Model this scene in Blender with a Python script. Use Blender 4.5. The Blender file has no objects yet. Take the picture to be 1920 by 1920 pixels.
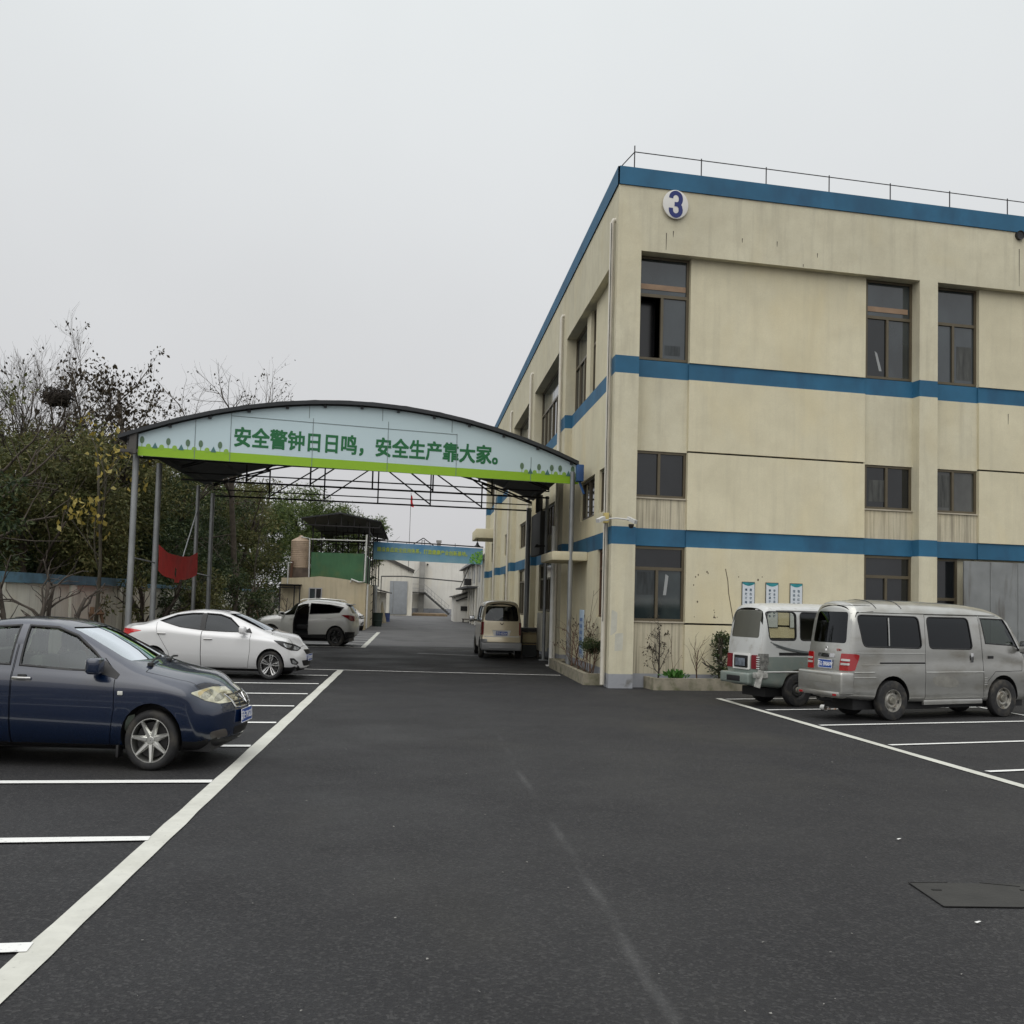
import bpy, bmesh, math, random
import numpy as np
from mathutils import Vector, Matrix
from mathutils.bvhtree import BVHTree
R = math.radians
scn = bpy.context.scene
COL = scn.collection

# ------------------------------------------------------------------ camera
cd = bpy.data.cameras.new('camera'); cam = bpy.data.objects.new('camera', cd); COL.objects.link(cam)
scn.camera = cam
cd.sensor_width = 36.0; cd.lens = 37.5; cd.clip_start = 0.1; cd.clip_end = 3000; cd.shift_y = 40/1920
psi, pit, rol = R(5.177), R(3.58), 0.028
fw = Vector((math.sin(psi)*math.cos(pit), math.cos(psi)*math.cos(pit), math.sin(pit)))
r0 = Vector((math.cos(psi), -math.sin(psi), 0)); u0 = r0.cross(fw)
rt = r0*math.cos(rol) + u0*math.sin(rol); up = -r0*math.sin(rol) + u0*math.cos(rol)
mw = Matrix((rt, up, -fw)).transposed().to_4x4(); mw.translation = (0, 0, 1.8)
cam.matrix_world = mw

# ------------------------------------------------------------------ sky, sun, exposure
SUN_EL, SUN_AZ = R(52), R(205)          # compass azimuth measured from +Y clockwise: behind and to the left
w = bpy.data.worlds.new('World'); scn.world = w; w.use_nodes = True
nt = w.node_tree; N = nt.nodes; N.clear()
out = N.new('ShaderNodeOutputWorld'); bg = N.new('ShaderNodeBackground'); bg.inputs[1].default_value = 1.0
sky = N.new('ShaderNodeTexSky'); sky.sky_type = 'NISHITA'; sky.sun_disc = False
sky.sun_elevation = SUN_EL; sky.sun_rotation = SUN_AZ; sky.dust_density = 4; sky.air_density = 1.0
hsv = N.new('ShaderNodeHueSaturation'); hsv.inputs['Saturation'].default_value = 0.12; hsv.inputs['Value'].default_value = 0.012
tc = N.new('ShaderNodeTexCoord'); sep = N.new('ShaderNodeSeparateXYZ')
ramp = N.new('ShaderNodeValToRGB')
cr = ramp.color_ramp
for i, (p, c) in enumerate([(0.0, (.55,.548,.56)), (0.08, (.575,.575,.588)), (0.3, (.655,.67,.683)), (0.55, (.75,.785,.795)), (0.78, (1.15,1.18,1.2)), (1.0, (1.7,1.73,1.76))]):
    e = cr.elements[i] if i < 2 else cr.elements.new(p)
    e.position = p; e.color = (*c, 1)
nz = N.new('ShaderNodeTexNoise'); nz.inputs['Scale'].default_value = 1.6; nz.inputs['Detail'].default_value = 5
mp = N.new('ShaderNodeMapRange'); mp.inputs[1].default_value = .3; mp.inputs[2].default_value = .7; mp.inputs[3].default_value = .94; mp.inputs[4].default_value = 1.05
mul = N.new('ShaderNodeVectorMath'); mul.operation = 'SCALE'
add = N.new('ShaderNodeVectorMath'); add.operation = 'ADD'
L = nt.links.new
L(tc.outputs['Generated'], sep.inputs[0]); L(sep.outputs[2], ramp.inputs[0]); L(tc.outputs['Generated'], nz.inputs['Vector'])
L(nz.outputs[0], mp.inputs[0]); L(ramp.outputs[0], mul.inputs[0]); L(mp.outputs[0], mul.inputs['Scale'])
L(sky.outputs[0], hsv.inputs['Color']); L(mul.outputs[0], add.inputs[0]); L(hsv.outputs[0], add.inputs[1])
L(add.outputs[0], bg.inputs[0]); L(bg.outputs[0], out.inputs[0])
sd = bpy.data.lights.new('sun', 'SUN'); sd.energy = 1.25; sd.angle = R(85); sd.color = (1, .955, .88)
sun = bpy.data.objects.new('sun', sd); COL.objects.link(sun); sun.location = (-10, -20, 30)
sdir = Vector((math.sin(SUN_AZ)*math.cos(SUN_EL), math.cos(SUN_AZ)*math.cos(SUN_EL), math.sin(SUN_EL)))
sun.rotation_euler = sdir.to_track_quat('Z', 'Y').to_euler()
scn.view_settings.view_transform = 'Standard'; scn.view_settings.look = 'None'
scn.view_settings.exposure = 0.0; scn.view_settings.gamma = 1.0; scn.view_settings.use_curve_mapping = False
scn.render.engine = 'CYCLES'; scn.cycles.max_bounces = 8; scn.cycles.transparent_max_bounces = 24
scn.cycles.use_denoising = True

# ------------------------------------------------------------------ materials
def sc(r, g, b):
    return tuple(((c/255)/12.92 if c/255 <= .04045 else ((c/255+.055)/1.055)**2.4) for c in (r, g, b))
class G:
    """small node-graph helper"""
    def __init__(s, name):
        s.m = bpy.data.materials.new(name); s.m.use_nodes = True; s.t = s.m.node_tree
        s.p = s.t.nodes['Principled BSDF']; s.o = s.t.nodes['Material Output']
        s.tc = s.n('ShaderNodeTexCoord')
    def n(s, k, **kw):
        x = s.t.nodes.new(k)
        for a, v in kw.items(): setattr(x, a, v)
        return x
    def l(s, a, b): s.t.links.new(a, b)
    def setp(s, **kw):
        for k, v in kw.items():
            s.p.inputs[k.replace('_', ' ')].default_value = v
    def noise(s, scale, detail=4, mapscale=None, rough=.55, coord='Object', dist=0):
        x = s.n('ShaderNodeTexNoise'); x.inputs['Scale'].default_value = scale; x.inputs['Detail'].default_value = detail
        x.inputs['Roughness'].default_value = rough; x.inputs['Distortion'].default_value = dist
        src = s.tc.outputs[coord]
        if mapscale:
            m = s.n('ShaderNodeMapping'); m.inputs['Scale'].default_value = mapscale; s.l(src, m.inputs[0]); src = m.outputs[0]
        s.l(src, x.inputs['Vector']); return x.outputs[0]
    def rng(s, v, a, b, c, d):
        m = s.n('ShaderNodeMapRange'); s.l(v, m.inputs[0])
        for i, q in enumerate((a, b, c, d)): m.inputs[i+1].default_value = q
        return m.outputs[0]
    def mix(s, f, a, b, bt='MIX'):
        m = s.n('ShaderNodeMix', data_type='RGBA', blend_type=bt)
        for sock, v in ((m.inputs[0], f), (m.inputs[6], a), (m.inputs[7], b)):
            if isinstance(v, (int, float)): sock.default_value = v
            elif isinstance(v, tuple): sock.default_value = (*v, 1) if len(v) == 3 else v
            else: s.l(v, sock)
        return m.outputs[2]
    def math(s, op, a, b=None):
        m = s.n('ShaderNodeMath', operation=op)
        for sock, v in ((m.inputs[0], a), (m.inputs[1], b)):
            if v is None: continue
            if isinstance(v, (int, float)): sock.default_value = v
            else: s.l(v, sock)
        return m.outputs[0]
    def color(s, c): s.l(c, s.p.inputs['Base Color'])
    def bump(s, h, strength=.3, dist=.01):
        b = s.n('ShaderNodeBump'); b.inputs['Strength'].default_value = strength; b.inputs['Distance'].default_value = dist
        s.l(h, b.inputs['Height']); s.l(b.outputs[0], s.p.inputs['Normal'])
MATS = {}
def mat(name, c=(.5,.5,.5), rough=.6, metal=0., spec=.5, coat=0., var=0., vscale=3., vmap=None, bump=0., bscale=40., dirt=None):
    if name in MATS: return MATS[name]
    g = G(name); g.setp(Base_Color=(*c, 1), Roughness=rough, Metallic=metal, Specular_IOR_Level=spec, Coat_Weight=coat, Coat_Roughness=.04)
    if var or dirt:
        n = g.noise(vscale, 5, vmap)
        f = g.rng(n, .3, .7, 0, 1)
        cc = g.mix(f, tuple(x*(1-var) for x in c), tuple(min(1, x*(1+var)) for x in c))
        if dirt:
            d = g.rng(g.noise(dirt[1], 6, dirt[2] if len(dirt) > 2 else None), dirt[3] if len(dirt) > 3 else .52, .75, 0, 1)
            cc = g.mix(d, cc, dirt[0])
        g.color(cc)
    if bump: g.bump(g.noise(bscale, 4), bump, .01)
    MATS[name] = g.m; return g.m
def glass(name, tint=(0,0,0), refl=1.0, ior=1.5, rough=.0, base=(.9,.95,1)):
    if name in MATS: return MATS[name]
    g = G(name); g.t.nodes.remove(g.p)
    tr = g.n('ShaderNodeBsdfTransparent'); tr.inputs[0].default_value = (*tint, 1)
    gl = g.n('ShaderNodeBsdfGlossy'); gl.inputs['Roughness'].default_value = rough; gl.inputs[0].default_value = (*base, 1)
    fr = g.n('ShaderNodeFresnel'); fr.inputs[0].default_value = ior
    ge = g.n('ShaderNodeNewGeometry')      # seen from inside a pane only passes light (no total reflection in a single sheet)
    f = g.math('MULTIPLY', g.math('MINIMUM', g.math('MULTIPLY', fr.outputs[0], refl), 1.0), g.math('SUBTRACT', 1.0, ge.outputs['Backfacing']))
    mx = g.n('ShaderNodeMixShader'); g.l(f, mx.inputs[0]); g.l(tr.outputs[0], mx.inputs[1]); g.l(gl.outputs[0], mx.inputs[2])
    g.l(mx.outputs[0], g.o.inputs[0]); MATS[name] = g.m; return g.m
def plaster(name, c, stain=.35, streak=.5, seed=0., dark=(.24,.215,.17), smap=(3.2, 3.2, .22), slo=.5):
    if name in MATS: return MATS[name]
    g = G(name); g.setp(Roughness=.9, Specular_IOR_Level=.2)
    big = g.rng(g.noise(.45+seed, 6), .3, .7, 0, 1)
    cc = g.mix(big, tuple(x*.9 for x in c), tuple(x*1.07 for x in c))
    mid = g.rng(g.noise(2.3, 8, None, .65), .4, .75, 0, 1)
    cc = g.mix(g.math('MULTIPLY', mid, stain*.6), cc, (c[0]*.66, c[1]*.62, c[2]*.58))
    st = g.rng(g.noise(1.6, 6, smap, .6), slo, .78, 0, 1)
    cc = g.mix(g.math('MULTIPLY', st, streak), cc, dark)
    fine = g.noise(38, 5)
    cc = g.mix(g.rng(fine, .35, .65, 0, .16), cc, (c[0]*.6, c[1]*.6, c[2]*.6))
    warm = g.rng(g.noise(.8, 3, (1,1,.5), .5, dist=.6), .5, .8, 0, .35)
    cc = g.mix(warm, cc, (c[0]*.98, c[1]*.88, c[2]*.66))
    g.color(cc); g.bump(fine, .25, .008)
    MATS[name] = g.m; return g.m

# ------------------------------------------------------------------ mesh builder
class MB:
    def __init__(s): s.v = []; s.f = []; s.m = []; s.s = []
    def add(s, vs, fs, mi=0, sm=False):
        o = len(s.v); s.v += [tuple(p) for p in vs]
        for f in fs: s.f.append([o+i for i in f]); s.m.append(mi); s.s.append(sm)
        return s
    def box(s, x0, x1, y0, y1, z0, z1, mi=0):
        return s.add([(x0,y0,z0),(x1,y0,z0),(x1,y1,z0),(x0,y1,z0),(x0,y0,z1),(x1,y0,z1),(x1,y1,z1),(x0,y1,z1)],
              [(0,3,2,1),(4,5,6,7),(0,1,5,4),(1,2,6,5),(2,3,7,6),(3,0,4,7)], mi)
    def rbox(s, x0, x1, y0, y1, z0, z1, r=.02, mi=0, seg=2):
        bm = bmesh.new(); bmesh.ops.create_cube(bm, size=1)
        for v in bm.verts: v.co = Vector((x0+(v.co.x+.5)*(x1-x0), y0+(v.co.y+.5)*(y1-y0), z0+(v.co.z+.5)*(z1-z0)))
        bmesh.ops.bevel(bm, geom=bm.edges[:], offset=r, segments=seg, profile=.6, affect='EDGES')
        bm.verts.index_update()
        s.add([v.co for v in bm.verts], [[v.index for v in f.verts] for f in bm.faces], mi, True); bm.free(); return s
    def bar(s, p, q, w, h=None, mi=0, upv=(0,0,1)):
        h = h or w; p = Vector(p); q = Vector(q); d = (q-p).normalized(); a = d.cross(Vector(upv))
        if a.length < 1e-3: a = d.cross(Vector((1,0,0)))
        a.normalize(); b = a.cross(d); a = a*w/2; b = b*h/2
        return s.add([p-a-b, p+a-b, p+a+b, p-a+b, q-a-b, q+a-b, q+a+b, q-a+b], [(0,1,2,3),(7,6,5,4),(0,4,5,1),(1,5,6,2),(2,6,7,3),(3,7,4,0)], mi)
    def tube(s, pts, rad, n=8, mi=0, cap=True):
        pts = [Vector(p) for p in pts]; k = len(pts)
        if not hasattr(rad, '__len__'): rad = [rad]*k
        vs = []; a = None
        for i, p in enumerate(pts):
            d = (pts[min(i+1, k-1)]-pts[max(i-1, 0)])
            if d.length < 1e-9: d = Vector((0,0,1))
            d.normalize()
            if a is None:
                a = d.cross(Vector((0,0,1)) if abs(d.z) < .9 else Vector((1,0,0)))
            a = (a - d*a.dot(d)); a.normalize(); b = d.cross(a)
            for j in range(n):
                t = 2*math.pi*j/n; vs.append(p + (a*math.cos(t)+b*math.sin(t))*rad[i])
        fs = [(i*n+j, i*n+(j+1)%n, (i+1)*n+(j+1)%n, (i+1)*n+j) for i in range(k-1) for j in range(n)]
        if cap: fs += [tuple(range(n-1, -1, -1)), tuple((k-1)*n+j for j in range(n))]
        return s.add(vs, fs, mi, n > 4)
    def lathe(s, prof, n=24, M=None, mi=0, sm=True, closed=False):
        vs = []; k = len(prof)
        for r, h in prof:
            for j in range(n):
                t = 2*math.pi*j/n; v = Vector((r*math.cos(t), r*math.sin(t), h)); vs.append(M @ v if M else v)
        fs = [(i*n+j, i*n+(j+1)%n, (i+1)*n+(j+1)%n, (i+1)*n+j) for i in range(k-1) for j in range(n)]
        return s.add(vs, fs, mi, sm)
    def prism(s, poly, fn, t0, t1, mi=0):
        n = len(poly); vs = [fn(u, v, t0) for u, v in poly] + [fn(u, v, t1) for u, v in poly]
        return s.add(vs, [tuple(range(n-1, -1, -1)), tuple(range(n, 2*n))] + [(i, (i+1) % n, n+(i+1) % n, n+i) for i in range(n)], mi)
    def grid(s, nu, nv, fn, mi=0, sm=True):
        vs = [fn(i/nu, j/nv) for i in range(nu+1) for j in range(nv+1)]
        return s.add(vs, [(i*(nv+1)+j, (i+1)*(nv+1)+j, (i+1)*(nv+1)+j+1, i*(nv+1)+j+1) for i in range(nu) for j in range(nv)], mi, sm)
    def mesh(s, name, base=None):
        me = bpy.data.meshes.new(name)
        v = s.v if base is None else [(p[0]-base[0], p[1]-base[1], p[2]-base[2]) for p in s.v]
        me.from_pydata(v, [], s.f)
        me.polygons.foreach_set('material_index', s.m); me.polygons.foreach_set('use_smooth', s.s); me.update(); return me
    def build(s, name, mats, parent=None, base=None, recalc=True, sharp=40):
        if base is None and parent is not None: base = parent.get('_w', None)
        me = s.mesh(name, base)
        if recalc:
            bm = bmesh.new(); bm.from_mesh(me); bmesh.ops.recalc_face_normals(bm, faces=bm.faces[:]); bm.to_mesh(me); bm.free()
        if any(s.s) and sharp: me.set_sharp_from_angle(angle=R(sharp))
        return link(name, me, mats, parent)
def link(name, me, mats, parent=None):
    o = bpy.data.objects.new(name, me); COL.objects.link(o)
    if mats is not None:
        idx = np.zeros(len(me.polygons), 'i'); me.polygons.foreach_get('material_index', idx); me.materials.clear()
        for m in (mats if isinstance(mats, (list, tuple)) else [mats]): me.materials.append(m)
        me.polygons.foreach_set('material_index', idx); me.update()
    if parent is not None: o.parent = parent
    return o
def tag(o, label=None, cat=None, group=None, kind=None):
    if label: o['label'] = label
    if cat: o['category'] = cat
    if group: o['group'] = group
    if kind: o['kind'] = kind
    return o
def thing(name, label, cat, loc=(0,0,0), rotz=0., group=None, world=False, scale=None):
    """Empty at the thing's base. world=True: parts are given in world coordinates and shifted to the base"""
    o = bpy.data.objects.new(name, None); COL.objects.link(o); o.empty_display_size = .3
    o.location = loc; o.rotation_euler = (0, 0, rotz)
    if scale: o.scale = scale
    if world: o['_w'] = loc
    return tag(o, label, cat, group)
def dup(root, loc, rotz=None, label=None, scale=None, group=None):
    def cp(o, par):
        c = o.copy(); COL.objects.link(c)
        if par is not None: c.parent = par
        for ch in KIDS.get(o.name, []): cp(ch, c)
        return c
    KIDS = {}
    for o in COL.objects:
        if o.parent: KIDS.setdefault(o.parent.name, []).append(o)
    c = cp(root, None); c.location = loc
    if rotz is not None: c.rotation_euler = (0, 0, rotz)
    if label: c['label'] = label
    if group: c['group'] = group
    if scale: c.scale = scale
    return c
TMP = bpy.data.scenes.new('tmp')
def text_mesh(body, size, extrude=.01, bold=0., align='LEFT', spacing=1.0):
    c = bpy.data.curves.new('txt', 'FONT'); c.body = body; c.size = size; c.extrude = extrude; c.offset = bold; c.align_x = align
    c.space_character = spacing; c.resolution_u = 3
    o = bpy.data.objects.new('txt', c); TMP.collection.objects.link(o)
    dg = tmp_dg()
    me = bpy.data.meshes.new_from_object(o.evaluated_get(dg)); bpy.data.objects.remove(o); bpy.data.curves.remove(c); return me
def mesh_bool(a, b, op):
    oa = bpy.data.objects.new('a', a); ob = bpy.data.objects.new('b', b)
    TMP.collection.objects.link(oa); TMP.collection.objects.link(ob)
    m = oa.modifiers.new('b', 'BOOLEAN'); m.operation = op; m.solver = 'EXACT'; m.object = ob
    dg = tmp_dg()
    me = bpy.data.meshes.new_from_object(oa.evaluated_get(dg))
    if op == 'INTERSECT' and not len(me.polygons):
        m.use_self = True; m.use_hole_tolerant = True; me = bpy.data.meshes.new_from_object(oa.evaluated_get(tmp_dg()))
    bpy.data.objects.remove(oa); bpy.data.objects.remove(ob); return me
def tmp_dg():
    vl = TMP.view_layers[0]; vl.update(); return vl.depsgraph
# ------------------------------------------------------------------ vehicles
def pchip(keys):
    keys = sorted(keys); X = np.array([k[0] for k in keys], float); Y = np.array([k[1] for k in keys], float)
    if len(X) == 1: return lambda x: float(Y[0])
    h = np.diff(X); d = np.diff(Y)/h; m = np.zeros(len(X))
    m[0], m[-1] = d[0], d[-1]
    for i in range(1, len(X)-1):
        if d[i-1]*d[i] > 0:
            w1 = 2*h[i]+h[i-1]; w2 = h[i]+2*h[i-1]; m[i] = (w1+w2)/(w1/d[i-1]+w2/d[i])
    def f(x):
        if x <= X[0]: return float(Y[0])
        if x >= X[-1]: return float(Y[-1])
        i = min(int(np.searchsorted(X, x, 'right'))-1, len(h)-1); t = (x-X[i])/h[i]
        return float((1+2*t)*(1-t)**2*Y[i] + t*(1-t)**2*h[i]*m[i] + t*t*(3-2*t)*Y[i+1] + t*t*(t-1)*h[i]*m[i+1])
    return f
def smooth(a, b, x):
    t = min(1, max(0, (x-a)/(b-a))); return t*t*(3-2*t)
def cr_section(pts, sub=3):
    P = [np.array(p, float) for p in pts]; o = []
    for i in range(len(P)-1):
        p0 = P[max(i-1, 0)]; p1 = P[i]; p2 = P[i+1]; p3 = P[min(i+2, len(P)-1)]
        for k in range(sub):
            t = k/sub; o.append(.5*(2*p1 + (p2-p0)*t + (2*p0-5*p1+4*p2-p3)*t*t + (3*p1-p0-3*p2+p3)*t**3))
    o.append(P[-1]); return o
class Loft:
    def __init__(s, sp):
        s.sp = sp; s.F = {k: pchip(sp[k]) for k in ('zr','belt','zb','ww','wb','wr','drop','zw')}
        s.nose = pchip(sp['nose']); s.tail = pchip(sp['tail'])
    def sec(s, x, ins=0., zlo=None):
        F = s.F; zb, ze, zr, zw = F['zb'](x), F['belt'](x), F['zr'](x), F['zw'](x)
        ww, wb, wr, dr = F['ww'](x)-ins, F['wb'](x)-ins, F['wr'](x)-ins, F['drop'](x)
        zr -= ins
        if zlo is not None: zb = zlo
        ws = ww - s.sp.get('tuck', .07)
        zs = zb+.06 if zlo is None else zb+.02
        pts = [(0, zb), (ws*.75, zb), (ws, zs), (ww-.012, zs+(zw-zs)*.45), (ww, zw), (ww-.012, zw+(ze-zw)*.6), (wb, ze),
               (wb+(wr-wb)*.45+s.sp.get('bulge', .015), ze+(zr-dr-ze)*.5), (wr, zr-dr), (wr*.72, zr-dr*.3), (wr*.36, zr-dr*.06), (0, zr)]
        return cr_section(pts, 3)
    def disp(s, x, y, z, wmax):
        sp = s.sp; a = smooth(sp['x1']-sp.get('nblend', .6), sp['x1'], x); b = 1-smooth(sp['x0'], sp['x0']+sp.get('tblend', .5), x)
        q = (y/wmax)**2
        dx = a*(s.nose(z)-sp['kF']*q*(1.0 if q < 1 else 1)) + b*(-s.tail(z)+sp['kR']*q)
        if 'kW' in sp:
            zz = smooth(s.F['belt'](x), s.F['belt'](x)+.25, z)
            dx -= sp['kW']*q*zz*(1-a)*(1-b)*smooth(sp['cab'][0]+.6, sp['cab'][1]-.5, x)
        return x+dx
    def mesh(s, xs, ins=0., zlo=None, caps=True, disp=True, dark=.0, mi=0):
        rows = []; sp = s.sp
        def ring(x, t=1.0):
            q = s.sec(x, ins, zlo); wm = max(p[0] for p in q); M = len(q)-1
            r = [(p[0]*t, p[1]) for p in q] + [(-p[0]*t, p[1]) for p in q[M-1:0:-1]]
            return [((s.disp(x, y, z, wm) if disp else x), y, z) for y, z in r]
        if caps:
            rows += [ring(xs[0], t) for t in (0.0, .3, .6, .82)]
        rows += [ring(x) for x in xs]
        if caps:
            rows += [ring(xs[-1], t) for t in (.82, .6, .3, 0.0)]
        n = len(rows[0]); mb = MB()
        mb.add([p for r in rows for p in r], [(i*n+j, i*n+(j+1) % n, (i+1)*n+(j+1) % n, (i+1)*n+j) for i in range(len(rows)-1) for j in range(n)]
               + ([] if caps else [tuple(range(n)), tuple((len(rows)-1)*n+j for j in range(n-1, -1, -1))]), mi, True)
        me = mb.mesh('loft'); bm = bmesh.new(); bm.from_mesh(me)
        bmesh.ops.remove_doubles(bm, verts=bm.verts[:], dist=2e-4); bmesh.ops.dissolve_degenerate(bm, edges=bm.edges[:], dist=1e-4)
        bmesh.ops.recalc_face_normals(bm, faces=bm.faces[:])
        if dark:
            for f in bm.faces:
                if f.normal.z < -.55 and f.calc_center_median().z < dark: f.material_index = 1
        bm.to_mesh(me); bm.free(); return me
def xlist(x0, x1, n=56):
    o = []
    for i in range(n+1):
        t = i/n; t = t + .10*math.sin(2*math.pi*t)*-1*.9   # denser at the ends
        o.append(x0+(x1-x0)*t)
    return o
AX = {'R': lambda u, v, t: (u, -t, v), 'L': lambda u, v, t: (u, t, v), 'F': lambda u, v, t: (t, u, v), 'B': lambda u, v, t: (-t, u, v), 'T': lambda u, v, t: (u, v, t)}
def prism_mesh(items, mi=1):
    """items: (poly, axis, t0, t1)"""
    mb = MB()
    for poly, ax, t0, t1 in items: mb.prism(poly, AX[ax], t0, t1, mi)
    me = mb.mesh('cut'); bm = bmesh.new(); bm.from_mesh(me); bmesh.ops.recalc_face_normals(bm, faces=bm.faces[:]); bm.to_mesh(me); bm.free(); return me
def grow(poly, e):
    """offset polygon by e"""
    n = len(poly); A = sum(poly[i][0]*poly[(i+1) % n][1]-poly[(i+1) % n][0]*poly[i][1] for i in range(n)); s = 1 if A > 0 else -1; o = []
    for i in range(n):
        p0, p1, p2 = Vector(poly[i-1]), Vector(poly[i]), Vector(poly[(i+1) % n])
        d1 = (p1-p0).normalized(); d2 = (p2-p1).normalized(); n1 = Vector((d1.y, -d1.x))*s; n2 = Vector((d2.y, -d2.x))*s
        b = n1+n2; k = max(.35, 1+n1.dot(n2)); o.append(tuple(p1 + b/k*e))
    return o
def rnd(poly, r=.05, k=4):
    """round the corners of a polygon"""
    n = len(poly); o = []
    for i in range(n):
        p0, p1, p2 = Vector(poly[i-1]), Vector(poly[i]), Vector(poly[(i+1) % n])
        a = p1+(p0-p1).normalized()*min(r, (p0-p1).length*.45); b = p1+(p2-p1).normalized()*min(r, (p2-p1).length*.45)
        for j in range(k+1):
            t = j/k; o.append(tuple(a*(1-t)**2+p1*2*t*(1-t)+b*t*t))
    return o
def patch(body, poly, ax, t0, t1, off=.003, rim=.015):
    """the piece of the body's outer skin inside a polygon, lifted by off, with a rim going back in"""
    me = mesh_bool(body, prism_mesh([(poly, ax, t0, t1)]), 'INTERSECT')
    bm = bmesh.new(); bm.from_mesh(me)
    bmesh.ops.delete(bm, geom=[f for f in bm.faces if f.material_index == 1], context='FACES')
    d = Vector(AX[ax](0, 0, 1))
    bmesh.ops.delete(bm, geom=[f for f in bm.faces if f.normal.dot(d) < .05], context='FACES')
    bm.normal_update()
    nn = {v: v.normal.copy() for v in bm.verts}
    for v in bm.verts: v.co += nn[v]*off
    for f in bm.faces: f.material_index = 0; f.smooth = True
    if rim:
        be = [e for e in bm.edges if e.is_boundary]
        ret = bmesh.ops.extrude_edge_only(bm, edges=be)
        src = {}
        for v in [g for g in ret['geom'] if isinstance(g, bmesh.types.BMVert)]:
            for e in v.link_edges:
                o = e.other_vert(v)
                if o in nn: v.co = o.co - nn[o]*rim; break
    o = bpy.data.meshes.new('patch'); bm.to_mesh(o); bm.free(); o.set_sharp_from_angle(angle=R(50)); return o
def wheel(parent, x, y, r, width, style, rimmat, out=-1, rr=.62, steer=0., spin=.2):
    """out: -1 the outer face looks to -y"""
    hub = MB(); b = width/2; rim_r = r*rr
    M = Matrix.Translation((x, y, r)) @ Matrix.Rotation(steer, 4, 'Z') @ Matrix.Rotation(R(90) if out < 0 else R(-90), 4, 'X')
    hub.lathe([(0.01, b*.15), (rim_r*.8, b*.15), (rim_r*.8, -b*.5), (.01, -b*.5)], 24, M)
    wo = hub.build('wheel', [mat('brake_dark', (.02,.02,.02), .6)], parent)
    ty = MB()
    prof = [(rim_r*.97, -b*.82), (rim_r*1.03, -b*.97), (rim_r+(r-rim_r)*.55, -b*1.04), (r*.965, -b*.9), (r, -b*.7), (r, -b*.3), (r*.992, -b*.27), (r, -b*.24), (r, b*.24), (r*.992, b*.27), (r, b*.3), (r, b*.7), (r*.965, b*.9), (rim_r+(r-rim_r)*.62, b*1.04), (rim_r+(r-rim_r)*.3, b*1.02), (rim_r*1.03, b*.97), (rim_r*.97, b*.82)]
    ty.lathe(prof, 40, M); ty.build('tyre', [mat('rubber', (.016,.016,.017), .8, var=.25, vscale=9, dirt=((.07,.062,.05), 6, None, .5))], wo)
    ri = MB()
    ri.lathe([(rim_r*.97, b*.80), (rim_r*1.0, b*.93), (rim_r*.955, b*.93), (rim_r*.93, b*.75), (rim_r*.9, b*.1), (rim_r*.86, -b*.6)], 40, M)
    def spoke(ang, w0, w1, r0_, r1_, d0, d1, th=.022, bend=0., mi=0):
        k = 5; vs = []
        for i in range(k+1):
            t = i/k; rad = r0_+(r1_-r0_)*t; wd = w0+(w1-w0)*t; a = ang+bend*t*t; d = d0+(d1-d0)*t
            cx, sx = math.cos(a), math.sin(a)
            for sgn, dd in ((-1, 0), (-.45, th), (.45, th), (1, 0)):
                vs.append(M @ Vector((rad*cx-sgn*wd*sx, rad*sx+sgn*wd*cx, d+dd)))
        fs = [(i*4+j, i*4+j+1, (i+1)*4+j+1, (i+1)*4+j) for i in range(k) for j in range(3)] + [(0,1,2,3), (k*4+3, k*4+2, k*4+1, k*4)]
        ri.add(vs, fs, mi)
    if style == 'seven':
        for i in range(7): spoke(spin+2*math.pi*i/7, rim_r*.17, rim_r*.085, rim_r*.2, rim_r*.95, b*.62, b*.82)
        ri.lathe([(.004, b*.86), (rim_r*.16, b*.86), (rim_r*.19, b*.8), (rim_r*.19, b*.74), (rim_r*.32, b*.76), (rim_r*.36, b*.62), (rim_r*.36, b*.3)], 28, M)
    elif style == 'petal':
        for i in range(10): spoke(spin+2*math.pi*i/10+(.09 if i % 2 else -.09), rim_r*.05, rim_r*.115, rim_r*.2, rim_r*.95, b*.55, b*.85, .016, .10 if i % 2 else -.10)
        ri.lathe([(.004, b*.75), (rim_r*.15, b*.75), (rim_r*.2, b*.62), (rim_r*.2, b*.3)], 24, M)
    elif style == 'five':
        for i in range(5): spoke(spin+2*math.pi*i/5, rim_r*.2, rim_r*.13, rim_r*.15, rim_r*.95, b*.5, b*.8)
        ri.lathe([(.004, b*.7), (rim_r*.18, b*.7), (rim_r*.22, b*.5), (rim_r*.22, b*.2)], 24, M)
    elif style == 'steel':
        ri.lathe([(rim_r*.93, b*.55), (rim_r*.88, b*.3), (rim_r*.74, b*.22), (rim_r*.66, b*.5), (rim_r*.56, b*.62), (rim_r*.42, b*.5), (rim_r*.36, b*.5)], 32, M)
        ri.lathe([(rim_r*.36, b*.5), (rim_r*.34, b*.78), (rim_r*.27, b*.9), (.004, b*.9)], 24, M, 1)
        for i in range(6):
            a = spin+i*math.pi/3; q = [(rim_r*.8*math.cos(a+da), rim_r*.8*math.sin(a+da)) for da in (-.2, .2)]
            p0 = [Vector((rim_r*rad*math.cos(a+da), rim_r*rad*math.sin(a+da), b*.27+(.02 if rad > .85 else -.0))) for rad, da in ((.75, -.17), (.75, .17), (.865, .2), (.865, -.2))]
            ri.add([M @ (v+Vector((0,0,.012))) for v in p0], [(0,1,2,3)], 2)
    ri.build('rim', [rimmat, mat('hub_cap', (.2,.19,.16), .5, .5, var=.3, vscale=20), mat('brake_dark')], wo, sharp=35)
    return wo
def box_part(name, parent, m, dims, r=.02, **kw):
    mb = MB(); mb.rbox(*dims, r=r, **kw); return mb.build(name, m, parent)
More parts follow.
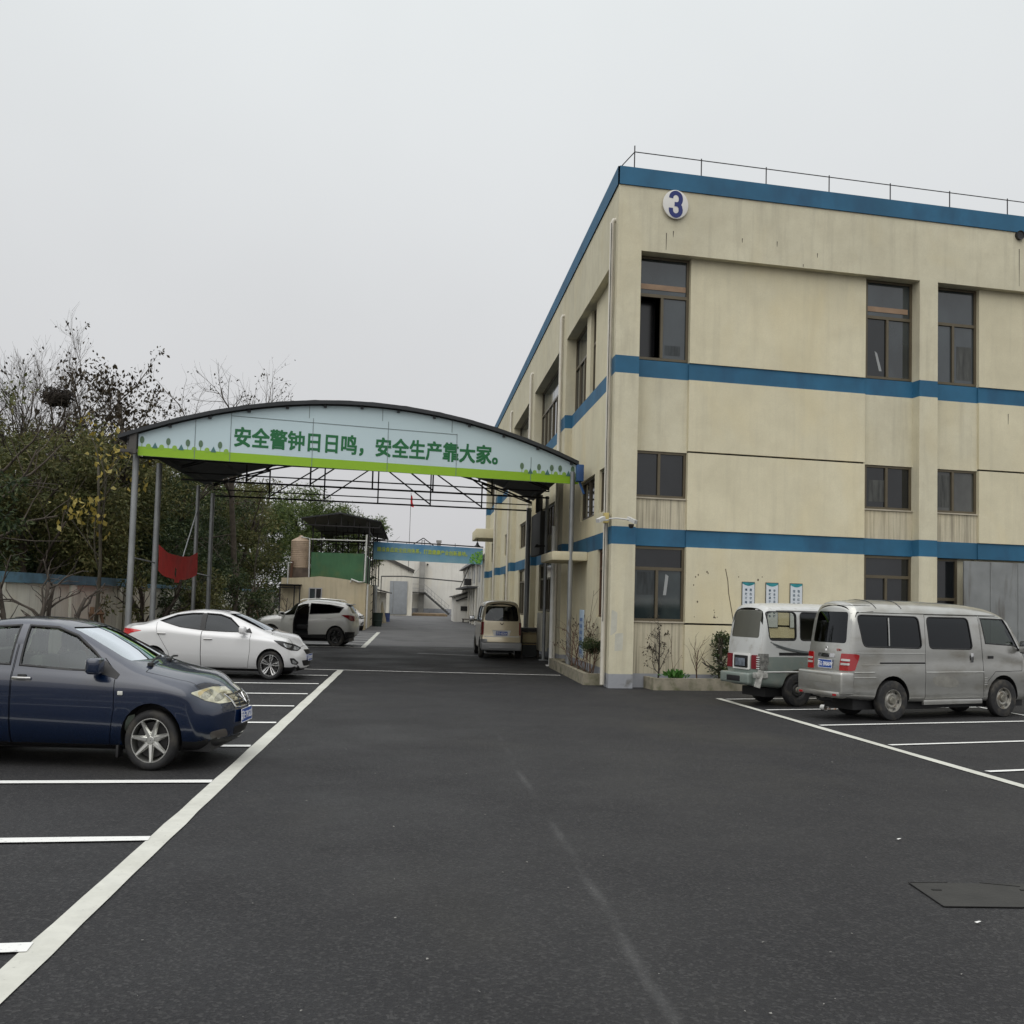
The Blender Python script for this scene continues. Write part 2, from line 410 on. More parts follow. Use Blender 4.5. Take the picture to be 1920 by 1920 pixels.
def seat(parent, x, y, z, m):
    mb = MB(); mb.rbox(x-.25, x+.27, y-.24, y+.24, z, z+.18, .05)
    mb.rbox(x-.42, x-.25, y-.23, y+.23, z+.08, z+.68, .06); mb.rbox(x-.46, x-.36, y-.12, y+.12, z+.7, z+.9, .05)
    mb.tube([(x-.4, y-.05, z+.6), (x-.41, y-.05, z+.75)], .01, 6); mb.tube([(x-.4, y+.05, z+.6), (x-.41, y+.05, z+.75)], .01, 6)
    return mb.build('seat', m, parent)
def plate(parent, M, text, w=.44, h=.14, size=.105):
    """number plate: M takes x right, y up, z out of the plate to car space"""
    mb = MB(); mb.rbox(-w/2, w/2, -h/2, h/2, -.006, .004, .003)
    mb.v = [tuple(M @ Vector(p)) for p in mb.v]; o = mb.build('licence_plate', mat('plate_blue', (.02,.07,.30), .4), parent)
    if text:
        me = text_mesh(text, size, .0015, .0008, 'CENTER', .98); me.transform(M @ Matrix.Translation((0, -size*.36, .0065))); link('plate_lettering', me, mat('plate_white', (.8,.8,.8), .5), o)
    fr = MB()
    for a, b_ in (((-w/2, -h/2), (w/2, -h/2)), ((w/2, -h/2), (w/2, h/2)), ((w/2, h/2), (-w/2, h/2)), ((-w/2, h/2), (-w/2, -h/2))):
        fr.bar(M @ Vector((*a, .004)), M @ Vector((*b_, .004)), .006, .006, upv=M.to_3x3() @ Vector((0,0,1)))
    fr.build('plate_border', mat('plate_white'), o)
    return o
def make_car(sp, root, paint, interior=None):
    """builds everything under root; returns the pieces that other code decorates"""
    lf = Loft(sp); xs = xlist(sp['x0'], sp['x1'], sp.get('n', 54)); dark = mat('car_black', (.012,.012,.013), .55); inn = interior or mat('car_interior', (.05,.05,.052), .8)
    body0 = lf.mesh(xs, dark=sp.get('darkz', .3)); slots = [paint, dark, inn]
    for me in (body0,):
        for m in slots: me.materials.append(m)
    tree = BVHTree.FromPolygons([v.co for v in body0.vertices], [p.vertices for p in body0.polygons])
    def surf(u, v, ax):
        d = -Vector(AX[ax](0, 0, 1)); o = Vector(AX[ax](u, v, 6)); h = tree.ray_cast(o, d)
        if h[0] is None: h = tree.find_nearest(Vector(AX[ax](u, v, .5)))
        return h[0], h[1]
    body = body0.copy()
    # wheel arches
    mb = MB(); ra = sp['arch']; K = 28
    for x in sp['axles']:
        circ = [(x+ra*math.cos(2*math.pi*i/K), sp['R']+.02+ra*math.sin(2*math.pi*i/K)) for i in range(K)]
        for ax in 'RL': mb.prism(circ, AX[ax], sp['ww_in'], 1.6, 1)
    me = mb.mesh('c'); bm = bmesh.new(); bm.from_mesh(me); bmesh.ops.recalc_face_normals(bm, faces=bm.faces[:]); bm.to_mesh(me); bm.free()
    body = mesh_bool(body, me, 'DIFFERENCE')
    base = body.copy()
    # cabin
    cx0, cx1 = sp['cab']; cav = lf.mesh([cx0+(cx1-cx0)*i/24 for i in range(25)], ins=.055, zlo=sp.get('floor', .42), caps=False, disp=False, mi=2)
    for m in slots: cav.materials.append(m)
    body = mesh_bool(body, cav, 'DIFFERENCE')
    cuts = []
    for wn in sp['windows']: cuts += [(wn['poly'], 'R', .2, 2), (wn['poly'], 'L', .2, 2)]
    body = mesh_bool(body, prism_mesh(cuts), 'DIFFERENCE')
    c2 = []
    if 'ws' in sp: c2.append((sp['ws'], 'F', sp['ws_t'], 3))
    if 'rw' in sp: c2.append((sp['rw'], 'B', sp['rw_t'], 6))
    if c2: body = mesh_bool(body, prism_mesh(c2), 'DIFFERENCE')
    doors = []
    for dr in sp.get('doors', []):
        ax = dr['ax']; t0 = dr.get('t0', sp['ww_in']+.1)
        pm = mesh_bool(body, prism_mesh([(grow(dr['poly'], -.004), ax, t0, 3)]), 'INTERSECT')
        body = mesh_bool(body, prism_mesh([(grow(dr['poly'], .004), ax, t0, 3)]), 'DIFFERENCE')
        pm.set_sharp_from_angle(angle=R(32)); d = link(dr.get('name', 'door'), pm, slots, root); doors.append(d)
        if dr.get('label'): d['label'] = dr['label']
    body.set_sharp_from_angle(angle=R(32)); bo = link('body', body, slots, root)
    def side_patch(poly, ax, m, name, parent=None, off=.003, rim=.015, t0=.15, t1=8):
        me = patch(base if off >= 0 else body0, poly, ax, t0, t1, off, rim); return link(name, me, m, parent or bo)
    for wn in sp['windows']:
        par = doors[wn['door']] if wn.get('door') is not None else root
        side_patch(grow(wn['poly'], .006), sp['near'], wn['mat'], 'window', par, -.012, 0)
        if wn.get('seal', True):
            me = patch(body0, grow(wn['poly'], .018), sp['near'], .15, 8, .002, 0)
            hole = prism_mesh([(grow(wn['poly'], -.004), sp['near'], .1, 9)])
            bm = bmesh.new(); bm.from_mesh(me); sol = bmesh.ops.solidify(bm, geom=bm.faces[:], thickness=.006); me2 = bpy.data.meshes.new('s'); bm.to_mesh(me2); bm.free()
            me2 = mesh_bool(me2, hole, 'DIFFERENCE')
            for p in me2.polygons: p.material_index = 0
            link('window_seal', me2, wn.get('sealmat', dark), par)
        far = 'L' if sp['near'] == 'R' else 'R'
        side_patch(grow(wn['poly'], .006), far, wn['mat'], 'window', root, -.012, 0)
    if 'ws' in sp: side_patch(grow(sp['ws'], .008), 'F', sp['wsmat'], 'windscreen', root, -.01, 0, sp['ws_t'], 4)
    if 'rw' in sp: side_patch(grow(sp['rw'], .008), 'B', sp['rwmat'], 'rear_window', root, -.01, 0, sp['rw_t'], 6)
    for i, x in enumerate(sp['axles']):
        for out in (-1, 1):
            wheel(root, x, out*sp['track'], sp['R'], sp.get('tw', .2), sp['rimstyle'], sp['rimmat'], out, sp.get('rr', .62), sp.get('steer', 0) if i == 0 else 0, sp.get('spin', .2)+i*.7)
    ub = MB(); ub.box(sp['x0']+.25, sp['x1']-.25, -sp['ww_in']+.02, sp['ww_in']-.02, sp.get('ub', .17), .33); ub.build('underbody', dark, root)
    return dict(body=bo, doors=doors, surf=surf, base=base, body0=body0, patch=side_patch, loft=lf)
def handle(parent, S, x, z, ax, m, L=.2, h=.035, dark=True):
    p, n = S(x, z, ax); s = -1 if ax == 'R' else 1
    if dark:
        mb = MB(); mb.rbox(x-.05, x+.05, p.y-.004, p.y+.004, z-.04, z+.04, .003); mb.build('handle_recess', mat('car_black'), parent)
    mb = MB(); mb.rbox(x-L/2, x+L/2, p.y+s*.012-.009, p.y+s*.012+.009, z-h/2, z+h/2, .008); return mb.build('handle', m, parent)
def mirror(parent, S, x, z, ax, m, w=.17, h=.13, dy=.14, dep=.1):
    p, n = S(x, z-.03, ax); s = -1 if ax == 'R' else 1; y = p.y+s*dy
    mb = MB(); mb.rbox(x-dep/2, x+dep/2, y-w/2, y+w/2, z-h/2, z+h/2, .045, seg=3)
    mb.bar((x, p.y-s*.04, z-h*.25), (x, y, z-h*.2), .05, .05)
    o = mb.build('mirror', m, parent)
    g = MB(); g.rbox(x-dep/2-.004, x-dep/2+.002, y-w/2+.02, y+w/2-.02, z-h/2+.02, z+h/2-.02, .002); g.build('mirror_glass', mat('chrome', (.6,.6,.6), .06, 1), o); return o
CHROME = mat('chrome', (.6,.6,.6), .08, 1.)
RED_LAMP = mat('lamp_red', (.30,.006,.008), .12, coat=1)
CLEAR_LAMP = mat('lamp_clear', (.55,.55,.53), .12, .3, coat=1)
BLACK = mat('car_black', (.012,.012,.013), .55)
def carpaint(name, c, rough=.35, metal=0., coat=1., dirt=None, var=.03):
    return mat(name, c, rough, metal, .5, coat, var, 2.0, None, dirt=dirt)

def remap_x(root, f):
    """fine tune a car's overhangs: f maps the length coordinate of every part of it"""
    st = [o for o in COL.objects if o.parent == root]
    while st:
        o = st.pop(); st += [c for c in COL.objects if c.parent == o]
        if o.type == 'MESH':
            co = np.zeros(len(o.data.vertices)*3, 'f'); o.data.vertices.foreach_get('co', co); co[0::3] = f(co[0::3]); o.data.vertices.foreach_set('co', co); o.data.update()
# ------------------------------------------------------------------ the seven vehicles
GL_TINT = glass('glass_tinted', (.035,.038,.04), 1.0); GL_GREEN = glass('glass_greenish', (.50,.56,.51), 1.2, 1.6); GL_CLEAR = glass('glass_clear', (.72,.72,.66), .9)
GL_WS = glass('glass_windscreen', (.38,.46,.42), 4.0, 1.6); GL_DARK = glass('glass_dark', (.012,.013,.014), 1.0); GL_SMOKE = glass('glass_smoke', (.10,.10,.085), .8)
REARM = Matrix(((0,0,-1,0),(-1,0,0,0),(0,1,0,0),(0,0,0,1)))       # plate on the back of a car
FRONTM = Matrix(((0,0,1,0),(1,0,0,0),(0,1,0,0),(0,0,0,1)))
def pm(M, x, y, z, tilt=0.): return Matrix.Translation((x, y, z)) @ M @ Matrix.Rotation(tilt, 4, 'X')
def flip(poly): return [(-y, z) for y, z in poly]

# --- blue saloon
BLUE = carpaint('paint_dark_blue', (.0014,.0085,.030), .26, .0, 1.0, var=.04)
sp = dict(x0=-3.62, x1=.93, axles=[0, -2.6], R=.30, arch=.352, ww_in=.6, track=.735, tw=.19, rr=.74, tuck=.10, rimstyle='seven', rimmat=mat('alloy', (.62,.62,.59), .28, .9, var=.1), near='R', spin=.3,
 zr=[(-3.62,.72),(-3.58,.95),(-3.45,1.05),(-3.0,1.10),(-2.82,1.13),(-2.45,1.34),(-2.1,1.45),(-1.75,1.485),(-1.35,1.47),(-1.05,1.415),(-.6,1.23),(-.2,1.045),(.0,1.0),(.4,.93),(.7,.845),(.86,.76),(.93,.68)],
 belt=[(-3.62,.68),(-3.5,.9),(-3,1.0),(-1.6,.995),(-.5,.945),(-.1,.915),(.35,.845),(.65,.765),(.86,.69),(.93,.61)],
 zb=[(-3.62,.33),(-3.3,.24),(-3,.19),(.5,.18),(.8,.2),(.93,.26)],
 ww=[(-3.62,.70),(-3.4,.80),(-2.8,.85),(-1.3,.855),(0,.85),(.5,.81),(.8,.73),(.93,.66)],
 wb=[(-3.62,.66),(-3.4,.75),(-2.8,.79),(-1.3,.80),(-.4,.79),(0,.775),(.5,.70),(.8,.61),(.93,.54)],
 wr=[(-3.62,.55),(-3,.62),(-2.8,.58),(-2.3,.54),(-1.5,.56),(-1,.57),(-.3,.65),(0,.63),(.5,.55),(.93,.45)],
 drop=[(-3.62,.04),(-2.9,.03),(-2.3,.06),(-1,.06),(-.2,.035),(.5,.045),(.93,.05)], zw=[(-3.62,.6),(-3,.76),(0,.74),(.93,.5)],
 nose=[(.2,-.09),(.4,.04),(.55,.045),(.7,-.03),(.8,-.1)], tail=[(.3,-.05),(.5,.03),(.8,0),(1.05,-.05)], kF=.24, kR=.2, kW=.14, cab=(-2.75,-.28), floor=.36,
 windows=[dict(poly=[(-1.55,1.02),(-1.56,1.395),(-1.25,1.385),(-1.0,1.305),(-.75,1.15),(-.50,.975),(-1.0,.99)], mat=GL_GREEN, door=0),
          dict(poly=[(-1.68,1.025),(-1.68,1.395),(-2.0,1.375),(-2.38,1.25),(-2.48,1.045)], mat=GL_GREEN, door=1)],
 ws=rnd([(-.60,1.07),(.60,1.07),(.50,1.395),(-.50,1.395)], .05), ws_t=-1.2, wsmat=GL_WS, rw=rnd([(-.55,1.16),(.55,1.16),(.47,1.40),(-.47,1.40)], .05), rw_t=2.25, rwmat=GL_GREEN,
 doors=[dict(poly=[(-1.62,.22),(-1.615,1.42),(-1.22,1.415),(-.93,1.31),(-.6,1.09),(-.44,.955),(-.43,.6),(-.49,.22)], ax='R'),
        dict(poly=[(-1.63,.22),(-1.63,1.42),(-2.05,1.405),(-2.45,1.265),(-2.57,1.0),(-2.62,.75),(-2.3,.52),(-2.22,.22)], ax='R'),
        dict(poly=[(-.13,-.70),(.25,-.67),(.6,-.57),(.80,-.42),(.85,0),(.80,.42),(.6,.57),(.25,.67),(-.13,.70)], ax='T', t0=.6, name='hood')])
nrm = Vector((-math.sin(R(-5.2)), math.cos(R(-5.2)), 0))
def place(contact, yaw, half, xoff=0.):
    a = R(yaw); n = Vector((-math.sin(a), math.cos(a), 0)); d = Vector((math.cos(a), math.sin(a), 0))
    return tuple(Vector((*contact, 0)) + n*half + d*xoff)
car = thing('blue_saloon_car', 'dark blue saloon parked nose out nearest the camera with chrome seven spoke wheel', 'car', place((-2.565, 11.06), -5.2, .80), R(-5.2), scale=(.87, 1, 1))
K = make_car(sp, car, BLUE, mat('blue_car_trim', (.22,.22,.20), .8)); S = K['surf']
for ax in 'RL': K['patch'](rnd([(.43,.775),(.6,.815),(.78,.785),(.92,.70),(.91,.66),(.78,.65),(.6,.695)], .03), ax, mat('headlamp_yellowed', (.52,.50,.36), .1, .25, coat=1, var=.35, vscale=9), 'headlight', None, .004, .02)
for cx_, cz_, r_ in ((.60,.745,.045),(.74,.715,.042),(.84,.69,.03)): K['patch']([(cx_+r_*1.15*math.cos(t*.5236), cz_+r_*math.sin(t*.5236)) for t in range(12)], 'R', mat('headlamp_bowl', (.30,.29,.22), .12, .6, coat=1, var=.5, vscale=30), 'headlight_bowl', K['body'], .007, .004)
K['patch'](rnd([(.5,.775),(.56,.80),(.60,.79),(.53,.735)], .01), 'R', mat('headlamp_amber', (.45,.36,.16), .15, .1, coat=1), 'indicator', K['body'], .007, .004)
K['patch']([(-.66,.955),(-.60,1.075),(-.40,.945),(-.42,.90)], 'R', BLACK, 'mirror_base', K['doors'][0], .004, .006)
K['patch'](rnd([(.70,.38),(.86,.40),(.86,.31),(.70,.30)], .035), 'R', mat('fog_lamp_dull', (.10,.09,.08), .3), 'fog_lamp', None, .003, .01)
mirror(K['doors'][0], S, -.63, 1.03, 'R', BLUE, .2, .16, .15, .15)
handle(K['doors'][0], S, -1.50, .885, 'R', CHROME, .22, .032); handle(K['doors'][1], S, -2.42, .9, 'R', CHROME, .22, .032)
mk = MB(); p, n = S(-.36, .765, 'R'); mk.rbox(p.x-.03, p.x+.03, p.y-.012, p.y+.004, p.z-.02, p.z+.02, .008); mk.build('side_marker', mat('marker_white', (.6,.6,.55), .3), car)
g = K['patch'](rnd([(-.34,.735),(.34,.735),(.27,.585),(-.27,.585)], .04), 'F', BLACK, 'grille', None, .004, .01, -.3)
mb = MB()
for z in (.60,.635,.67,.705,.735):
    wd = .28+.07*(z-.6)/.13; mb.tube([S(wd*t, z, 'F')[0]+Vector((.012,0,0)) for t in (-1,-.7,-.4,0,.4,.7,1)], .0095, 6)
for q in ((-1,1),(1,1)): mb.tube([S(q[0]*(.28+.07*t), .6+.135*t, 'F')[0]+Vector((.012,0,0)) for t in (0,.5,1)], .011, 6)
mb.tube([S(-.07, .72, 'F')[0]+Vector((.024,0,0)), S(0, .62, 'F')[0]+Vector((.028,0,0)), S(.07, .72, 'F')[0]+Vector((.024,0,0))], .012, 6)
mb.build('grille_bar', CHROME, g)
K['patch'](rnd([(-.30,.40),(.30,.40),(.26,.31),(-.26,.31)], .04), 'F', BLACK, 'lower_intake', None, .003, .01, -.3)
p = S(0, .52, 'F')[0]; plate(car, pm(FRONTM, p.x+.02, 0, .50, R(-4)), '苏E·7K620')
for y0, y1, zz in ((-.5, .02, 0), (.1, .6, 0)):
    mb = MB(); a = S(-.18, y0, 'T')[0]+Vector((.02,0,.02)); b = S(-.22, y1, 'T')[0]+Vector((-.02,0,.045)); mb.tube([a, (a+b)/2+Vector((0,0,.015)), b], .012, 6); mb.rbox(a.x-.03, a.x+.03, a.y-.03, a.y+.03, a.z-.03, a.z+.01, .01); mb.build('wiper', BLACK, car)
mb = MB(); mb.rbox(-.40, -.37, -.80, -.66, .12, .24, .006); mb.build('mud_flap', BLACK, car)
for y in (-.37, .37): seat(car, -1.15, y, .42, mat('seat_cloth', (.16,.16,.15), .9))
seat(car, -2.05, -.37, .44, mat('seat_cloth')); seat(car, -2.05, .37, .44, mat('seat_cloth'))
mb = MB(); mb.rbox(-.62, -.3, -.68, .68, .7, .95, .05); mb.build('dashboard', mat('dash_grey', (.12,.12,.11), .8), car)
mb = MB(); mb.lathe([(.185,-.012),(.197,0),(.185,.012),(.173,0),(.185,-.012)], 24, Matrix.Translation((-.72,.37,.92)) @ Matrix.Rotation(R(65), 4, 'Y')); mb.build('steering_wheel', BLACK, car)

remap_x(car, lambda x: np.where(x > .34, .34+(x-.34)*.80, x))

# --- white saloon
WHITE = carpaint('paint_white', (.63,.63,.635), .3, 0, 1.0, var=.015)
sp = dict(x0=-3.64, x1=.90, axles=[0, -2.8], R=.30, arch=.335, ww_in=.6, track=.745, tw=.19, rr=.745, rimstyle='petal', rimmat=mat('alloy_bright', (.6,.6,.6), .22, .9), near='R', spin=.5,
 zr=[(-3.64,.75),(-3.61,1.0),(-3.52,1.075),(-3.2,1.125),(-2.95,1.20),(-2.3,1.375),(-1.7,1.432),(-1.3,1.415),(-1.0,1.35),(-.5,1.17),(-.02,.99),(.2,.955),(.45,.90),(.7,.79),(.84,.68),(.9,.6)],
 belt=[(-3.64,.7),(-3.5,1.0),(-3.2,1.05),(-2.76,1.07),(-1.7,.975),(-.6,.92),(0,.87),(.4,.79),(.7,.66),(.9,.52)],
 zb=[(-3.64,.34),(-3.3,.26),(-2.9,.18),(.4,.155),(.7,.17),(.9,.22)],
 ww=[(-3.64,.72),(-3.4,.82),(-2.8,.87),(-1.3,.865),(0,.87),(.45,.83),(.75,.74),(.9,.64)],
 wb=[(-3.64,.66),(-3.4,.75),(-2.8,.78),(-1.3,.80),(-.4,.79),(0,.775),(.45,.70),(.75,.60),(.9,.5)],
 wr=[(-3.64,.56),(-3.1,.58),(-2.6,.55),(-1.8,.56),(-1,.57),(-.2,.65),(.1,.62),(.5,.55),(.9,.42)],
 drop=[(-3.64,.04),(-2.9,.05),(-2.3,.055),(-1,.06),(-.1,.035),(.5,.05),(.9,.05)], zw=[(-3.64,.66),(-2.8,.86),(-1.4,.80),(0,.74),(.9,.45)], tuck=.11,
 nose=[(.15,-.07),(.3,.03),(.45,.04),(.6,-.02),(.75,-.12)], tail=[(.3,-.05),(.55,.03),(.85,.02),(1.08,-.03)], kF=.27, kR=.22, kW=.16, cab=(-2.85,-.2), floor=.36,
 windows=[dict(poly=[(-1.63,1.0),(-1.62,1.335),(-1.3,1.32),(-1.05,1.25),(-.66,.975),(-1.1,.985)], mat=GL_TINT, door=0),
          dict(poly=[(-2.72,1.165),(-2.35,1.285),(-1.98,1.33),(-1.73,1.335),(-1.72,1.01),(-2.2,1.055)], mat=GL_TINT, door=1)],
 ws=rnd([(-.60,1.02),(.60,1.02),(.50,1.345),(-.50,1.345)], .05), ws_t=-1.25, wsmat=glass('glass_ws_dark', (.12,.14,.14), 1.5, 1.6), rw=rnd([(-.52,1.17),(.52,1.17),(.45,1.35),(-.45,1.35)], .05), rw_t=2.2, rwmat=GL_TINT,
 doors=[dict(poly=[(-1.665,.23),(-1.665,1.365),(-1.3,1.352),(-.98,1.265),(-.5,.955),(-.49,.6),(-.55,.23)], ax='R'),
        dict(poly=[(-1.675,.23),(-1.675,1.365),(-2.35,1.318),(-2.80,1.17),(-2.72,.92),(-2.44,.52),(-2.38,.23)], ax='R'),
        dict(poly=[(-.02,-.68),(.3,-.62),(.6,-.48),(.72,-.3),(.75,0),(.72,.3),(.6,.48),(.3,.62),(-.02,.68)], ax='T', t0=.55, name='hood')])
wcar = thing('white_saloon_car', 'white saloon with tinted windows and bright wheels between the blue car and the SUV', 'car', place((-2.93, 22.71), -5.2, .84), R(-5.2), scale=(.87, 1, 1))
K = make_car(sp, wcar, WHITE); S = K['surf']
HL = mat('headlamp_clear', (.42,.43,.44), .08, .5, coat=1, var=.6, vscale=14)
for ax in 'RL':
    h = K['patch'](rnd([(.06,.825),(.3,.80),(.55,.735),(.74,.655),(.68,.60),(.5,.615),(.28,.70)], .03), ax, BLACK, 'headlight', None, .004, .02)
    K['patch'](rnd([(.30,.765),(.5,.715),(.47,.655),(.34,.70)], .03), ax, HL, 'headlight_lens', h, .008, .01)
    K['patch'](rnd([(.56,.70),(.70,.65),(.66,.615),(.55,.63)], .02), ax, HL, 'headlight_lens', h, .008, .01)
    K['patch'](rnd([(-3.62,.905),(-3.5,.985),(-3.3,.985),(-3.10,.955),(-3.3,.90),(-3.48,.80),(-3.58,.79)], .02), ax, mat('lamp_red_bright', (.5,.012,.015), .1, coat=1), 'tail_light', None, .005, .02)
    f = K['patch'](rnd([(.50,.46),(.62,.455),(.74,.36),(.70,.31),(.55,.335)], .03), ax, BLACK, 'fog_lamp', None, .003, .01)
    K['patch'](rnd([(.57,.43),(.69,.365),(.67,.335),(.58,.35)], .02), ax, HL, 'fog_lamp_lens', f, .007, .01)
K['patch']([(-.70,.975),(-.55,1.06),(-.47,.955)], 'R', BLACK, 'mirror_base', K['doors'][0], .004, .004)
K['patch']([(-1.73,.995),(-1.735,1.345),(-1.615,1.345),(-1.61,.985)], 'R', BLACK, 'door_pillar_trim', K['doors'][0], .003, .004)
mirror(K['doors'][0], S, -.66, 1.02, 'R', WHITE, .2, .15, .16, .15)
handle(K['doors'][0], S, -1.50, .815, 'R', CHROME, .21, .028, False); handle(K['doors'][1], S, -2.62, .905, 'R', CHROME, .21, .028, False)
K['patch'](rnd([(-.30,.62),(.30,.62),(.24,.52),(-.24,.52)], .04), 'F', BLACK, 'grille', None, .004, .01, -.3)
K['patch'](rnd([(-.45,.40),(.45,.40),(.36,.28),(-.36,.28)], .04), 'F', BLACK, 'lower_intake', None, .004, .01, -.3)
p = S(0, .46, 'F')[0]; plate(wcar, pm(FRONTM, p.x+.015, 0, .455), '苏E·92B7S')
K['patch'](rnd([(-1.75,-.36),(-1.18,-.36),(-1.18,.36),(-1.75,.36)], .06), 'T', mat('sunroof_glass', (.008,.008,.009), .05), 'sunroof', None, .003, .004, 1.0)
mb = MB(); a = S(-.08, -.45, 'T')[0]+Vector((0,0,.02)); b = S(-.12, .15, 'T')[0]+Vector((0,0,.03)); mb.tube([a, b], .012, 6); mb.build('wiper', BLACK, wcar)
for y in (-.37, .37): seat(wcar, -1.15, y, .42, BLACK)
remap_x(wcar, lambda x: np.where(x > .34, .34+(x-.34)*.72, np.where(x < -3.15, -3.15+(x+3.15)*1.42, x)))
# its twin, only the nose shows past the SUV
dup(wcar, (-3.38, 55.7, 0), R(-68), 'white car mostly hidden behind the SUV, only its nose showing by the cream wall')

# --- white SUV with open door
SUVP = carpaint('paint_pearl_white', (.56,.56,.53), .3, 0, 1.0, var=.02)
sp = dict(x0=-3.36, x1=.86, axles=[0, -2.6], R=.345, arch=.385, ww_in=.62, track=.78, tw=.22, rr=.66, rimstyle='five', rimmat=mat('alloy_dark', (.03,.03,.03), .35, .6), near='L', darkz=.5,
 zr=[(-3.36,1.02),(-3.33,1.10),(-3.2,1.28),(-3.04,1.47),(-2.6,1.575),(-1.75,1.63),(-1.35,1.60),(-1.05,1.52),(-.5,1.22),(-.2,1.08),(.1,1.05),(.45,.99),(.7,.90),(.86,.8)],
 belt=[(-3.36,.88),(-3.2,1.12),(-2.9,1.17),(-1.5,1.075),(-.4,.99),(0,.97),(.5,.90),(.86,.72)],
 zb=[(-3.36,.4),(-3.2,.3),(-2.9,.24),(.4,.22),(.7,.26),(.86,.33)],
 ww=[(-3.36,.77),(-3.2,.86),(-2.7,.91),(-1.3,.9),(0,.91),(.45,.87),(.7,.79),(.86,.68)],
 wb=[(-3.36,.70),(-3.2,.78),(-2.7,.83),(-1.3,.84),(-.4,.83),(0,.82),(.45,.76),(.7,.68),(.86,.58)],
 wr=[(-3.36,.62),(-3.04,.60),(-2.4,.60),(-1.3,.62),(-.9,.62),(-.3,.68),(0,.68),(.5,.62),(.86,.5)],
 drop=[(-3.36,.04),(-3,.06),(-1,.07),(-.2,.04),(.5,.05),(.86,.05)], zw=[(-3.36,.75),(-2.7,.80),(-1.3,.66),(0,.78),(.86,.6)],
 nose=[(.2,-.1),(.4,.0),(.65,.04),(.85,-.04)], tail=[(.3,-.08),(.45,.0),(.7,.03),(1.0,.0),(1.45,.0)], kF=.22, kR=.16, kW=.15, cab=(-3.0,-.35), floor=.45,
 windows=[dict(poly=[(-1.46,1.115),(-1.46,1.485),(-1.2,1.455),(-.95,1.36),(-.5,1.06)], mat=GL_DARK, door=0, seal=True),
          dict(poly=[(-1.54,1.12),(-1.55,1.485),(-2.3,1.455),(-2.86,1.37),(-2.72,1.195),(-2.3,1.16)], mat=GL_DARK, door=None)],
 ws=rnd([(-.63,1.11),(.63,1.11),(.54,1.52),(-.54,1.52)], .05), ws_t=-1.3, wsmat=glass('glass_ws_dark', (.1,.1,.1)), rw=rnd([(-.55,1.17),(.55,1.17),(.47,1.46),(-.47,1.46)], .05), rw_t=2.9, rwmat=GL_DARK,
 doors=[dict(poly=[(-1.50,.40),(-1.50,1.535),(-1.15,1.52),(-.86,1.40),(-.42,1.08),(-.40,.40)], ax='L', label='open driver door swung out')])
suv = thing('white_suv', 'white SUV with its driver door swung wide open and black wheels', 'car', place((-2.66, 37.73), -5.2, .84, -2.6*.87*0), R(180-5.2), scale=(.87, 1, 1))
a = R(-5.2); suv.location = Vector((-2.66, 37.73, 0)) + Vector((-math.sin(a), math.cos(a), 0))*.84 - Vector((math.cos(a), math.sin(a), 0))*2.6*.87
K = make_car(sp, suv, SUVP); S = K['surf']; d = K['doors'][0]; th = R(50); hx, hy = -.42, .86
d.rotation_euler = (0, 0, -th); d.location = (hx-(hx*math.cos(th)+hy*math.sin(th)), hy-(-hx*math.sin(th)+hy*math.cos(th)), 0)
K['patch']([(-2.22,.43),(-2.22,.20),(-.40,.20),(-.40,.385)], 'L', BLACK, 'sill_cladding', None, .012, .02)
K['patch']([(-3.6,.52),(-2.98,.53),(-2.95,.2),(-3.6,.2)], 'L', BLACK, 'rear_cladding', None, .012, .02, .5)
K['patch']([(-2.80,1.11),(-3.1,1.12),(-3.34,1.06),(-3.36,.90),(-3.18,.91),(-3.02,1.02)], 'L', mat('lamp_red_dark', (.16,.008,.014), .1, coat=1), 'tail_light', None, .006, .02, .45)
K['patch'](rnd([(.40,.90),(.70,.86),(.82,.76),(.6,.76)], .03), 'L', HL, 'headlight', None, .006, .02)
K['patch']([(-3.6,.55),(.7,.55)] and [(-.62,.2),(-.62,.36),(.0,.2)], 'L', BLACK, 'front_cladding', None, .003, .01)
handle(d, S, -1.32, .96, 'L', SUVP, .2, .03, False); handle(suv, S, -2.3, 1.0, 'L', SUVP, .2, .03, False); mirror(d, S, -.55, 1.1, 'L', SUVP, .2, .16, .16, .15)
for y in (-.6, .6):
    mb = MB(); mb.tube([(-2.75, y, 1.56), (-2.65, y, 1.62), (-1.7, y, 1.665), (-1.2, y, 1.62), (-1.1, y, 1.57)], .018, 6); mb.build('roof_rail', mat('alloy'), suv)
mb = MB(); mb.rbox(-3.14, -2.9, -.54, .54, 1.465, 1.5, .012); mb.build('spoiler', SUVP, suv)
for y in (-.4, .4): seat(suv, -1.25, y, .55, BLACK)

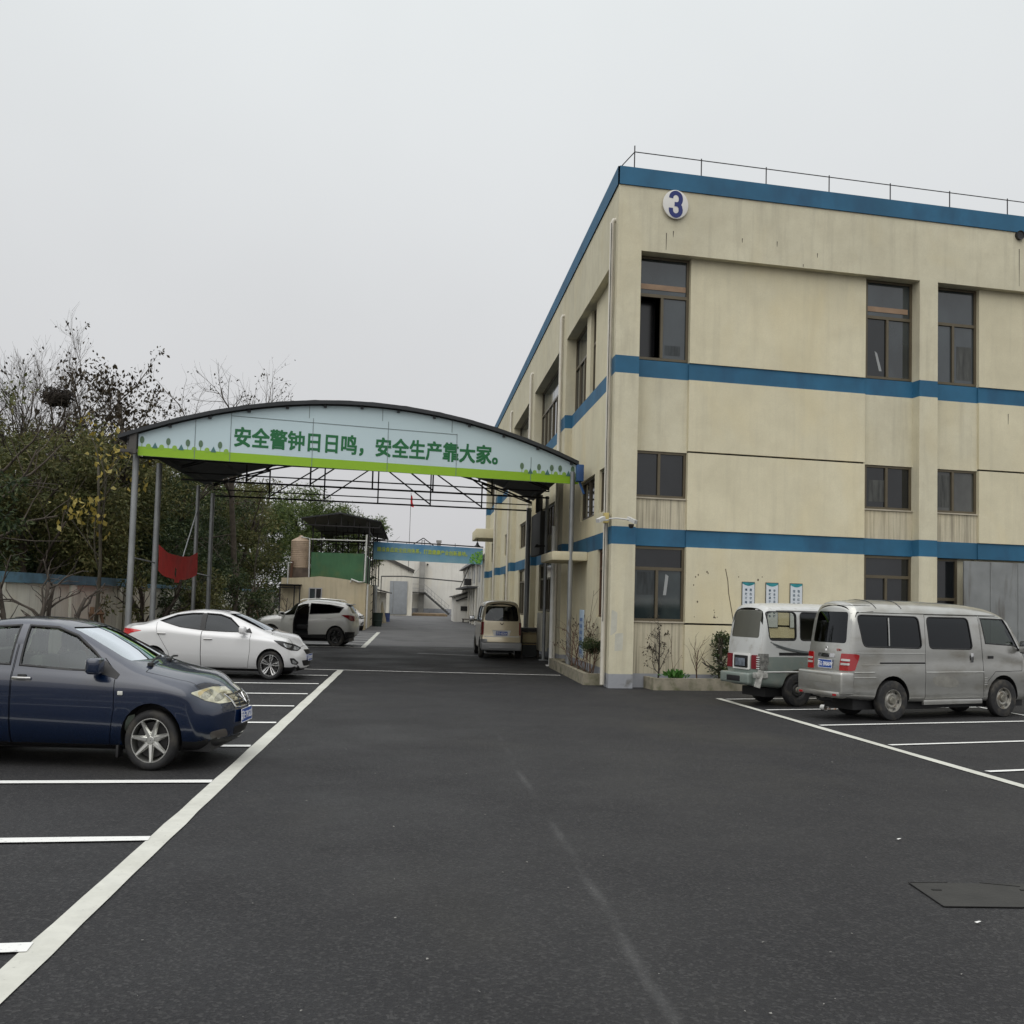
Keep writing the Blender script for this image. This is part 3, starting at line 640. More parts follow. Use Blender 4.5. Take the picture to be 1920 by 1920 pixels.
# --- silver van on the right
SILV = carpaint('paint_silver_beige', (.47,.468,.44), .28, .75, .9, dirt=((.30,.28,.235), 1.4, (1,1,2.5), .5), var=.05)
RWM = glass('glass_rear_dark', (.05,.055,.06), 1.0)
sp = dict(x0=-3.57, x1=.95, axles=[0, -2.62], R=.325, arch=.385, ww_in=.44, track=.575, tw=.19, rr=.57, rimstyle='steel', rimmat=mat('steel_wheel', (.34,.33,.30), .5, .6, var=.3, vscale=14, dirt=((.14,.10,.06), 10)), near='R', tuck=.03, bulge=.012,
 zr=[(-3.57,1.83),(-3.52,1.90),(-3.3,1.945),(-2.6,1.975),(-1.9,1.975),(-.9,1.955),(-.3,1.91),(.02,1.83),(.2,1.7),(.5,1.33),(.66,1.13),(.8,1.04),(.95,.95)],
 belt=[(-3.57,1.16),(-.45,1.16),(.3,1.08),(.6,1.02),(.95,.82)], zb=[(-3.57,.36),(-3.2,.33),(-2,.27),(.6,.26),(.95,.32)],
 ww=[(-3.57,.60),(-3.48,.64),(-3.3,.655),(0,.655),(.5,.64),(.8,.58),(.95,.5)], wb=[(-3.57,.585),(-3.48,.625),(-3.3,.64),(0,.64),(.5,.62),(.8,.54),(.95,.46)],
 wr=[(-3.57,.54),(-3.48,.565),(-3.2,.578),(-.5,.578),(0,.56),(.4,.55),(.95,.4)], drop=[(-3.57,.15),(-3.2,.19),(-.5,.19),(0,.13),(.3,.06),(.95,.05)], zw=[(-3.57,.72),(0,.72),(.95,.6)],
 nose=[(.3,-.05),(.5,.03),(.8,.03),(1.0,-.06)], tail=[(.4,.0),(.8,.03),(1.1,.01),(1.24,-.015),(1.77,-.11),(1.95,-.17)], kF=.16, kR=.05, nblend=.5, tblend=.25, cab=(-3.42,.2), floor=.45,
 windows=[dict(poly=rnd([(-3.37,1.71),(-2.03,1.70),(-1.96,1.19),(-3.25,1.21)], .09), mat=GL_DARK, door=None), dict(poly=rnd([(-1.83,1.70),(-.86,1.70),(-.76,1.18),(-1.77,1.19)], .08), mat=GL_DARK, door=0),
          dict(poly=[(-.53,1.70),(.06,1.69),(.43,1.17),(.3,1.25),(-.43,1.285)], mat=glass('glass_cab', (.35,.36,.29), 1.3), door=1)],
 ws=rnd([(-.5,1.15),(.5,1.15),(.46,1.74),(-.46,1.74)], .05), ws_t=-.1, wsmat=GL_WS, rw=rnd([(-.49,1.25),(.49,1.25),(.44,1.76),(-.44,1.76)], .07), rw_t=3.2, rwmat=RWM,
 doors=[dict(poly=[(-1.88,.33),(-1.88,1.745),(-.60,1.745),(-.50,.9),(-.48,.33)], ax='R', name='sliding_door', label='dented sliding door with scraped paint below the window'), dict(poly=[(-.57,1.745),(.12,1.735),(.52,1.12),(.49,.80),(-.2,.79),(-.39,.62),(-.46,.45)], ax='R'),
        dict(poly=rnd([(-.57,1.87),(-.60,1.1),(-.60,.80),(.60,.80),(.60,1.1),(.57,1.87)], .05), ax='B', t0=3.40, name='tailgate')])
a = R(21); d_ = Vector((math.cos(a), math.sin(a), 0)); n_ = Vector((-math.sin(a), math.cos(a), 0))
def van_place(contact, half): return Vector((*contact, 0)) + n_*half + d_*2.62
van = thing('silver_van', 'beige silver minibus with a blue rear plate, nearer of the two right vans', 'van', van_place((7.90, 16.99), .52), a, scale=(1, .78, 1))
K = make_car(sp, van, SILV); S = K['surf']
for s in (-1, 1):
    o = K['patch'](rnd([(s*.64,1.085),(s*.41,1.085),(s*.38,.81),(s*.64,.81)], .02), 'B', RED_LAMP, 'tail_light', None, .012, .03, 3.2)
    K['patch'](rnd([(s*.60,1.0),(s*.43,1.0),(s*.425,.965),(s*.60,.965)], .01), 'B', CLEAR_LAMP, 'reversing_lens', o, .02, .012, 3.2)
    K['patch'](rnd([(s*.60,.935),(s*.42,.935),(s*.415,.90),(s*.60,.90)], .01), 'B', CLEAR_LAMP, 'reversing_lens', o, .02, .012, 3.2)
K['patch']([(-3.7,1.085),(-3.51,1.085),(-3.51,.81),(-3.7,.81)], 'R', RED_LAMP, 'tail_light', None, .006, .02, .60)
tg = K['doors'][2]
K['patch'](rnd([(-.24,1.075),(.24,1.075),(.24,1.015),(-.24,1.015)], .015), 'B', CHROME, 'tailgate_trim', tg, .008, .01, 3.2)
K['patch'](rnd([(-.08,1.06),(.09,1.06),(.07,1.01),(-.08,1.01)], .015), 'B', BLACK, 'tailgate_handle', tg, .018, .01, 3.2)
p = S(0, .91, 'B')[0]; plate(van, pm(REARM, p.x-.012, 0, .905, R(0)), '苏E·3R06W', .40, .135, .093)
mb = MB(); p = S(0, 1.15, 'B')[0]; MM = Matrix.Translation((p.x-.008, 0, 1.15)) @ Matrix.Rotation(R(-90), 4, 'Y')
mb.lathe([(.032,0),(.036,.004),(.040,0)], 20, MM); mb.tube([p+Vector((-.01,-.01,.035)), p+Vector((-.012,.005,0)), p+Vector((-.01,-.015,-.032))], .006, 5); mb.build('emblem', CHROME, tg)
me = text_mesh('GTM', .05, .002, .001); p = S(-.32, 1.12, 'B')[0]; me.transform(pm(REARM, p.x-.008, -.28, 1.125)); link('lettering', me, mat('red_script', (.35,.03,.02), .4), tg)
mb = MB(); mb.rbox(-3.74, -3.46, -.655, .655, .43, .79, .045, seg=3); mb.rbox(-3.77, -3.5, -.60, .60, .40, .47, .02); b = mb.build('rear_bumper', SILV, van)
mb = MB(); mb.rbox(-3.745, -3.73, -.36, .30, .60, .72, .006); mb.build('bumper_recess', mat('paint_silver_shadow', (.30,.295,.27), .45, .4), b)  # flat raised panel; the recess shade is put into its darker silver
for y in (-.5, .5): box_part('bumper_reflector', b, RED_LAMP, (-3.78, -3.765, y-.05, y+.05, .41, .445), .004)
for z0, z1, x0, x1, m in ((.775, .80, -3.46, -3.03, SILV), (.70, .715, -3.46, -3.0, SILV), (.925, .955, -2.9, -1.89, mat('car_black')), (.90, .912, -3.3, -1.89, SILV), (1.09, 1.105, -3.45, -1.89, SILV)):
    mb = MB(); mb.tube([S(x0+(x1-x0)*i/8, (z0+z1)/2, 'R')[0]+Vector((0,-.004,0)) for i in range(9)], (z1-z0)/2, 6); mb.build('body_moulding', m, van)
mb = MB(); mb.tube([S(-3.5+3.6*i/16, 1.765, 'R')[0]+Vector((0,-.008,0)) for i in range(17)], .012, 6); mb.build('rain_gutter', SILV, van)
mb = MB(); mb.tube([S(-1.87+1.38*i/8, .785, 'R')[0]+Vector((0,-.004,0)) for i in range(9)], .012, 6); mb.build('body_moulding', SILV, K['doors'][0])
for x in (-2.98, -2.42):
    mb = MB(); mb.tube([S(x+.06*(1-i/7), -.545+.9*(i/7)**1.6, 'T')[0]+Vector((0,0,.001)) for i in range(8)], .009, 5); mb.build('roof_seam', BLACK, van)
mb = MB(); mb.tube([S(-2.70, 1.22+.46*i/4, 'R')[0]+Vector((0,-.008,0)) for i in range(5)], .011, 5); mb.build('window_bar', mat('alloy'), van)
handle(K['doors'][0], S, -.78, 1.03, 'R', CHROME, .06, .16); handle(K['doors'][1], S, -.32, 1.04, 'R', BLACK, .13, .05, False)
for i in range(4): box_part('side_vent', van, mat('alloy'), (-.47, -.40, S(-.43, .62, 'R')[0].y-.006, S(-.43, .62, 'R')[0].y+.01, .56+.04*i, .575+.04*i), .003)
K['patch'](rnd([(-1.75,.70),(-1.4,.74),(-1.05,.62),(-1.2,.52),(-1.65,.55)], .1), 'R', mat('scuffed_paint', (.36,.35,.315), .42, .65, var=.15, vscale=9), 'dent_mark', K['doors'][0], .001, 0)
mb = MB(); mb.rbox(-1.9, -.5, -.63, -.56, .24, .33, .02); mb.build('sill', SILV, van)
mirror(van, S, .40, 1.22, 'R', BLACK, .18, .22, .17, .1)
for y in (-.3, .3): seat(van, -.35, y, .6, mat('seat_cloth', (.2,.2,.18), .9))
mb = MB(); mb.tube([(-3.6, -.2, .33), (-3.62, .1, .31), (-3.55, .3, .33)], .03, 8); mb.build('exhaust_pipe', BLACK, van)

# --- old white and green van behind it
g = G('paint_old_two_tone'); sep_ = g.n('ShaderNodeSeparateXYZ'); g.l(g.tc.outputs['Object'], sep_.inputs[0])
dirtn = g.rng(g.noise(3, 7, None, .65), .5, .7, 0, 1); rust = g.rng(g.noise(6, 8, None, .7), .60, .72, 0, 1)
cc = g.mix(g.math('GREATER_THAN', sep_.outputs[2], .905), (.19,.225,.205), (.52,.53,.52)); cc = g.mix(g.math('MULTIPLY', dirtn, .5), cc, (.32,.31,.27)); cc = g.mix(g.math('MULTIPLY', rust, .55), cc, (.16,.11,.07))
g.color(cc); g.setp(Roughness=.42, Metallic=.1, Coat_Weight=.35); OLDP = g.m
sp = dict(sp); sp.update(x0=-3.17, axles=[0, -2.3], R=.30, arch=.36, rr=.56, rimmat=mat('steel_wheel_dark', (.06,.06,.06), .5, .4, var=.3, vscale=12),
 zr=[(-3.17,1.74),(-3.12,1.82),(-2.9,1.865),(-2,1.885),(-.6,1.875),(-.1,1.80),(.15,1.62),(.45,1.25),(.6,1.08),(.8,.98),(.95,.9)],
 belt=[(-3.17,1.16),(-.45,1.16),(.3,1.08),(.6,1.0),(.95,.8)], zb=[(-3.17,.38),(-2.9,.35),(-2,.28),(.6,.26),(.95,.32)],
 ww=[(-3.17,.60),(-3.08,.64),(-2.9,.65),(0,.65),(.5,.63),(.8,.57),(.95,.5)], wb=[(-3.17,.59),(-3.08,.63),(-2.9,.64),(0,.64),(.5,.61),(.8,.53),(.95,.46)],
 wr=[(-3.17,.55),(-3.08,.575),(-2.8,.59),(-.5,.59),(0,.56),(.4,.54),(.95,.4)], drop=[(-3.17,.10),(-2.9,.12),(-.5,.12),(0,.1),(.3,.06),(.95,.05)], zw=[(-3.17,.72),(0,.72),(.95,.6)],
 tail=[(.4,.03),(.8,.03),(1.1,.01),(1.24,-.01),(1.75,-.10),(1.9,-.15)], cab=(-3.08,.15), floor=.5,
 windows=[dict(poly=rnd([(-3.02,1.715),(-2.36,1.71),(-2.36,1.215),(-2.96,1.215)], .07), mat=GL_CLEAR, door=None), dict(poly=rnd([(-2.25,1.71),(-1.45,1.70),(-1.45,1.215),(-2.25,1.215)], .07), mat=GL_CLEAR, door=None)],
 ws=rnd([(-.5,1.12),(.5,1.12),(.46,1.66),(-.46,1.66)], .05), ws_t=-.1, wsmat=GL_WS, rw=rnd([(-.50,1.24),(.50,1.24),(.46,1.74),(-.46,1.74)], .06), rw_t=2.95, rwmat=mat('dusty_glass', (.085,.085,.07), .35, var=.12, vscale=2), doors=[])
old = thing('old_van', 'battered white over green van with broken rear corner, behind the silver minibus', 'van', Vector((7.07, 19.07, 0)) + n_*.52 + d_*2.3, a, scale=(1, .78, 1))
K = make_car(sp, old, OLDP, mat('old_van_trim', (.24,.24,.22), .8)); S = K['surf']
OW = mat('old_white_trim', (.66,.66,.64), .4, var=.06)
fr = K['patch'](rnd([(-.30,.95),(.32,.95),(.32,.66),(-.30,.66)], .03), 'B', OW, 'plate_frame', None, .02, .03, 2.9)
K['patch'](rnd([(-.24,.91),(.26,.91),(.26,.69),(-.24,.69)], .02), 'B', BLACK, 'plate_recess', fr, .024, .02, 2.9)
p = S(0, .8, 'B')[0]; mb = MB(); mb.rbox(p.x-.05, p.x-.035, -.18, .16, .72, .86, .004); mb.build('licence_plate', mat('plate_worn', (.12,.14,.17), .6, var=.4, vscale=9), old)
for s, y0, y1 in ((-1, .34, .52), (1, .36, .63)): K['patch'](rnd([(s*y0,.93),(s*y1,.93),(s*y1,.68),(s*y0,.68)], .02), 'B', mat('lamp_red_dull', (.17,.012,.02), .25), 'tail_light', None, .014, .02, 2.9)
K['patch'](rnd([(-.53,.96),(-.645,.96),(-.645,.66),(-.53,.66)], .01), 'B', mat('broken_socket', (.16,.16,.15), .5, .3, var=.6, vscale=20), 'broken_lamp_socket', None, .004, .01, 2.9)
mb = MB()
for i in range(6): mb.box(-3.21, -3.19, -.63, -.545, .69+.04*i, .705+.04*i)
mb.build('socket_rib', OW, old)
mb = MB(); mb.rbox(-3.30, -3.05, -.40, .655, .40, .60, .04, seg=3); b = mb.build('rear_bumper', OLDP, old); mb = MB(); mb.rbox(-3.31, -3.29, -.1, .38, .44, .54, .006); mb.build('bumper_recess', BLACK, b)
mb = MB(); mb.bar((-3.22, -.60, .36), (-3.16, -.645, .66), .05, .12); mb.rbox(-3.24, -3.0, -.66, -.46, .52, .62, .02); mb.build('broken_bumper_end', mat('broken_bumper', (.33,.33,.31), .5, var=.4, vscale=14), old)
K['patch']([(-2.75,.985),(-2.75,.93),(-1.3,.93),(-1.3,.985)], 'R', BLACK, 'slide_rail', None, .004, .006)
for k, (z0, z1) in enumerate(((1.17,1.0),(1.13,.98),(1.09,.97))):
    mb = MB(); mb.tube([S(-2.95+.06*k+1.0*t, z0+(z1-z0)*(1-(1-t)**2), 'R')[0]+Vector((0,-.001,0)) for t in [i/10 for i in range(11)]], [.004+.011*math.sin(math.pi*min(1,t/10+.05)) for t in range(11)], 5); mb.build('side_stripe', mat('stripe_grey', (.09,.1,.1), .5), old)
mb = MB(); mb.tube([S(-3.1+3.0*i/12, .635, 'R')[0]+Vector((0,-.004,0)) for i in range(13)], .012, 6); mb.tube([S(-3.05+3.0*i/12, 1.755, 'R')[0]+Vector((0,-.004,0)) for i in range(13)], .009, 6); mb.build('body_moulding', OW, old)
mb = MB(); mb.tube([S(-3.05+3.0*i/12, 1.735, 'R')[0]+Vector((0,-.002,0)) for i in range(13)], .006, 6); mb.build('rain_gutter', BLACK, old)

# --- gold microvan in the lane
GOLD = carpaint('paint_champagne', (.55,.48,.34), .34, .35, .8, dirt=((.33,.29,.21), 2.0, None, .55), var=.05)
LOWG = mat('bumper_grey', (.22,.225,.23), .45, .2, coat=.4)
sp = dict(x0=-3.12, x1=.72, axles=[0, -2.5], R=.30, arch=.34, ww_in=.5, track=.655, tw=.17, rr=.6, rimstyle='steel', rimmat=mat('steel_wheel'), near='L', tuck=.03, bulge=.015,
 zr=[(-3.12,1.55),(-3.07,1.68),(-2.9,1.755),(-2.2,1.79),(-1,1.77),(-.4,1.69),(-.1,1.52),(.2,1.22),(.35,1.08),(.55,.98),(.72,.86)],
 belt=[(-3.12,1.06),(-.5,1.06),(.1,1.0),(.72,.75)], zb=[(-3.12,.26),(-2.9,.24),(-2,.22),(.4,.22),(.72,.28)],
 ww=[(-3.12,.66),(-3.0,.71),(-2.7,.725),(0,.725),(.4,.69),(.72,.58)], wb=[(-3.12,.65),(-3.0,.70),(-2.7,.71),(0,.71),(.4,.66),(.72,.52)],
 wr=[(-3.12,.53),(-3.0,.56),(-2.7,.58),(-.6,.58),(0,.58),(.4,.52),(.72,.4)], drop=[(-3.12,.09),(-2.9,.11),(-.5,.11),(0,.07),(.72,.05)], zw=[(-3.12,.6),(0,.64),(.72,.55)],
 nose=[(.3,-.05),(.5,.03),(.9,-.04)], tail=[(.25,.02),(.5,.06),(.7,.03),(1.1,.0),(1.6,-.09),(1.75,-.14)], kF=.16, kR=.09, nblend=.5, tblend=.3, cab=(-2.98,-.05), floor=.45,
 windows=[dict(poly=rnd([(-2.85,1.13),(-2.85,1.56),(-1.95,1.58),(-1.95,1.13)], .06), mat=GL_DARK, door=None), dict(poly=rnd([(-1.85,1.13),(-1.85,1.58),(-.95,1.58),(-.95,1.13)], .05), mat=GL_DARK, door=None),
          dict(poly=rnd([(-.85,1.13),(-.85,1.58),(-.45,1.54),(.12,1.1)], .04), mat=glass('glass_cab'), door=None)],
 ws=rnd([(-.55,1.12),(.55,1.12),(.48,1.60),(-.48,1.60)], .05), ws_t=-.5, wsmat=glass('glass_ws_plain', (.7,.72,.7)), rw=rnd([(-.61,1.15),(.61,1.15),(.53,1.60),(-.53,1.60)], .09), rw_t=2.7, rwmat=glass('glass_rear_dark'),
 doors=[dict(poly=rnd([(-.55,1.69),(-.645,1.1),(-.62,.52),(.62,.52),(.645,1.1),(.55,1.69)], .06), ax='B', t0=2.95, name='tailgate')])
gold = thing('gold_microvan', 'champagne gold microvan seen from behind beside the long building', 'van', (2.72, 35.72, 0), R(90), scale=(1, .87, 1))
K = make_car(sp, gold, GOLD); S = K['surf']; tg = K['doors'][0]
for s in (-1, 1): K['patch'](rnd([(s*.615,1.12),(s*.715,1.10),(s*.72,.72),(s*.625,.72)], .02), 'B', mat('lamp_red_dark2', (.16,.008,.01), .15, coat=1), 'tail_light', None, .014, .03, 2.6)
K['patch']([(-3.2,1.12),(-3.03,1.1),(-3.0,.75),(-3.2,.72)], 'L', mat('lamp_red_dark2'), 'tail_light', None, .008, .02, .66)
K['patch']([(-3.2,.60),(-2.86,.58),(-2.82,.2),(-3.2,.2)], 'L', LOWG, 'bumper_side', None, .012, .02, .5)
mb = MB(); mb.rbox(-3.24, -2.98, -.71, .71, .25, .51, .06, seg=3); mb.rbox(-3.26, -3.1, -.45, .45, .31, .37, .02); mb.build('rear_bumper', LOWG, gold)
pf = K['patch'](rnd([(-.36,.96),(.36,.96),(.27,.70),(-.27,.70)], .03), 'B', mat('old_white_trim', (.6,.6,.58), .4), 'plate_panel', tg, .01, .015, 2.8)
K['patch'](rnd([(-.36,.965),(.36,.965),(.34,.87),(-.34,.87)], .02), 'B', GOLD, 'plate_hood', tg, .03, .04, 2.8)
p = S(0, .78, 'B')[0]; plate(gold, pm(REARM, p.x-.022, 0, .775), '苏E·6220A', .42, .125, .09)
mb = MB(); p = S(0, 1.08, 'B')[0]; mb.tube([p+Vector((-.012,-.07,.025)), p+Vector((-.016,-.03,-.02)), p+Vector((-.016,0,-.035)), p+Vector((-.016,.03,-.02)), p+Vector((-.012,.07,.025))], [.005,.014,.017,.014,.005], 6); mb.build('emblem', BLACK, tg)
K['patch']([(-.62,.695),(.62,.695),(.62,.665),(-.62,.665)], 'B', mat('old_white_trim'), 'tailgate_strip', tg, .006, .006, 2.8)
mirror(gold, S, .02, 1.15, 'L', BLACK, .2, .2, .17, .1)
for y in (-.33, .33): seat(gold, -.75, y, .55, mat('seat_cloth')); seat(gold, -1.8, y, .5, mat('seat_cloth'))
mb = MB(); mb.grid(6, 6, lambda u, v: (-2.82+.02*math.sin(9*v), .30-.42*v+.02*math.sin(7*u), 1.57-.38*u*(1-.8*abs(v-.45)))); mb.build('hanging_cloth', mat('cloth_cream', (.6,.58,.5), .9), gold)
mb = MB(); mb.tube([(-2.9, .3, .26), (-3.05, .3, .24), (-3.2, .3, .25)], .03, 8); mb.rbox(-2.6, -2.4, -.55, .55, .24, .34, .03); mb.build('exhaust_pipe', BLACK, gold)
# ------------------------------------------------------------------ ground, yard, markings
g = G('asphalt'); geo = g.tc.outputs['Object']
sx = g.n('ShaderNodeSeparateXYZ'); g.l(geo, sx.inputs[0])
big = g.rng(g.noise(.22, 5, (1, .45, 1), .55, dist=.4), .35, .68, 0, 1); mid = g.rng(g.noise(1.3, 6), .35, .7, 0, 1)
cc = g.mix(big, (.0115,.0115,.0135), (.0235,.023,.0238)); cc = g.mix(g.math('MULTIPLY', mid, .5), cc, (.009,.009,.011))
vor = g.n('ShaderNodeTexVoronoi'); vor.inputs['Scale'].default_value = 62; g.l(geo, vor.inputs['Vector'])
sv = g.n('ShaderNodeSeparateColor'); g.l(vor.outputs['Color'], sv.inputs[0])
cc = g.mix(g.rng(sv.outputs[0], .6, 1.0, 0, .7), cc, (.052,.051,.051)); cc = g.mix(g.rng(sv.outputs[1], .6, 1.0, 0, .55), cc, (.006,.006,.007))
# old scuffs running along the lane
wob = g.noise(.5, 3); xo = g.math('ADD', sx.outputs[0], g.math('MULTIPLY', g.math('SUBTRACT', wob, .5), .16))
band = g.math('ABSOLUTE', g.math('SUBTRACT', xo, 1.18)); bm_ = g.rng(band, .005, .05, 1, 0)
brk = g.rng(g.noise(1.6, 5, (1, .5, 1)), .42, .62, .0, .32)
lim = g.rng(sx.outputs[1], 13, 15, 1, 0)
cc = g.mix(g.math('MULTIPLY', g.math('MULTIPLY', bm_, brk), lim), cc, (.13,.13,.13))
tan = g.rng(g.noise(.35, 4, (1, .6, 1), .5, dist=.3), .55, .75, 0, .5); cc = g.mix(tan, cc, (.038,.036,.029))
g.color(cc); rr = g.rng(g.noise(.6, 5), .35, .7, .62, .85); g.l(rr, g.p.inputs['Roughness']); g.setp(Specular_IOR_Level=.35)
bn = g.math('ADD', g.math('MULTIPLY', vor.outputs['Distance'], .6), g.noise(55, 3)); g.bump(bn, .8, .016)
ASPH = g.m
mb = MB(); mb.add([(-900,-400,0),(900,-400,0),(900,1500,0),(-900,1500,0)], [(0,1,2,3)]); tag(mb.build('ground', ASPH), kind='structure')
mb = MB(); rn = random.Random(12)
for i in range(170):
    y = 3.2+rn.random()**1.6*20; x = rn.uniform(-1.5, 5.5); r_ = rn.uniform(.003, .009); a_ = rn.uniform(0, 6)
    mb.add([(x+r_*math.cos(a_+t)*rn.uniform(.5, 1.3), y+r_*math.sin(a_+t)*rn.uniform(.5, 1.3), .006+rn.uniform(0, .006)) for t in (0, 1.3, 2.6, 3.9, 5.1)], [(0,1,2,3,4)])
tag(mb.build('grit', mat('grit_pale', (.22,.215,.2), .9), recalc=False), 'scattered pale grit on the asphalt of the lane', 'grit', kind='stuff')
YARD = mat('old_concrete', (.082,.082,.084), .8, var=.2, vscale=.5, bump=.3, bscale=30, dirt=((.045,.045,.046), .7, (1,.5,1), .48))
mb = MB(); mb.add([(-7.1,38.4,.004),(4.15,39.9,.004),(4.15,125,.004),(-7.1,125,.004)], [(0,1,2,3)]); tag(mb.build('road', YARD), kind='structure')
EARTH = mat('earth', (.075,.066,.046), .95, var=.35, vscale=1.2, bump=.8, bscale=9, dirt=((.05,.06,.025), 2.2, None, .5))
mb = MB(); mb.box(-9.0, -7.35, 4, 60, -.02, .09); mb.box(-60, -9.25, 0, 130, -.02, .05); tag(mb.build('planting_bed', EARTH), kind='structure')
mb = MB(); mb.box(-7.35, -7.22, 4, 60, -.02, .13); tag(mb.build('kerb', mat('kerb_concrete', (.27,.265,.25), .9, var=.2, vscale=3)), kind='structure')
# painted lines
g = G('road_paint'); n1 = g.rng(g.noise(5, 8, None, .7), .35, .60, 0, 1); n2 = g.rng(g.noise(30, 5, None, .7), .26, .38, .25, 1)
f = g.math('MULTIPLY', g.rng(n1, 0, 1, .82, 1), n2); cc = g.mix(f, (.14,.14,.135), (.56,.56,.51)); cc = g.mix(g.rng(g.noise(1.2, 4), .4, .7, 0, .35), cc, (.36,.355,.30))
g.color(cc); g.setp(Roughness=.75, Specular_IOR_Level=.3); PAINT = g.m
g = G('road_paint_fresh'); n2 = g.rng(g.noise(30, 5, None, .7), .28, .42, 0, 1); cc = g.mix(n2, (.25,.25,.25), (.70,.70,.68)); g.color(cc); g.setp(Roughness=.7); PAINT2 = g.m
def stripe(mb, p, q, wd, z=.008):
    p = Vector((*p, z)); q = Vector((*q, z)); d = (q-p).normalized(); n = Vector((-d.y, d.x, 0))*wd/2
    k = max(1, int((q-p).length/.5)); vs = []
    rng_ = random.Random(int(p.x*100+p.y*7))
    for i in range(k+1):
        c = p+(q-p)*i/k; j = .006*rng_.uniform(-1, 1)
        vs += [c-n*(1+j/wd*2), c+n*(1+j/wd*2)]
    mb.add(vs, [(2*i, 2*i+1, 2*i+3, 2*i+2) for i in range(k)])
mb = MB(); stripe(mb, (-1.80, 2.5), (-1.68, 26.15), .158); stripe(mb, (-1.69, 37.6), (-1.67, 53.9), .175)
stripe(mb, (5.965, 20.42), (6.55, 8.0), .13)
tag(mb.build('parking_edge_line', PAINT, recalc=False), kind='structure')
mb = MB()
for y in (3.2, 5.62, 8.03, 10.44, 12.86, 15.2, 17.47, 19.64, 21.9, 24.2): stripe(mb, (-1.84, y), (-7.1, y-.52), .145, .012)
for y in (37.7, 40.1, 42.5, 44.9, 47.3, 49.7, 52.1): stripe(mb, (-1.78, y), (-7.0, y-.5), .14, .012)
stripe(mb, (3.62, 25.85), (-7.1, 26.25), .10, .012); stripe(mb, (2.1, 33.9), (.2, 34.6), .07, .012)
dd = Vector((math.cos(R(16)), math.sin(R(16)), 0))
for x, y in ((6.0, 20.25), (6.14, 18.3), (6.23, 16.06), (6.33, 13.87), (6.48, 11.7), (6.55, 9.5)): stripe(mb, (x+.07, y), (x+4.9*dd.x, y+4.9*dd.y), .10, .012)
stripe(mb, (10.75, 21.5), (11.3, 8.8), .1, .012)
tag(mb.build('parking_bay_lines', PAINT2, recalc=False), kind='structure')
CONC = mat('concrete_grey', (.23,.225,.205), .9, var=.25, vscale=2.5, bump=.4, bscale=25, dirt=((.09,.10,.06), 3.2, None, .48))
mb = MB(); mb.add([(3.33,6.92,.006),(3.29,6.37,.006),(4.2,6.34,.006),(4.25,6.9,.006)], [(0,1,2,3)]); mc = mb.build('manhole_cover', mat('cover_concrete', (.0235,.023,.0205), .85, var=.2, vscale=6, bump=.5, bscale=40), recalc=False)
tag(mc, 'rectangular concrete manhole cover sunk in the asphalt at lower right', 'manhole cover')
mb = MB()
for p, q in (((3.33,6.92),(3.6,6.93)),((3.82,6.92),(4.05,6.83)),((3.29,6.37),(4.2,6.34)),((3.33,6.92),(3.29,6.37))): mb.bar((*p, .008), (*q, .008), .008, .004)
mb.box(3.40, 3.46, 6.73, 6.75, .005, .012); mb.box(4.0, 4.06, 6.73, 6.75, .005, .012); mb.build('cover_gap', mat('gap_black', (.014,.014,.013), .9), mc)

# ------------------------------------------------------------------ the long factory building
CREAM = plaster('plaster_cream', (.635,.595,.45), .6, .32); CREAM2 = plaster('plaster_cream_panel', (.68,.628,.46), .40, .17, .2); STAIN = plaster('plaster_streaked', (.58,.53,.40), .5, .9, .1, (.15,.135,.11), (11, 11, .35), .44)
BLUEP = mat('paint_band_blue', (.019,.113,.21), .7, var=.2, vscale=.9, dirt=((.014,.07,.14), 1.3, (1,1,.5), .5)); PLINTH = mat('plinth_grey', (.30,.31,.335), .85, var=.12, vscale=2, dirt=((.12,.115,.105), 4, None, .55))
BRONZE = mat('bronze_frame', (.115,.095,.062), .45, .3, var=.1); ALU = mat('alu_frame', (.26,.25,.22), .4, .6)
def pane_mat(name, c, r=.05, ior=1.55, var=.5, vs=.8):
    g = G(name); n = g.rng(g.noise(vs, 4, (1,1,.6)), .3, .7, 0, 1); g.color(g.mix(n, tuple(x*(1-var) for x in c), tuple(x*(1+var) for x in c)))
    g.setp(Roughness=r, IOR=ior, Specular_IOR_Level=.6); g.bump(g.noise(1.2, 2), .02, .02); return g.m
PANES = [pane_mat('pane_dark', (.012,.014,.016)), pane_mat('pane_blue_grey', (.035,.045,.05), .06, 1.7), pane_mat('pane_curtain', (.06,.062,.056), .12, 1.6, .45, 1.6), pane_mat('pane_teal', (.03,.042,.044), .08, 1.6, .6, 1.2), pane_mat('pane_black', (.006,.006,.007), .2)]
P0 = Vector((4.16, 22.4, 0)); A8 = R(8); UF = Vector((math.cos(A8), math.sin(A8), 0)); NF = Vector((-math.sin(A8), math.cos(A8), 0)); US = Vector((0, 1, 0)); NS = Vector((1, 0, 0)); UZ = Vector((0, 0, 1))
fac = thing('factory_building', 'long three storey cream factory building with blue bands and number three sign', 'building', tuple(P0), world=True)
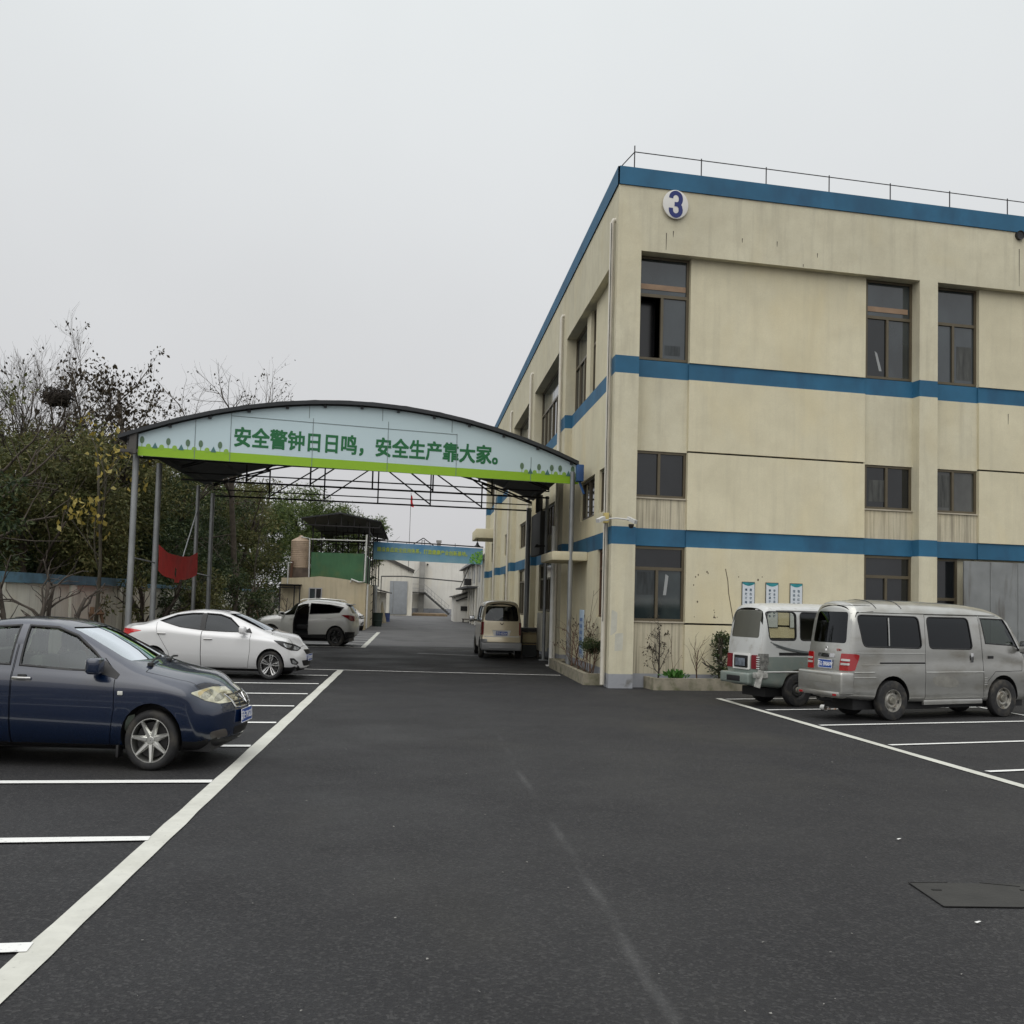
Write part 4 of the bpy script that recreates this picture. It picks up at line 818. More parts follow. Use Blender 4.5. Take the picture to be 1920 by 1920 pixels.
def relief(name, U, Nn, ss, zz, cell, mats, parent):
    mb = MB(); D = [[cell((ss[i]+ss[i+1])/2, (zz[k]+zz[k+1])/2) for k in range(len(zz)-1)] for i in range(len(ss)-1)]
    P = lambda s, z, d: P0+U*s+UZ*z+Nn*d
    for i in range(len(ss)-1):
        for k in range(len(zz)-1):
            d, m = D[i][k]
            if m is not None: mb.add([P(ss[i], zz[k], d), P(ss[i+1], zz[k], d), P(ss[i+1], zz[k+1], d), P(ss[i], zz[k+1], d)], [(0,1,2,3)], m)
            if i+1 < len(ss)-1:
                d2, m2 = D[i+1][k]
                if abs(d-d2) > 1e-4: mb.add([P(ss[i+1], zz[k], d), P(ss[i+1], zz[k], d2), P(ss[i+1], zz[k+1], d2), P(ss[i+1], zz[k+1], d)], [(0,1,2,3)], (m if (d < d2 and m is not None) or m2 is None else m2))
            if k+1 < len(zz)-1:
                d2, m2 = D[i][k+1]
                if abs(d-d2) > 1e-4: mb.add([P(ss[i], zz[k+1], d), P(ss[i+1], zz[k+1], d), P(ss[i+1], zz[k+1], d2), P(ss[i], zz[k+1], d2)], [(0,1,2,3)], (m if (d < d2 and m is not None) or m2 is None else m2))
    return mb.build(name, mats, parent, recalc=False)
def window(parent, U, Nn, s0, s1, z0, z1, d, cols=(.5,), transom=None, fm=BRONZE, pm_=(1,), open_=False, fw=.055, name='window', o=None):
    O = o or P0; fb = MB(); P = lambda s, z, dd: O+U*s+UZ*z+Nn*dd
    def bar(sa, sb, za, zb, dd=0, t=.06):
        vs = [P(s, z, d+dd+q) for q in (-t, 0) for s, z in ((sa, za), (sb, za), (sb, zb), (sa, zb))]
        fb.add(vs, [(0,1,2,3),(7,6,5,4),(0,4,5,1),(1,5,6,2),(2,6,7,3),(3,7,4,0)])
    bar(s0, s1, z1-fw, z1); bar(s0, s1, z0, z0+fw); bar(s0, s0+fw, z0+fw, z1-fw); bar(s1-fw, s1, z0+fw, z1-fw)
    top = z1-fw
    if transom: bar(s0+fw, s1-fw, transom-.035, transom+.035); top = transom-.035
    xs = [s0+fw]+[s0+(s1-s0)*c for c in cols]+[s1-fw]
    for c in xs[1:-1]: bar(c-.03, c+.03, z0+fw, top, -.004)
    w_ = fb.build(name, fm, parent)
    def pane(sa, sb, za, zb, m, dd=0):
        q = MB(); q.add([P(sa, za, d-.02+dd), P(sb, za, d-.02+dd), P(sb, zb, d-.02+dd), P(sa, zb, d-.02+dd)], [(0,1,2,3)]); o_ = link('pane', q.mesh('pane', parent.get('_w')), m, w_); return o_
    k = 0
    if transom:
        for i in range(1 if len(xs) < 4 else len(xs)-1):
            a_, b_ = (s0+fw, s1-fw) if len(xs) < 4 else (xs[i]+.02, xs[i+1]-.02)
            pane(a_, b_, transom+.035, z1-fw, PANES[pm_[k % len(pm_)]])
        k += 1
    for i in range(len(xs)-1):
        opened = open_ and i == 0
        pane(xs[i]+(.03 if i else 0), xs[i+1]-(.03 if i < len(xs)-2 else 0), z0+fw, top, PANES[4 if opened else pm_[k % len(pm_)]], .3 if opened else 0); k += 1  # open leaf: black sheet set back, the unlit room painted as its colour
    return w_
# --- front face
BAY = 7.325; SS = [0]
for b in range(3):
    o = b*BAY
    for v in (.54, 1.79, 6.12, 7.39): SS.append(o+v)
SS += [3*BAY+.54]
if True: SS = sorted(set([round(x, 3) for x in SS] + [8.68]))
ZZ = [-.05, .30, 1.37, 1.41, 2.60, 3.06, 3.44, 4.10, 5.14, 5.18, 6.76, 7.14, 9.48, 10.9, 11.3]
def zone(s):
    t = s % BAY
    return 'P' if t < .54 else 'W' if t < 1.79 else 'M' if t < 6.12 else 'W' if t < 7.325 else 'P'
def fcell(s, z):
    zn = zone(s); door = s > 7.86 and s < 14.0
    if z > 10.9: return (-.03, 1)
    if z > 9.48: return (0, 0)
    band = 3.06 < z < 3.44 or 6.76 < z < 7.14
    if zn == 'P': return (0, 1 if band else 2 if z < .3 else 0)
    if band: return (.23 if zn == 'M' else .27, 1)
    if zn == 'W':
        if door and z < 3.06: return (.42, None if s < 8.68 else 0)
        if 1.41 < z < 3.06 or 4.1 < z < 5.14 or z > 7.14: return (.38, None)
        return (.27, 3 if (z < 1.41 and z > .3) or 3.44 < z < 4.1 else 2 if z < .3 else 0)
    if 1.37 < z < 1.41 or 5.14 < z < 5.18: return (.27, 5)
    if door and z < 3.06: return (.38, 0)
    return (.2, 2 if z < .3 else 4)
FM = [CREAM, BLUEP, PLINTH, STAIN, CREAM2, mat('groove_dark', (.03,.028,.025), .9)]
relief('front_wall', UF, NF, SS, ZZ, fcell, FM, fac)
for b in range(3):
    o = b*BAY
    for k, (a_, b_) in enumerate(((.60, 1.785), (6.17, 7.385))):
        v = (b*2+k)
        window(fac, UF, NF, o+a_, o+b_, 7.16, 9.47, .36, (.47,), 8.60, BRONZE, [(1,4,1),(1,0,1),(1,1,1),(1,1,0),(1,1,1),(0,1,1)][v], v == 0)
        window(fac, UF, NF, o+a_, o+b_, 4.12, 5.14, .36, (.47,), None, BRONZE, [(0,0),(0,0),(2,2),(0,0),(0,2),(0,0)][v])
        if v != 2: window(fac, UF, NF, o+a_, o+b_, 1.43, 3.05, .36, (.47,), 2.57, BRONZE, [(0,3,3),(0,0,0),(0,0,0),(0,3,0),(0,0,0),(0,3,0)][v])
        for zc, nm in ((9.0, None),):
            q = MB(); P = P0+UF*(o+a_)+UZ*8.66+NF*.325
            if v in (0, 1): q.add([P+UF*.06+UZ*.08, P+UF*1.12+UZ*.08, P+UF*1.12+UZ*.20, P+UF*.06+UZ*.20], [(0,1,2,3)]); q.build('inner_sill_strip', mat('strip_tan', (.30,.2,.13), .7, var=.15), fac, recalc=False)
        for zs in ((1.40, 4.09) if v != 2 else (4.09,)):
            q = MB(); q.prism([(o+a_-.05, .235), (o+b_+.03, .235), (o+b_+.03, .37), (o+a_-.05, .37)], lambda s, d, t: P0+UF*s+NF*d+UZ*(zs+t), 0, .03); q.build('sill', mat('sill_cement', (.42,.38,.3), .9, var=.15), fac)
window(fac, UF, NF, 7.87, 8.66, .32, 3.05, .44, (), 2.1, BRONZE, (0, 4), name='window')
# grey sliding door
sdr = MB()
for i in range(6): sdr.prism([(8.62+i*.74, .07), (8.62+i*.74+.72, .07), (8.62+i*.74+.72, .11), (8.62+i*.74, .11)], lambda s, d, t: P0+UF*s+NF*d+UZ*t, .06, 3.0)
for i in range(6): sdr.prism([(8.62+i*.74+.70, .05), (8.62+i*.74+.76, .05), (8.62+i*.74+.76, .10), (8.62+i*.74+.70, .10)], lambda s, d, t: P0+UF*s+NF*d+UZ*t, .06, 3.0)
sd_ = sdr.build('sliding_door', mat('galvanised_grey', (.24,.25,.25), .6, .25, var=.18, vscale=1.4, dirt=((.10,.09,.075), 2.2, (2,2,.3), .55)), fac)
q = MB(); q.prism([(8.45, .02), (14.6, .02), (14.6, .1), (8.45, .1)], lambda s, d, t: P0+UF*s+NF*d+UZ*t, 3.0, 3.08); q.build('door_track', mat('rusty_black', (.03,.025,.022), .7, .3), sd_)
for i in range(4):
    q = MB(); q.prism([(8.85+i*1.3, 0), (8.93+i*1.3, 0), (8.93+i*1.3, .06), (8.85+i*1.3, .06)], lambda s, d, t: P0+UF*s+NF*d+UZ*t, 2.95, 3.12); q.build('door_hanger', mat('rusty_black'), sd_)
# --- side face
def sp_(y): return y-22.4
PIL = [(22.4, 22.95), (30.08, 31.18), (38.2, 39.3), (46.4, 47.5), (54.5, 55.6), (62.6, 63.5)]
WIN1 = {0: (24.45, 25.25), 1: (33.4, 37.2), 2: (40.0, 44.6), 3: (48.3, 52.0), 4: (56.6, 60.5)}
YS = sorted({round(sp_(v), 3) for p in PIL for v in p} | {round(sp_(v), 3) for w_ in WIN1.values() for v in w_} | {round(sp_(v), 3) for v in (26.2, 27.02, 27.65, 25.9, 28.1, 31.45, 32.5)})
ZS = [-.05, .30, 1.2, 1.45, 2.75, 3.06, 3.44, 3.93, 4.97, 6.76, 7.14, 9.34, 10.9, 11.3]
def scell(s, z):
    y = s+22.4
    if z > 10.9: return (-.03, 1)
    if z > 9.34: return (0, 0)
    band = 3.06 < z < 3.44 or 6.76 < z < 7.14
    pil = any(a_ <= y <= b_ for a_, b_ in PIL); bay = sum(y > b_ for a_, b_ in PIL)-1
    if pil: return (0, 1 if band else 2 if z < .3 else 0)
    if band: return (.2, 1)
    if z > 7.14:
        if bay == 0: return (.36, None) if (26.2 < y < 27.02 or y > 27.65) else (.2, 4)
        return (.36, None)
    a_, b_ = WIN1[bay]
    if bay == 0 and 25.9 < y < 28.1 and 3.93 < z < 4.97: return (.34, None)
    if bay == 1 and 31.45 < y < 32.5 and z < 2.75: return (.5, None)
    if a_ < y < b_ and (3.93 < z < 4.97 or (1.45 if bay < 2 else 1.2) < z < 3.06): return (.34, None)
    return (.2, 2 if z < .3 else 4)
relief('side_wall', US, NS, YS, ZS, scell, FM, fac)
window(fac, US, NS, sp_(26.2), sp_(27.02), 7.16, 9.33, .34, (), 8.45, BRONZE, (1, 1)); window(fac, US, NS, sp_(27.65), sp_(30.08), 7.16, 9.33, .34, (.34, .67), 8.45, BRONZE, (1, 0, 1))
for b in range(1, 5):
    window(fac, US, NS, sp_(PIL[b][1]), sp_(PIL[b+1][0]), 7.16, 9.33, .34, (.14,.28,.42,.56,.7,.85), 8.45, BRONZE, (1, 0, 1, 3, 0))
for b in range(5):
    a_, b_ = WIN1[b]; cols = () if b == 0 else (.2, .4, .6, .8)
    window(fac, US, NS, sp_(a_), sp_(b_), 3.95, 4.96, .32, cols, None, BRONZE, (0, 2, 0))
    window(fac, US, NS, sp_(a_), sp_(b_), 1.47 if b < 2 else 1.22, 3.05, .32, cols, 2.55 if b else 2.6, BRONZE if b else mat('rusty_frame', (.10,.055,.03), .7), (0, 0, 3))
window(fac, US, NS, sp_(25.9), sp_(28.1), 3.95, 4.96, .32, (.5,), None, BRONZE, (0, 0)); window(fac, US, NS, sp_(31.45), sp_(32.5), .02, 2.74, .48, (.5,), 2.2, mat('rusty_frame'), (4, 4), name='side_door')
# body behind the faces: roof, far walls, parapet
E1 = P0+UF*(3*BAY+.54); B1 = Vector((4.16, 63.5, 0)); B2 = Vector((E1.x, 66.2, 0))
mb = MB()
mb.add([E1, B2, B2+UZ*11.3, E1+UZ*11.3], [(0,1,2,3)]); mb.add([B1, B2, B2+UZ*11.3, B1+UZ*11.3], [(0,1,2,3)])
mb.build('end_wall', CREAM, fac, recalc=False)
mb = MB(); z = 11.05; mb.add([P0+UZ*z, E1+UZ*z, B2+UZ*z, B1+UZ*z], [(0,1,2,3)])
for a_, b_, t in ((P0, E1, NF), (P0, B1, NS)):
    mb.add([a_+UZ*11.3-t*.03, b_+UZ*11.3-t*.03, b_+UZ*11.3+t*.22, a_+UZ*11.3+t*.22], [(0,1,2,3)]); mb.add([a_+UZ*11.3+t*.22, b_+UZ*11.3+t*.22, b_+UZ*z+t*.22, a_+UZ*z+t*.22], [(0,1,2,3)])
    mb.add([a_+UZ*10.9-t*.03, b_+UZ*10.9-t*.03, b_+UZ*10.9, a_+UZ*10.9], [(0,1,2,3)])
mb.build('roof', mat('roof_blue_edge', (.025,.09,.17), .8, var=.15), fac, recalc=False)
rl = MB(); STEELD = mat('rail_dark', (.03,.028,.03), .6, .4)
for i in range(15):
    p = P0+UF*(.38+1.575*i)+NF*.12+UZ*11.25; rl.tube([p, p+UZ*(.6 if i == 0 else .5)], .014, 5)
    if i < 14: rl.tube([p+UZ*.46, p+UF*1.575+UZ*.46], .012, 5)
for i in range(19):
    p = P0+US*(.6+2.2*i)+NS*.12+UZ*11.25; rl.tube([p, p+UZ*.16], .012, 5)
    if i < 18: rl.tube([p+UZ*.03, p+US*2.2+UZ*.03], .01, 4)
p = P0+UF*.38+NF*.12+UZ*11.71; rl.tube([p, P0+UF*.03+NF*.35+UZ*11.3], .012, 5)
rl.build('roof_rail', STEELD, fac)
PIPE = mat('pvc_pipe', (.56,.53,.46), .5, var=.12, vscale=2)
for y, zt in ((22.72, 10.2), (30.75, 10.2), (38.95, 10.2), (47.1, 10.2), (55.2, 10.2)):
    mb = MB(); x = 4.16-.075; mb.tube([(4.17, y, zt), (x+.03, y, zt), (x, y, zt-.06), (x, y, .05)], .052, 10)
    pp = mb.build('downpipe', PIPE, fac); br = MB()
    for z in (9.9, 8.9, 7.0, 5.6, 4.4, 2.6, 1.2): br.lathe([(.05,0),(.06,0),(.06,.03),(.05,.03)], 10, Matrix.Translation((x, y, z)))
    br.build('pipe_bracket', mat('bracket_dark', (.08,.075,.07), .6, .3), pp)
mb = MB(); mb.tube([(4.05, 22.62, 10.1), (4.05, 22.62, 1.4)], .009, 5); mb.build('cable', mat('cable_black', (.015,.015,.015), .6), fac)
for y0, y1, x0, z0, z1, nm in ((26.7, 29.1, 3.45, 2.84, 3.07, 'door_awning'), (56.5, 60.2, 3.2, 5.05, 5.55, 'balcony')):
    mb = MB(); mb.rbox(x0, 4.36, y0, y1, z0, z1, .04); mb.build(nm, CREAM2, fac)
mb = MB()
for k, (a_, b_) in enumerate(((.85,1.2),(1.45,1.02))): pass
for s, z, h in ((1.1, 9.55, .38), (1.26, 9.85, .14), (2.9, 9.9, .1), (3.75, 9.9, .12), (4.75, 9.75, .1), (4.4, 9.5, .06), (10.05, 9.6, .9), (9.9, 6.3, .25)):
    mb.prism([(s, z+h), (s+.02, z+h), (s+.012, z), (s+.004, z)], lambda a_, b_, t: P0+UF*a_+UZ*b_+NF*(t+(.2 if b_ < 9.4 else 0)), -.003, -.001)
mb.build('drip_stain', mat('stain_dark', (.07,.06,.05), .9), fac)
mb = MB(); MM = Matrix.Translation(P0+UF*10.05+UZ*10.82-NF*.02) @ Matrix(((UF.x, 0, -NF.x, 0), (UF.y, 0, -NF.y, 0), (0, 1, 0, 0), (0, 0, 0, 1)))
mb.lathe([(.09,.05),(.11,.06),(.11,-.02)], 18, MM); mb.lathe([(.09,.04),(.001,.035)], 18, MM); mb.build('vent_hole', mat('car_black'), fac)
# crack and chipped plaster on the lower wall, rendered patch on the corner pillar
mb = MB(); pts = [(2.72, 2.62), (2.78, 2.35), (2.80, 2.1), (2.86, 1.8), (2.93, 1.45)]
for (a_, b_), (c_, d_) in zip(pts, pts[1:]): mb.bar(P0+UF*a_+UZ*b_+NF*.199, P0+UF*c_+UZ*d_+NF*.199, .018, .004, upv=NF)
CRK = mat('crack_brown', (.10,.075,.05), .9); mb.build('wall_crack', CRK, fac)
rn = random.Random(4)
for i in range(16):
    a_, b_ = rn.choice([(2.02, 2.3), (2.02, 1.9), (2.3, 2.5), (2.5, 1.6), (3.0, 2.45), (3.55, 2.45), (4.1, 2.3), (2.1, 2.5), (2.0, 1.6)]); a_ += rn.uniform(-.05, .05); b_ += rn.uniform(-.12, .12); r_ = rn.uniform(.008, .022)
    mb = MB(); mb.add([P0+UF*(a_+r_*math.cos(t)*rn.uniform(.5,1.2))+UZ*(b_+r_*1.3*math.sin(t))+NF*.198 for t in [k*1.05 for k in range(6)]], [(0,1,2,3,4,5)]); mb.build('plaster_chip', CRK, fac)
mb = MB()
for poly in (rnd([(.12,.78),(.30,.80),(.31,1.17),(.13,1.15)], .03), rnd([(.02,1.1),(.16,1.2),(.17,1.6),(.04,1.66)], .04)): mb.add([P0+UF*a_+UZ*b_-NF*.002 for a_, b_ in poly], [tuple(range(len(poly)))])
mb.build('plaster_patch', mat('plaster_patch', (.50,.49,.42), .9, var=.12, vscale=4), fac)
mb = MB(); mb.rbox(3.95, 4.16, 32.75, 33.9, .25, 1.42, .01); ec = mb.build('electrical_cabinet', mat('cabinet_cream', (.55,.53,.45), .6, var=.08)); tag(ec, 'tall cream electrical cabinet on the building wall behind the white post', 'cabinet')
# number sign
M3 = Matrix.Translation(P0+UF*1.285+UZ*10.565-NF*.05) @ Matrix(((UF.x, 0, -NF.x, 0), (UF.y, 0, -NF.y, 0), (0, 1, 0, 0), (0, 0, 0, 1)))
mb = MB(); mb.lathe([(.001,.03),(.30,.03),(.32,.025),(.32,0),(.001,0)], 40, M3 @ Matrix.Scale(.92, 4, (1,0,0)))
ns = tag(mb.build('number_sign', mat('sign_white', (.66,.65,.62), .45, var=.04)), 'round white sign with a blue 3 high on the building corner', 'sign')
me = text_mesh('3', .1, 0, 0); xs_ = [v.co.x for v in me.vertices]; ys_ = [v.co.y for v in me.vertices]
# condensed bold numeral drawn as a stroked path
def stroke(mb, pts, wd, fn, z=0):
    pts = [Vector((*p, 0)) for p in pts]; vs = []
    for i, p in enumerate(pts):
        d = (pts[min(i+1, len(pts)-1)]-pts[max(0, i-1)]).normalized(); n = Vector((-d.y, d.x, 0))*wd/2
        vs += [fn @ Vector((p.x-n.x, p.y-n.y, z)), fn @ Vector((p.x+n.x, p.y+n.y, z))]
    mb.add(vs, [(2*i, 2*i+1, 2*i+3, 2*i+2) for i in range(len(pts)-1)])
mb = MB(); up_ = [(.0+.115*math.cos(t), .125+.125*math.sin(t)*1.15) for t in [R(170-i*(250/14)) for i in range(15)]]
stroke(mb, [(-.115,.13)]+[(.115*math.cos(R(180-i*18)), .13+.125*math.sin(R(180-i*18))) for i in range(11)]+[(.112,.08),(.09,.03),(.04,.0),(-.03,.0)], .098, M3, .034)
stroke(mb, [(-.03,.0),(.05,-.005),(.10,-.05),(.115,-.12)]+[(.0+.115*math.cos(R(-i*18)), -.13+.125*math.sin(R(-i*18))) for i in range(11)]+[(-.115,-.09)], .098, M3, .0345)
mb.build('numeral', mat('numeral_blue', (.006,.018,.14), .5), ns, recalc=False)
mb = MB()
for s_, z_, dx in ((6.55, 7.35, .12), (1.32, 2.0, -.05)): mb.add([P0+UF*s_+UZ*z_+NF*.335, P0+UF*(s_+.07)+UZ*z_+NF*.335, P0+UF*(s_+.07-dx)+UZ*(z_+.42)+NF*.335, P0+UF*(s_-dx)+UZ*(z_+.46)+NF*.335], [(0,1,2,3)]); mb.build('board_in_window', mat('board_pale', (.30,.31,.31), .6), fac, recalc=False); mb = MB()
for s_, z_, w__, h__, c_ in ((.72, 2.0, .40, .5, 0), (1.25, 7.3, .36, .22, 0), (6.3, 4.3, .45, .5, 1), (8.0, 4.25, .42, .75, 1), (8.6, 7.3, .4, .8, 1)): mb.add([P0+UF*s_+UZ*z_+NF*.337, P0+UF*(s_+w__)+UZ*z_+NF*.337, P0+UF*(s_+w__)+UZ*(z_+h__)+NF*.337, P0+UF*s_+UZ*(z_+h__)+NF*.337], [(0,1,2,3)]); mb.build('curtain', mat('curtain_dim%d' % c_, ((.03,.036,.038),(.05,.052,.047))[c_], .25, var=.5, vscale=5, vmap=(3,3,.4)), fac, recalc=False); mb = MB()
# safety posters
TEAL = mat('poster_teal', (.02,.22,.25), .5, var=.25, vscale=6); PWHITE = mat('poster_white', (.60,.64,.68), .5); INK = mat('poster_ink', (.02,.06,.10), .6)
for k, (s0, s1, txt, lab) in enumerate(((3.11, 3.42, ('重在守规', '事故不等'), 'leftmost of three upright safety posters on the wall above the old van'), (3.68, 3.99, ('安全来自长', '事故源于瞬'), 'middle of three upright safety posters on the wall above the old van'), (4.27, 4.58, ('强化红线', '促进安全'), 'rightmost of three upright safety posters on the wall above the old van'))):
    MP = Matrix.Translation(P0+UF*s0+UZ*1.35+NF*.2) @ Matrix(((UF.x, 0, -NF.x, 0), (UF.y, 0, -NF.y, 0), (0, 1, 0, 0), (0, 0, 0, 1))); W_ = s1-s0
    b = MB(); b.rbox(0, W_, 0, 1.0, 0, .02, .004); b.v = [tuple(MP @ Vector(p)) for p in b.v]; po = tag(b.build('safety_poster', mat('poster_edge', (.05,.05,.045), .5)), lab, 'poster', 'upright safety posters on the front wall')
    f = MB(); f.add([MP @ Vector(p) for p in ((.012,.012,.0225),(W_-.012,.012,.0225),(W_-.012,.985,.0225),(.012,.985,.0225))], [(0,1,2,3)]); f.build('poster_sheet', PWHITE, po, recalc=False)
    f = MB(); f.add([MP @ Vector((x, y, .0245)) for x, y in [(.012,.985),(.012,.955)]+[(W_*(.05+.9*i/8), .955-.045*math.sin(math.pi*i/8)) for i in range(9)]+[(W_-.012,.955),(W_-.012,.985)]], [tuple(range(13))]); f.build('poster_header', TEAL, po, recalc=False)
    for c, t in enumerate(txt):
        n = len(t); step = .33/4 if n == 4 else .29/4
        for i, ch in enumerate(t+{0: ('矩', '人'), 1: ('期警惕', '间麻痹'), 2: ('意识', '发展')}[k][c]):
            me = text_mesh(ch, .062 if n == 4 else .058, 0, .0012, 'CENTER'); me.transform(MP @ Matrix.Translation((W_*(.68-.36*c), .80-step*1.12*i, .0245))); link('poster_text', me, INK, po)
# cctv on the corner
cc_ = thing('cctv_camera', 'pair of white security cameras on a bracket at the building corner', 'camera', tuple(P0+UZ*3.55-NF*.1), world=True); CW = mat('cctv_white', (.5,.5,.48), .4)
mb = MB(); mb.rbox(4.0, 4.10, 22.42, 22.60, 3.50, 3.72, .01); mb.build('junction_box', mat('box_yellow', (.45,.36,.13), .6), cc_)
mb = MB(); a_ = P0-NF*.10+UZ*3.58-UF*.1; b_ = P0+UF*.33-NF*.30+UZ*3.56; mb.tube([a_, P0+UF*.05-NF*.2+UZ*3.59, b_], .018, 6); mb.tube([P0-UF*.12-NF*.1+UZ*3.55, P0-UF*.32-NF*.25+UZ*3.52], .018, 6); mb.build('bracket', CW, cc_)
for base, dr, nm in ((b_, Vector((.5, -.7, -.35)), 1), (P0-UF*.32-NF*.25+UZ*3.55, Vector((-.6, -.6, -.3)), 0)):
    dr.normalize(); mb = MB(); mb.bar(base-dr*.1, base+dr*.14, .085, .08); cb = mb.build('camera_housing', CW, cc_); mb = MB(); mb.bar(base+dr*.13, base+dr*.145, .08, .078); mb.build('camera_lens', BLACK, cb)
mb = MB(); mb.lathe([(.001,-.06),(.04,-.05),(.058,-.01),(.06,.03),(.001,.03)], 14, Matrix.Translation(b_-UZ*.12)); mb.build('dome', BLACK, cc_)

# ------------------------------------------------------------------ planters beside the building
SOIL = mat('soil', (.055,.045,.03), .95, var=.35, vscale=6, bump=.8, bscale=20)
MOSSY = mat('mossy_concrete', (.26,.235,.18), .95, var=.25, vscale=3, bump=.6, bscale=20, dirt=((.075,.085,.035), 4.5, None, .46))
def planter(label, O, U, Nn, s0, s1, d0, d1, h):
    t = thing('planter', label, 'planter', tuple(O+U*(s0+s1)/2+Nn*(d0+d1)/2), world=True); P = lambda s, d, z: O+U*s+Nn*d+UZ*z
    mb = MB(); th = .12
    for a_, b_, c_, e_ in ((s0, s1, d0, d0+th), (s0, s0+th, d0+th, d1), (s1-th, s1, d0+th, d1)): mb.prism([(a_, c_), (b_, c_), (b_, e_), (a_, e_)], lambda s, d, z: P(s, d, z), -.02, h)
    mb.build('kerb', MOSSY, t); mb = MB(); mb.grid(14, 5, lambda u, v: P(s0+th+(s1-s0-2*th)*u, d0+th+(d1-d0-th)*v, h-.06+.05*math.sin(7*u+3*v)*math.sin(5*v+2))); mb.build('soil', SOIL, t); return t
planter('long mossy concrete planter along the front wall below the first window', P0, UF, NF, .86, 6.3, -.42, .2, .25)
planter('short concrete planter along the side wall beside the corner downpipe', P0, US, NS, .72, 6.6, -.42, .0, .25)

# ------------------------------------------------------------------ arched canopy across the lane
T8 = math.tan(A8); yf = lambda x: 27-(4.0-x)*T8
arc = lambda x: 5.32+1.15*(1-((x+1.4)/5.5)**2)
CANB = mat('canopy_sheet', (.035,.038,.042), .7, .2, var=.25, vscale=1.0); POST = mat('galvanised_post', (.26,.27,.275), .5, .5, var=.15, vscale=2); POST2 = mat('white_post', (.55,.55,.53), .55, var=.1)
can = thing('arched_canopy', 'arched steel canopy spanning the lane from the trees to the building', 'canopy', (4.0, 27, 0), world=True)
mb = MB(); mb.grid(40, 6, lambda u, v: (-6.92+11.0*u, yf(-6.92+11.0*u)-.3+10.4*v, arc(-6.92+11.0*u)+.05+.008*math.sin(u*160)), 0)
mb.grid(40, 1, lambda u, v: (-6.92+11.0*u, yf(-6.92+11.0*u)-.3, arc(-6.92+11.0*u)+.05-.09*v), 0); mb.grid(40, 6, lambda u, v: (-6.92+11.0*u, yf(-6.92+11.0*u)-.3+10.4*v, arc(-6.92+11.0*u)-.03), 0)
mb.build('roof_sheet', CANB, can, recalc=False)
mb = MB()
for i in range(13):
    x = -6.7+10.6*i/12; mb.bar((x, yf(x)-.22, arc(x)-.07), (x, yf(x)+10, arc(x)-.07), .07, .08)
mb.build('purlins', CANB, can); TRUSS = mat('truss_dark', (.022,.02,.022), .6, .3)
for v in (.25, 5.0, 9.8):
    mb = MB(); X = [-6.6+10.6*i/12 for i in range(13)]; T = lambda x, z: (x, yf(x)+v, z); zc = 4.92
    for a_, b_ in zip(X, X[1:]): mb.bar(T(a_, arc(a_)-.15), T(b_, arc(b_)-.15), .05)
    mb.bar(T(-6.6, zc), T(4.0, zc), .05); mb.bar(T(-6.6, zc+.2), T(4.0, zc+.2), .035)
    for i, x in enumerate(X[1:-1], 1):
        if i % 2 == 0: mb.bar(T(x, zc), T(x, arc(x)-.15), .045)
    for i in range(0, 12, 2):
        a_, b_ = (X[i], X[i+2]) if i < 6 else (X[i+2], X[i]); mb.bar(T(a_, zc+.05 if i not in (0, 10) else arc(a_)-.2), T(b_, arc(b_)-.2), .04)
    mb.build('truss', TRUSS, can)
for x, y, r_, m, zt in [(-6.6, 25.65, .075, POST, 5.0), (-6.6, 27.95, .075, POST, 5.05), (-6.6, 32.95, .06, POST, 5.0), (-6.6, 35.3, .07, POST, 5.0), (3.93, 26.75, .062, POST, 5.1), (3.86, 29.6, .06, POST2, 3.9), (3.98, 32.3, .05, POST, 5), (3.9, 36.7, .085, POST, 5.0)]:
    mb = MB(); mb.tube([(x, y, .0), (x, y, zt)], r_, 12); mb.rbox(x-.13, x+.13, y-.13, y+.13, .0, .03, .005); mb.build('post', m, can)
mb = MB(); mb.bar((-6.85, 25.2, 5.0), (-6.5, 25.35, 5.02), .09, .07); mb.bar((-6.72, 25.35, 5.05), (-6.72, 25.4, 5.35), .05); mb.bar((-6.6, 25.35, 4.95), (-6.6, 25.35, 5.45), .16); mb.build('eave_bracket', mat('bracket_dark'), can)
mb = MB(); mb.rbox(3.98, 4.15, 26.3, 26.6, 4.82, 5.24, .02); mb.bar((4.05, 26.45, 4.85), (4.16, 26.3, 4.5), .04); mb.build('gutter_end', mat('gutter_blue', (.02,.07,.20), .6, var=.2), can)
mb = MB(); mb.tube([(-6.6, 25.7, 2.55), (-6.6, 27.9, 2.5)], .018, 6); mb.tube([(-6.6, 33.0, 2.35), (-6.6, 35.3, 2.3)], .018, 6); mb.build('tie_bar', POST, can)
mb = MB(); mb.tube([(-6.6, 33.0, 4.3), (-6.6, 31.0, 2.55)], .022, 6); mb.build('brace', POST, can)
mb = MB()
mb.rbox(3.98, 4.14, 34.0, 36.6, 3.3, 4.7, .02); mb.tube([(4.05, 35, 4.7), (4.05, 35, 5.3)], .12, 10); mb.build('duct', mat('duct_dark', (.05,.05,.05), .6, .3), can)
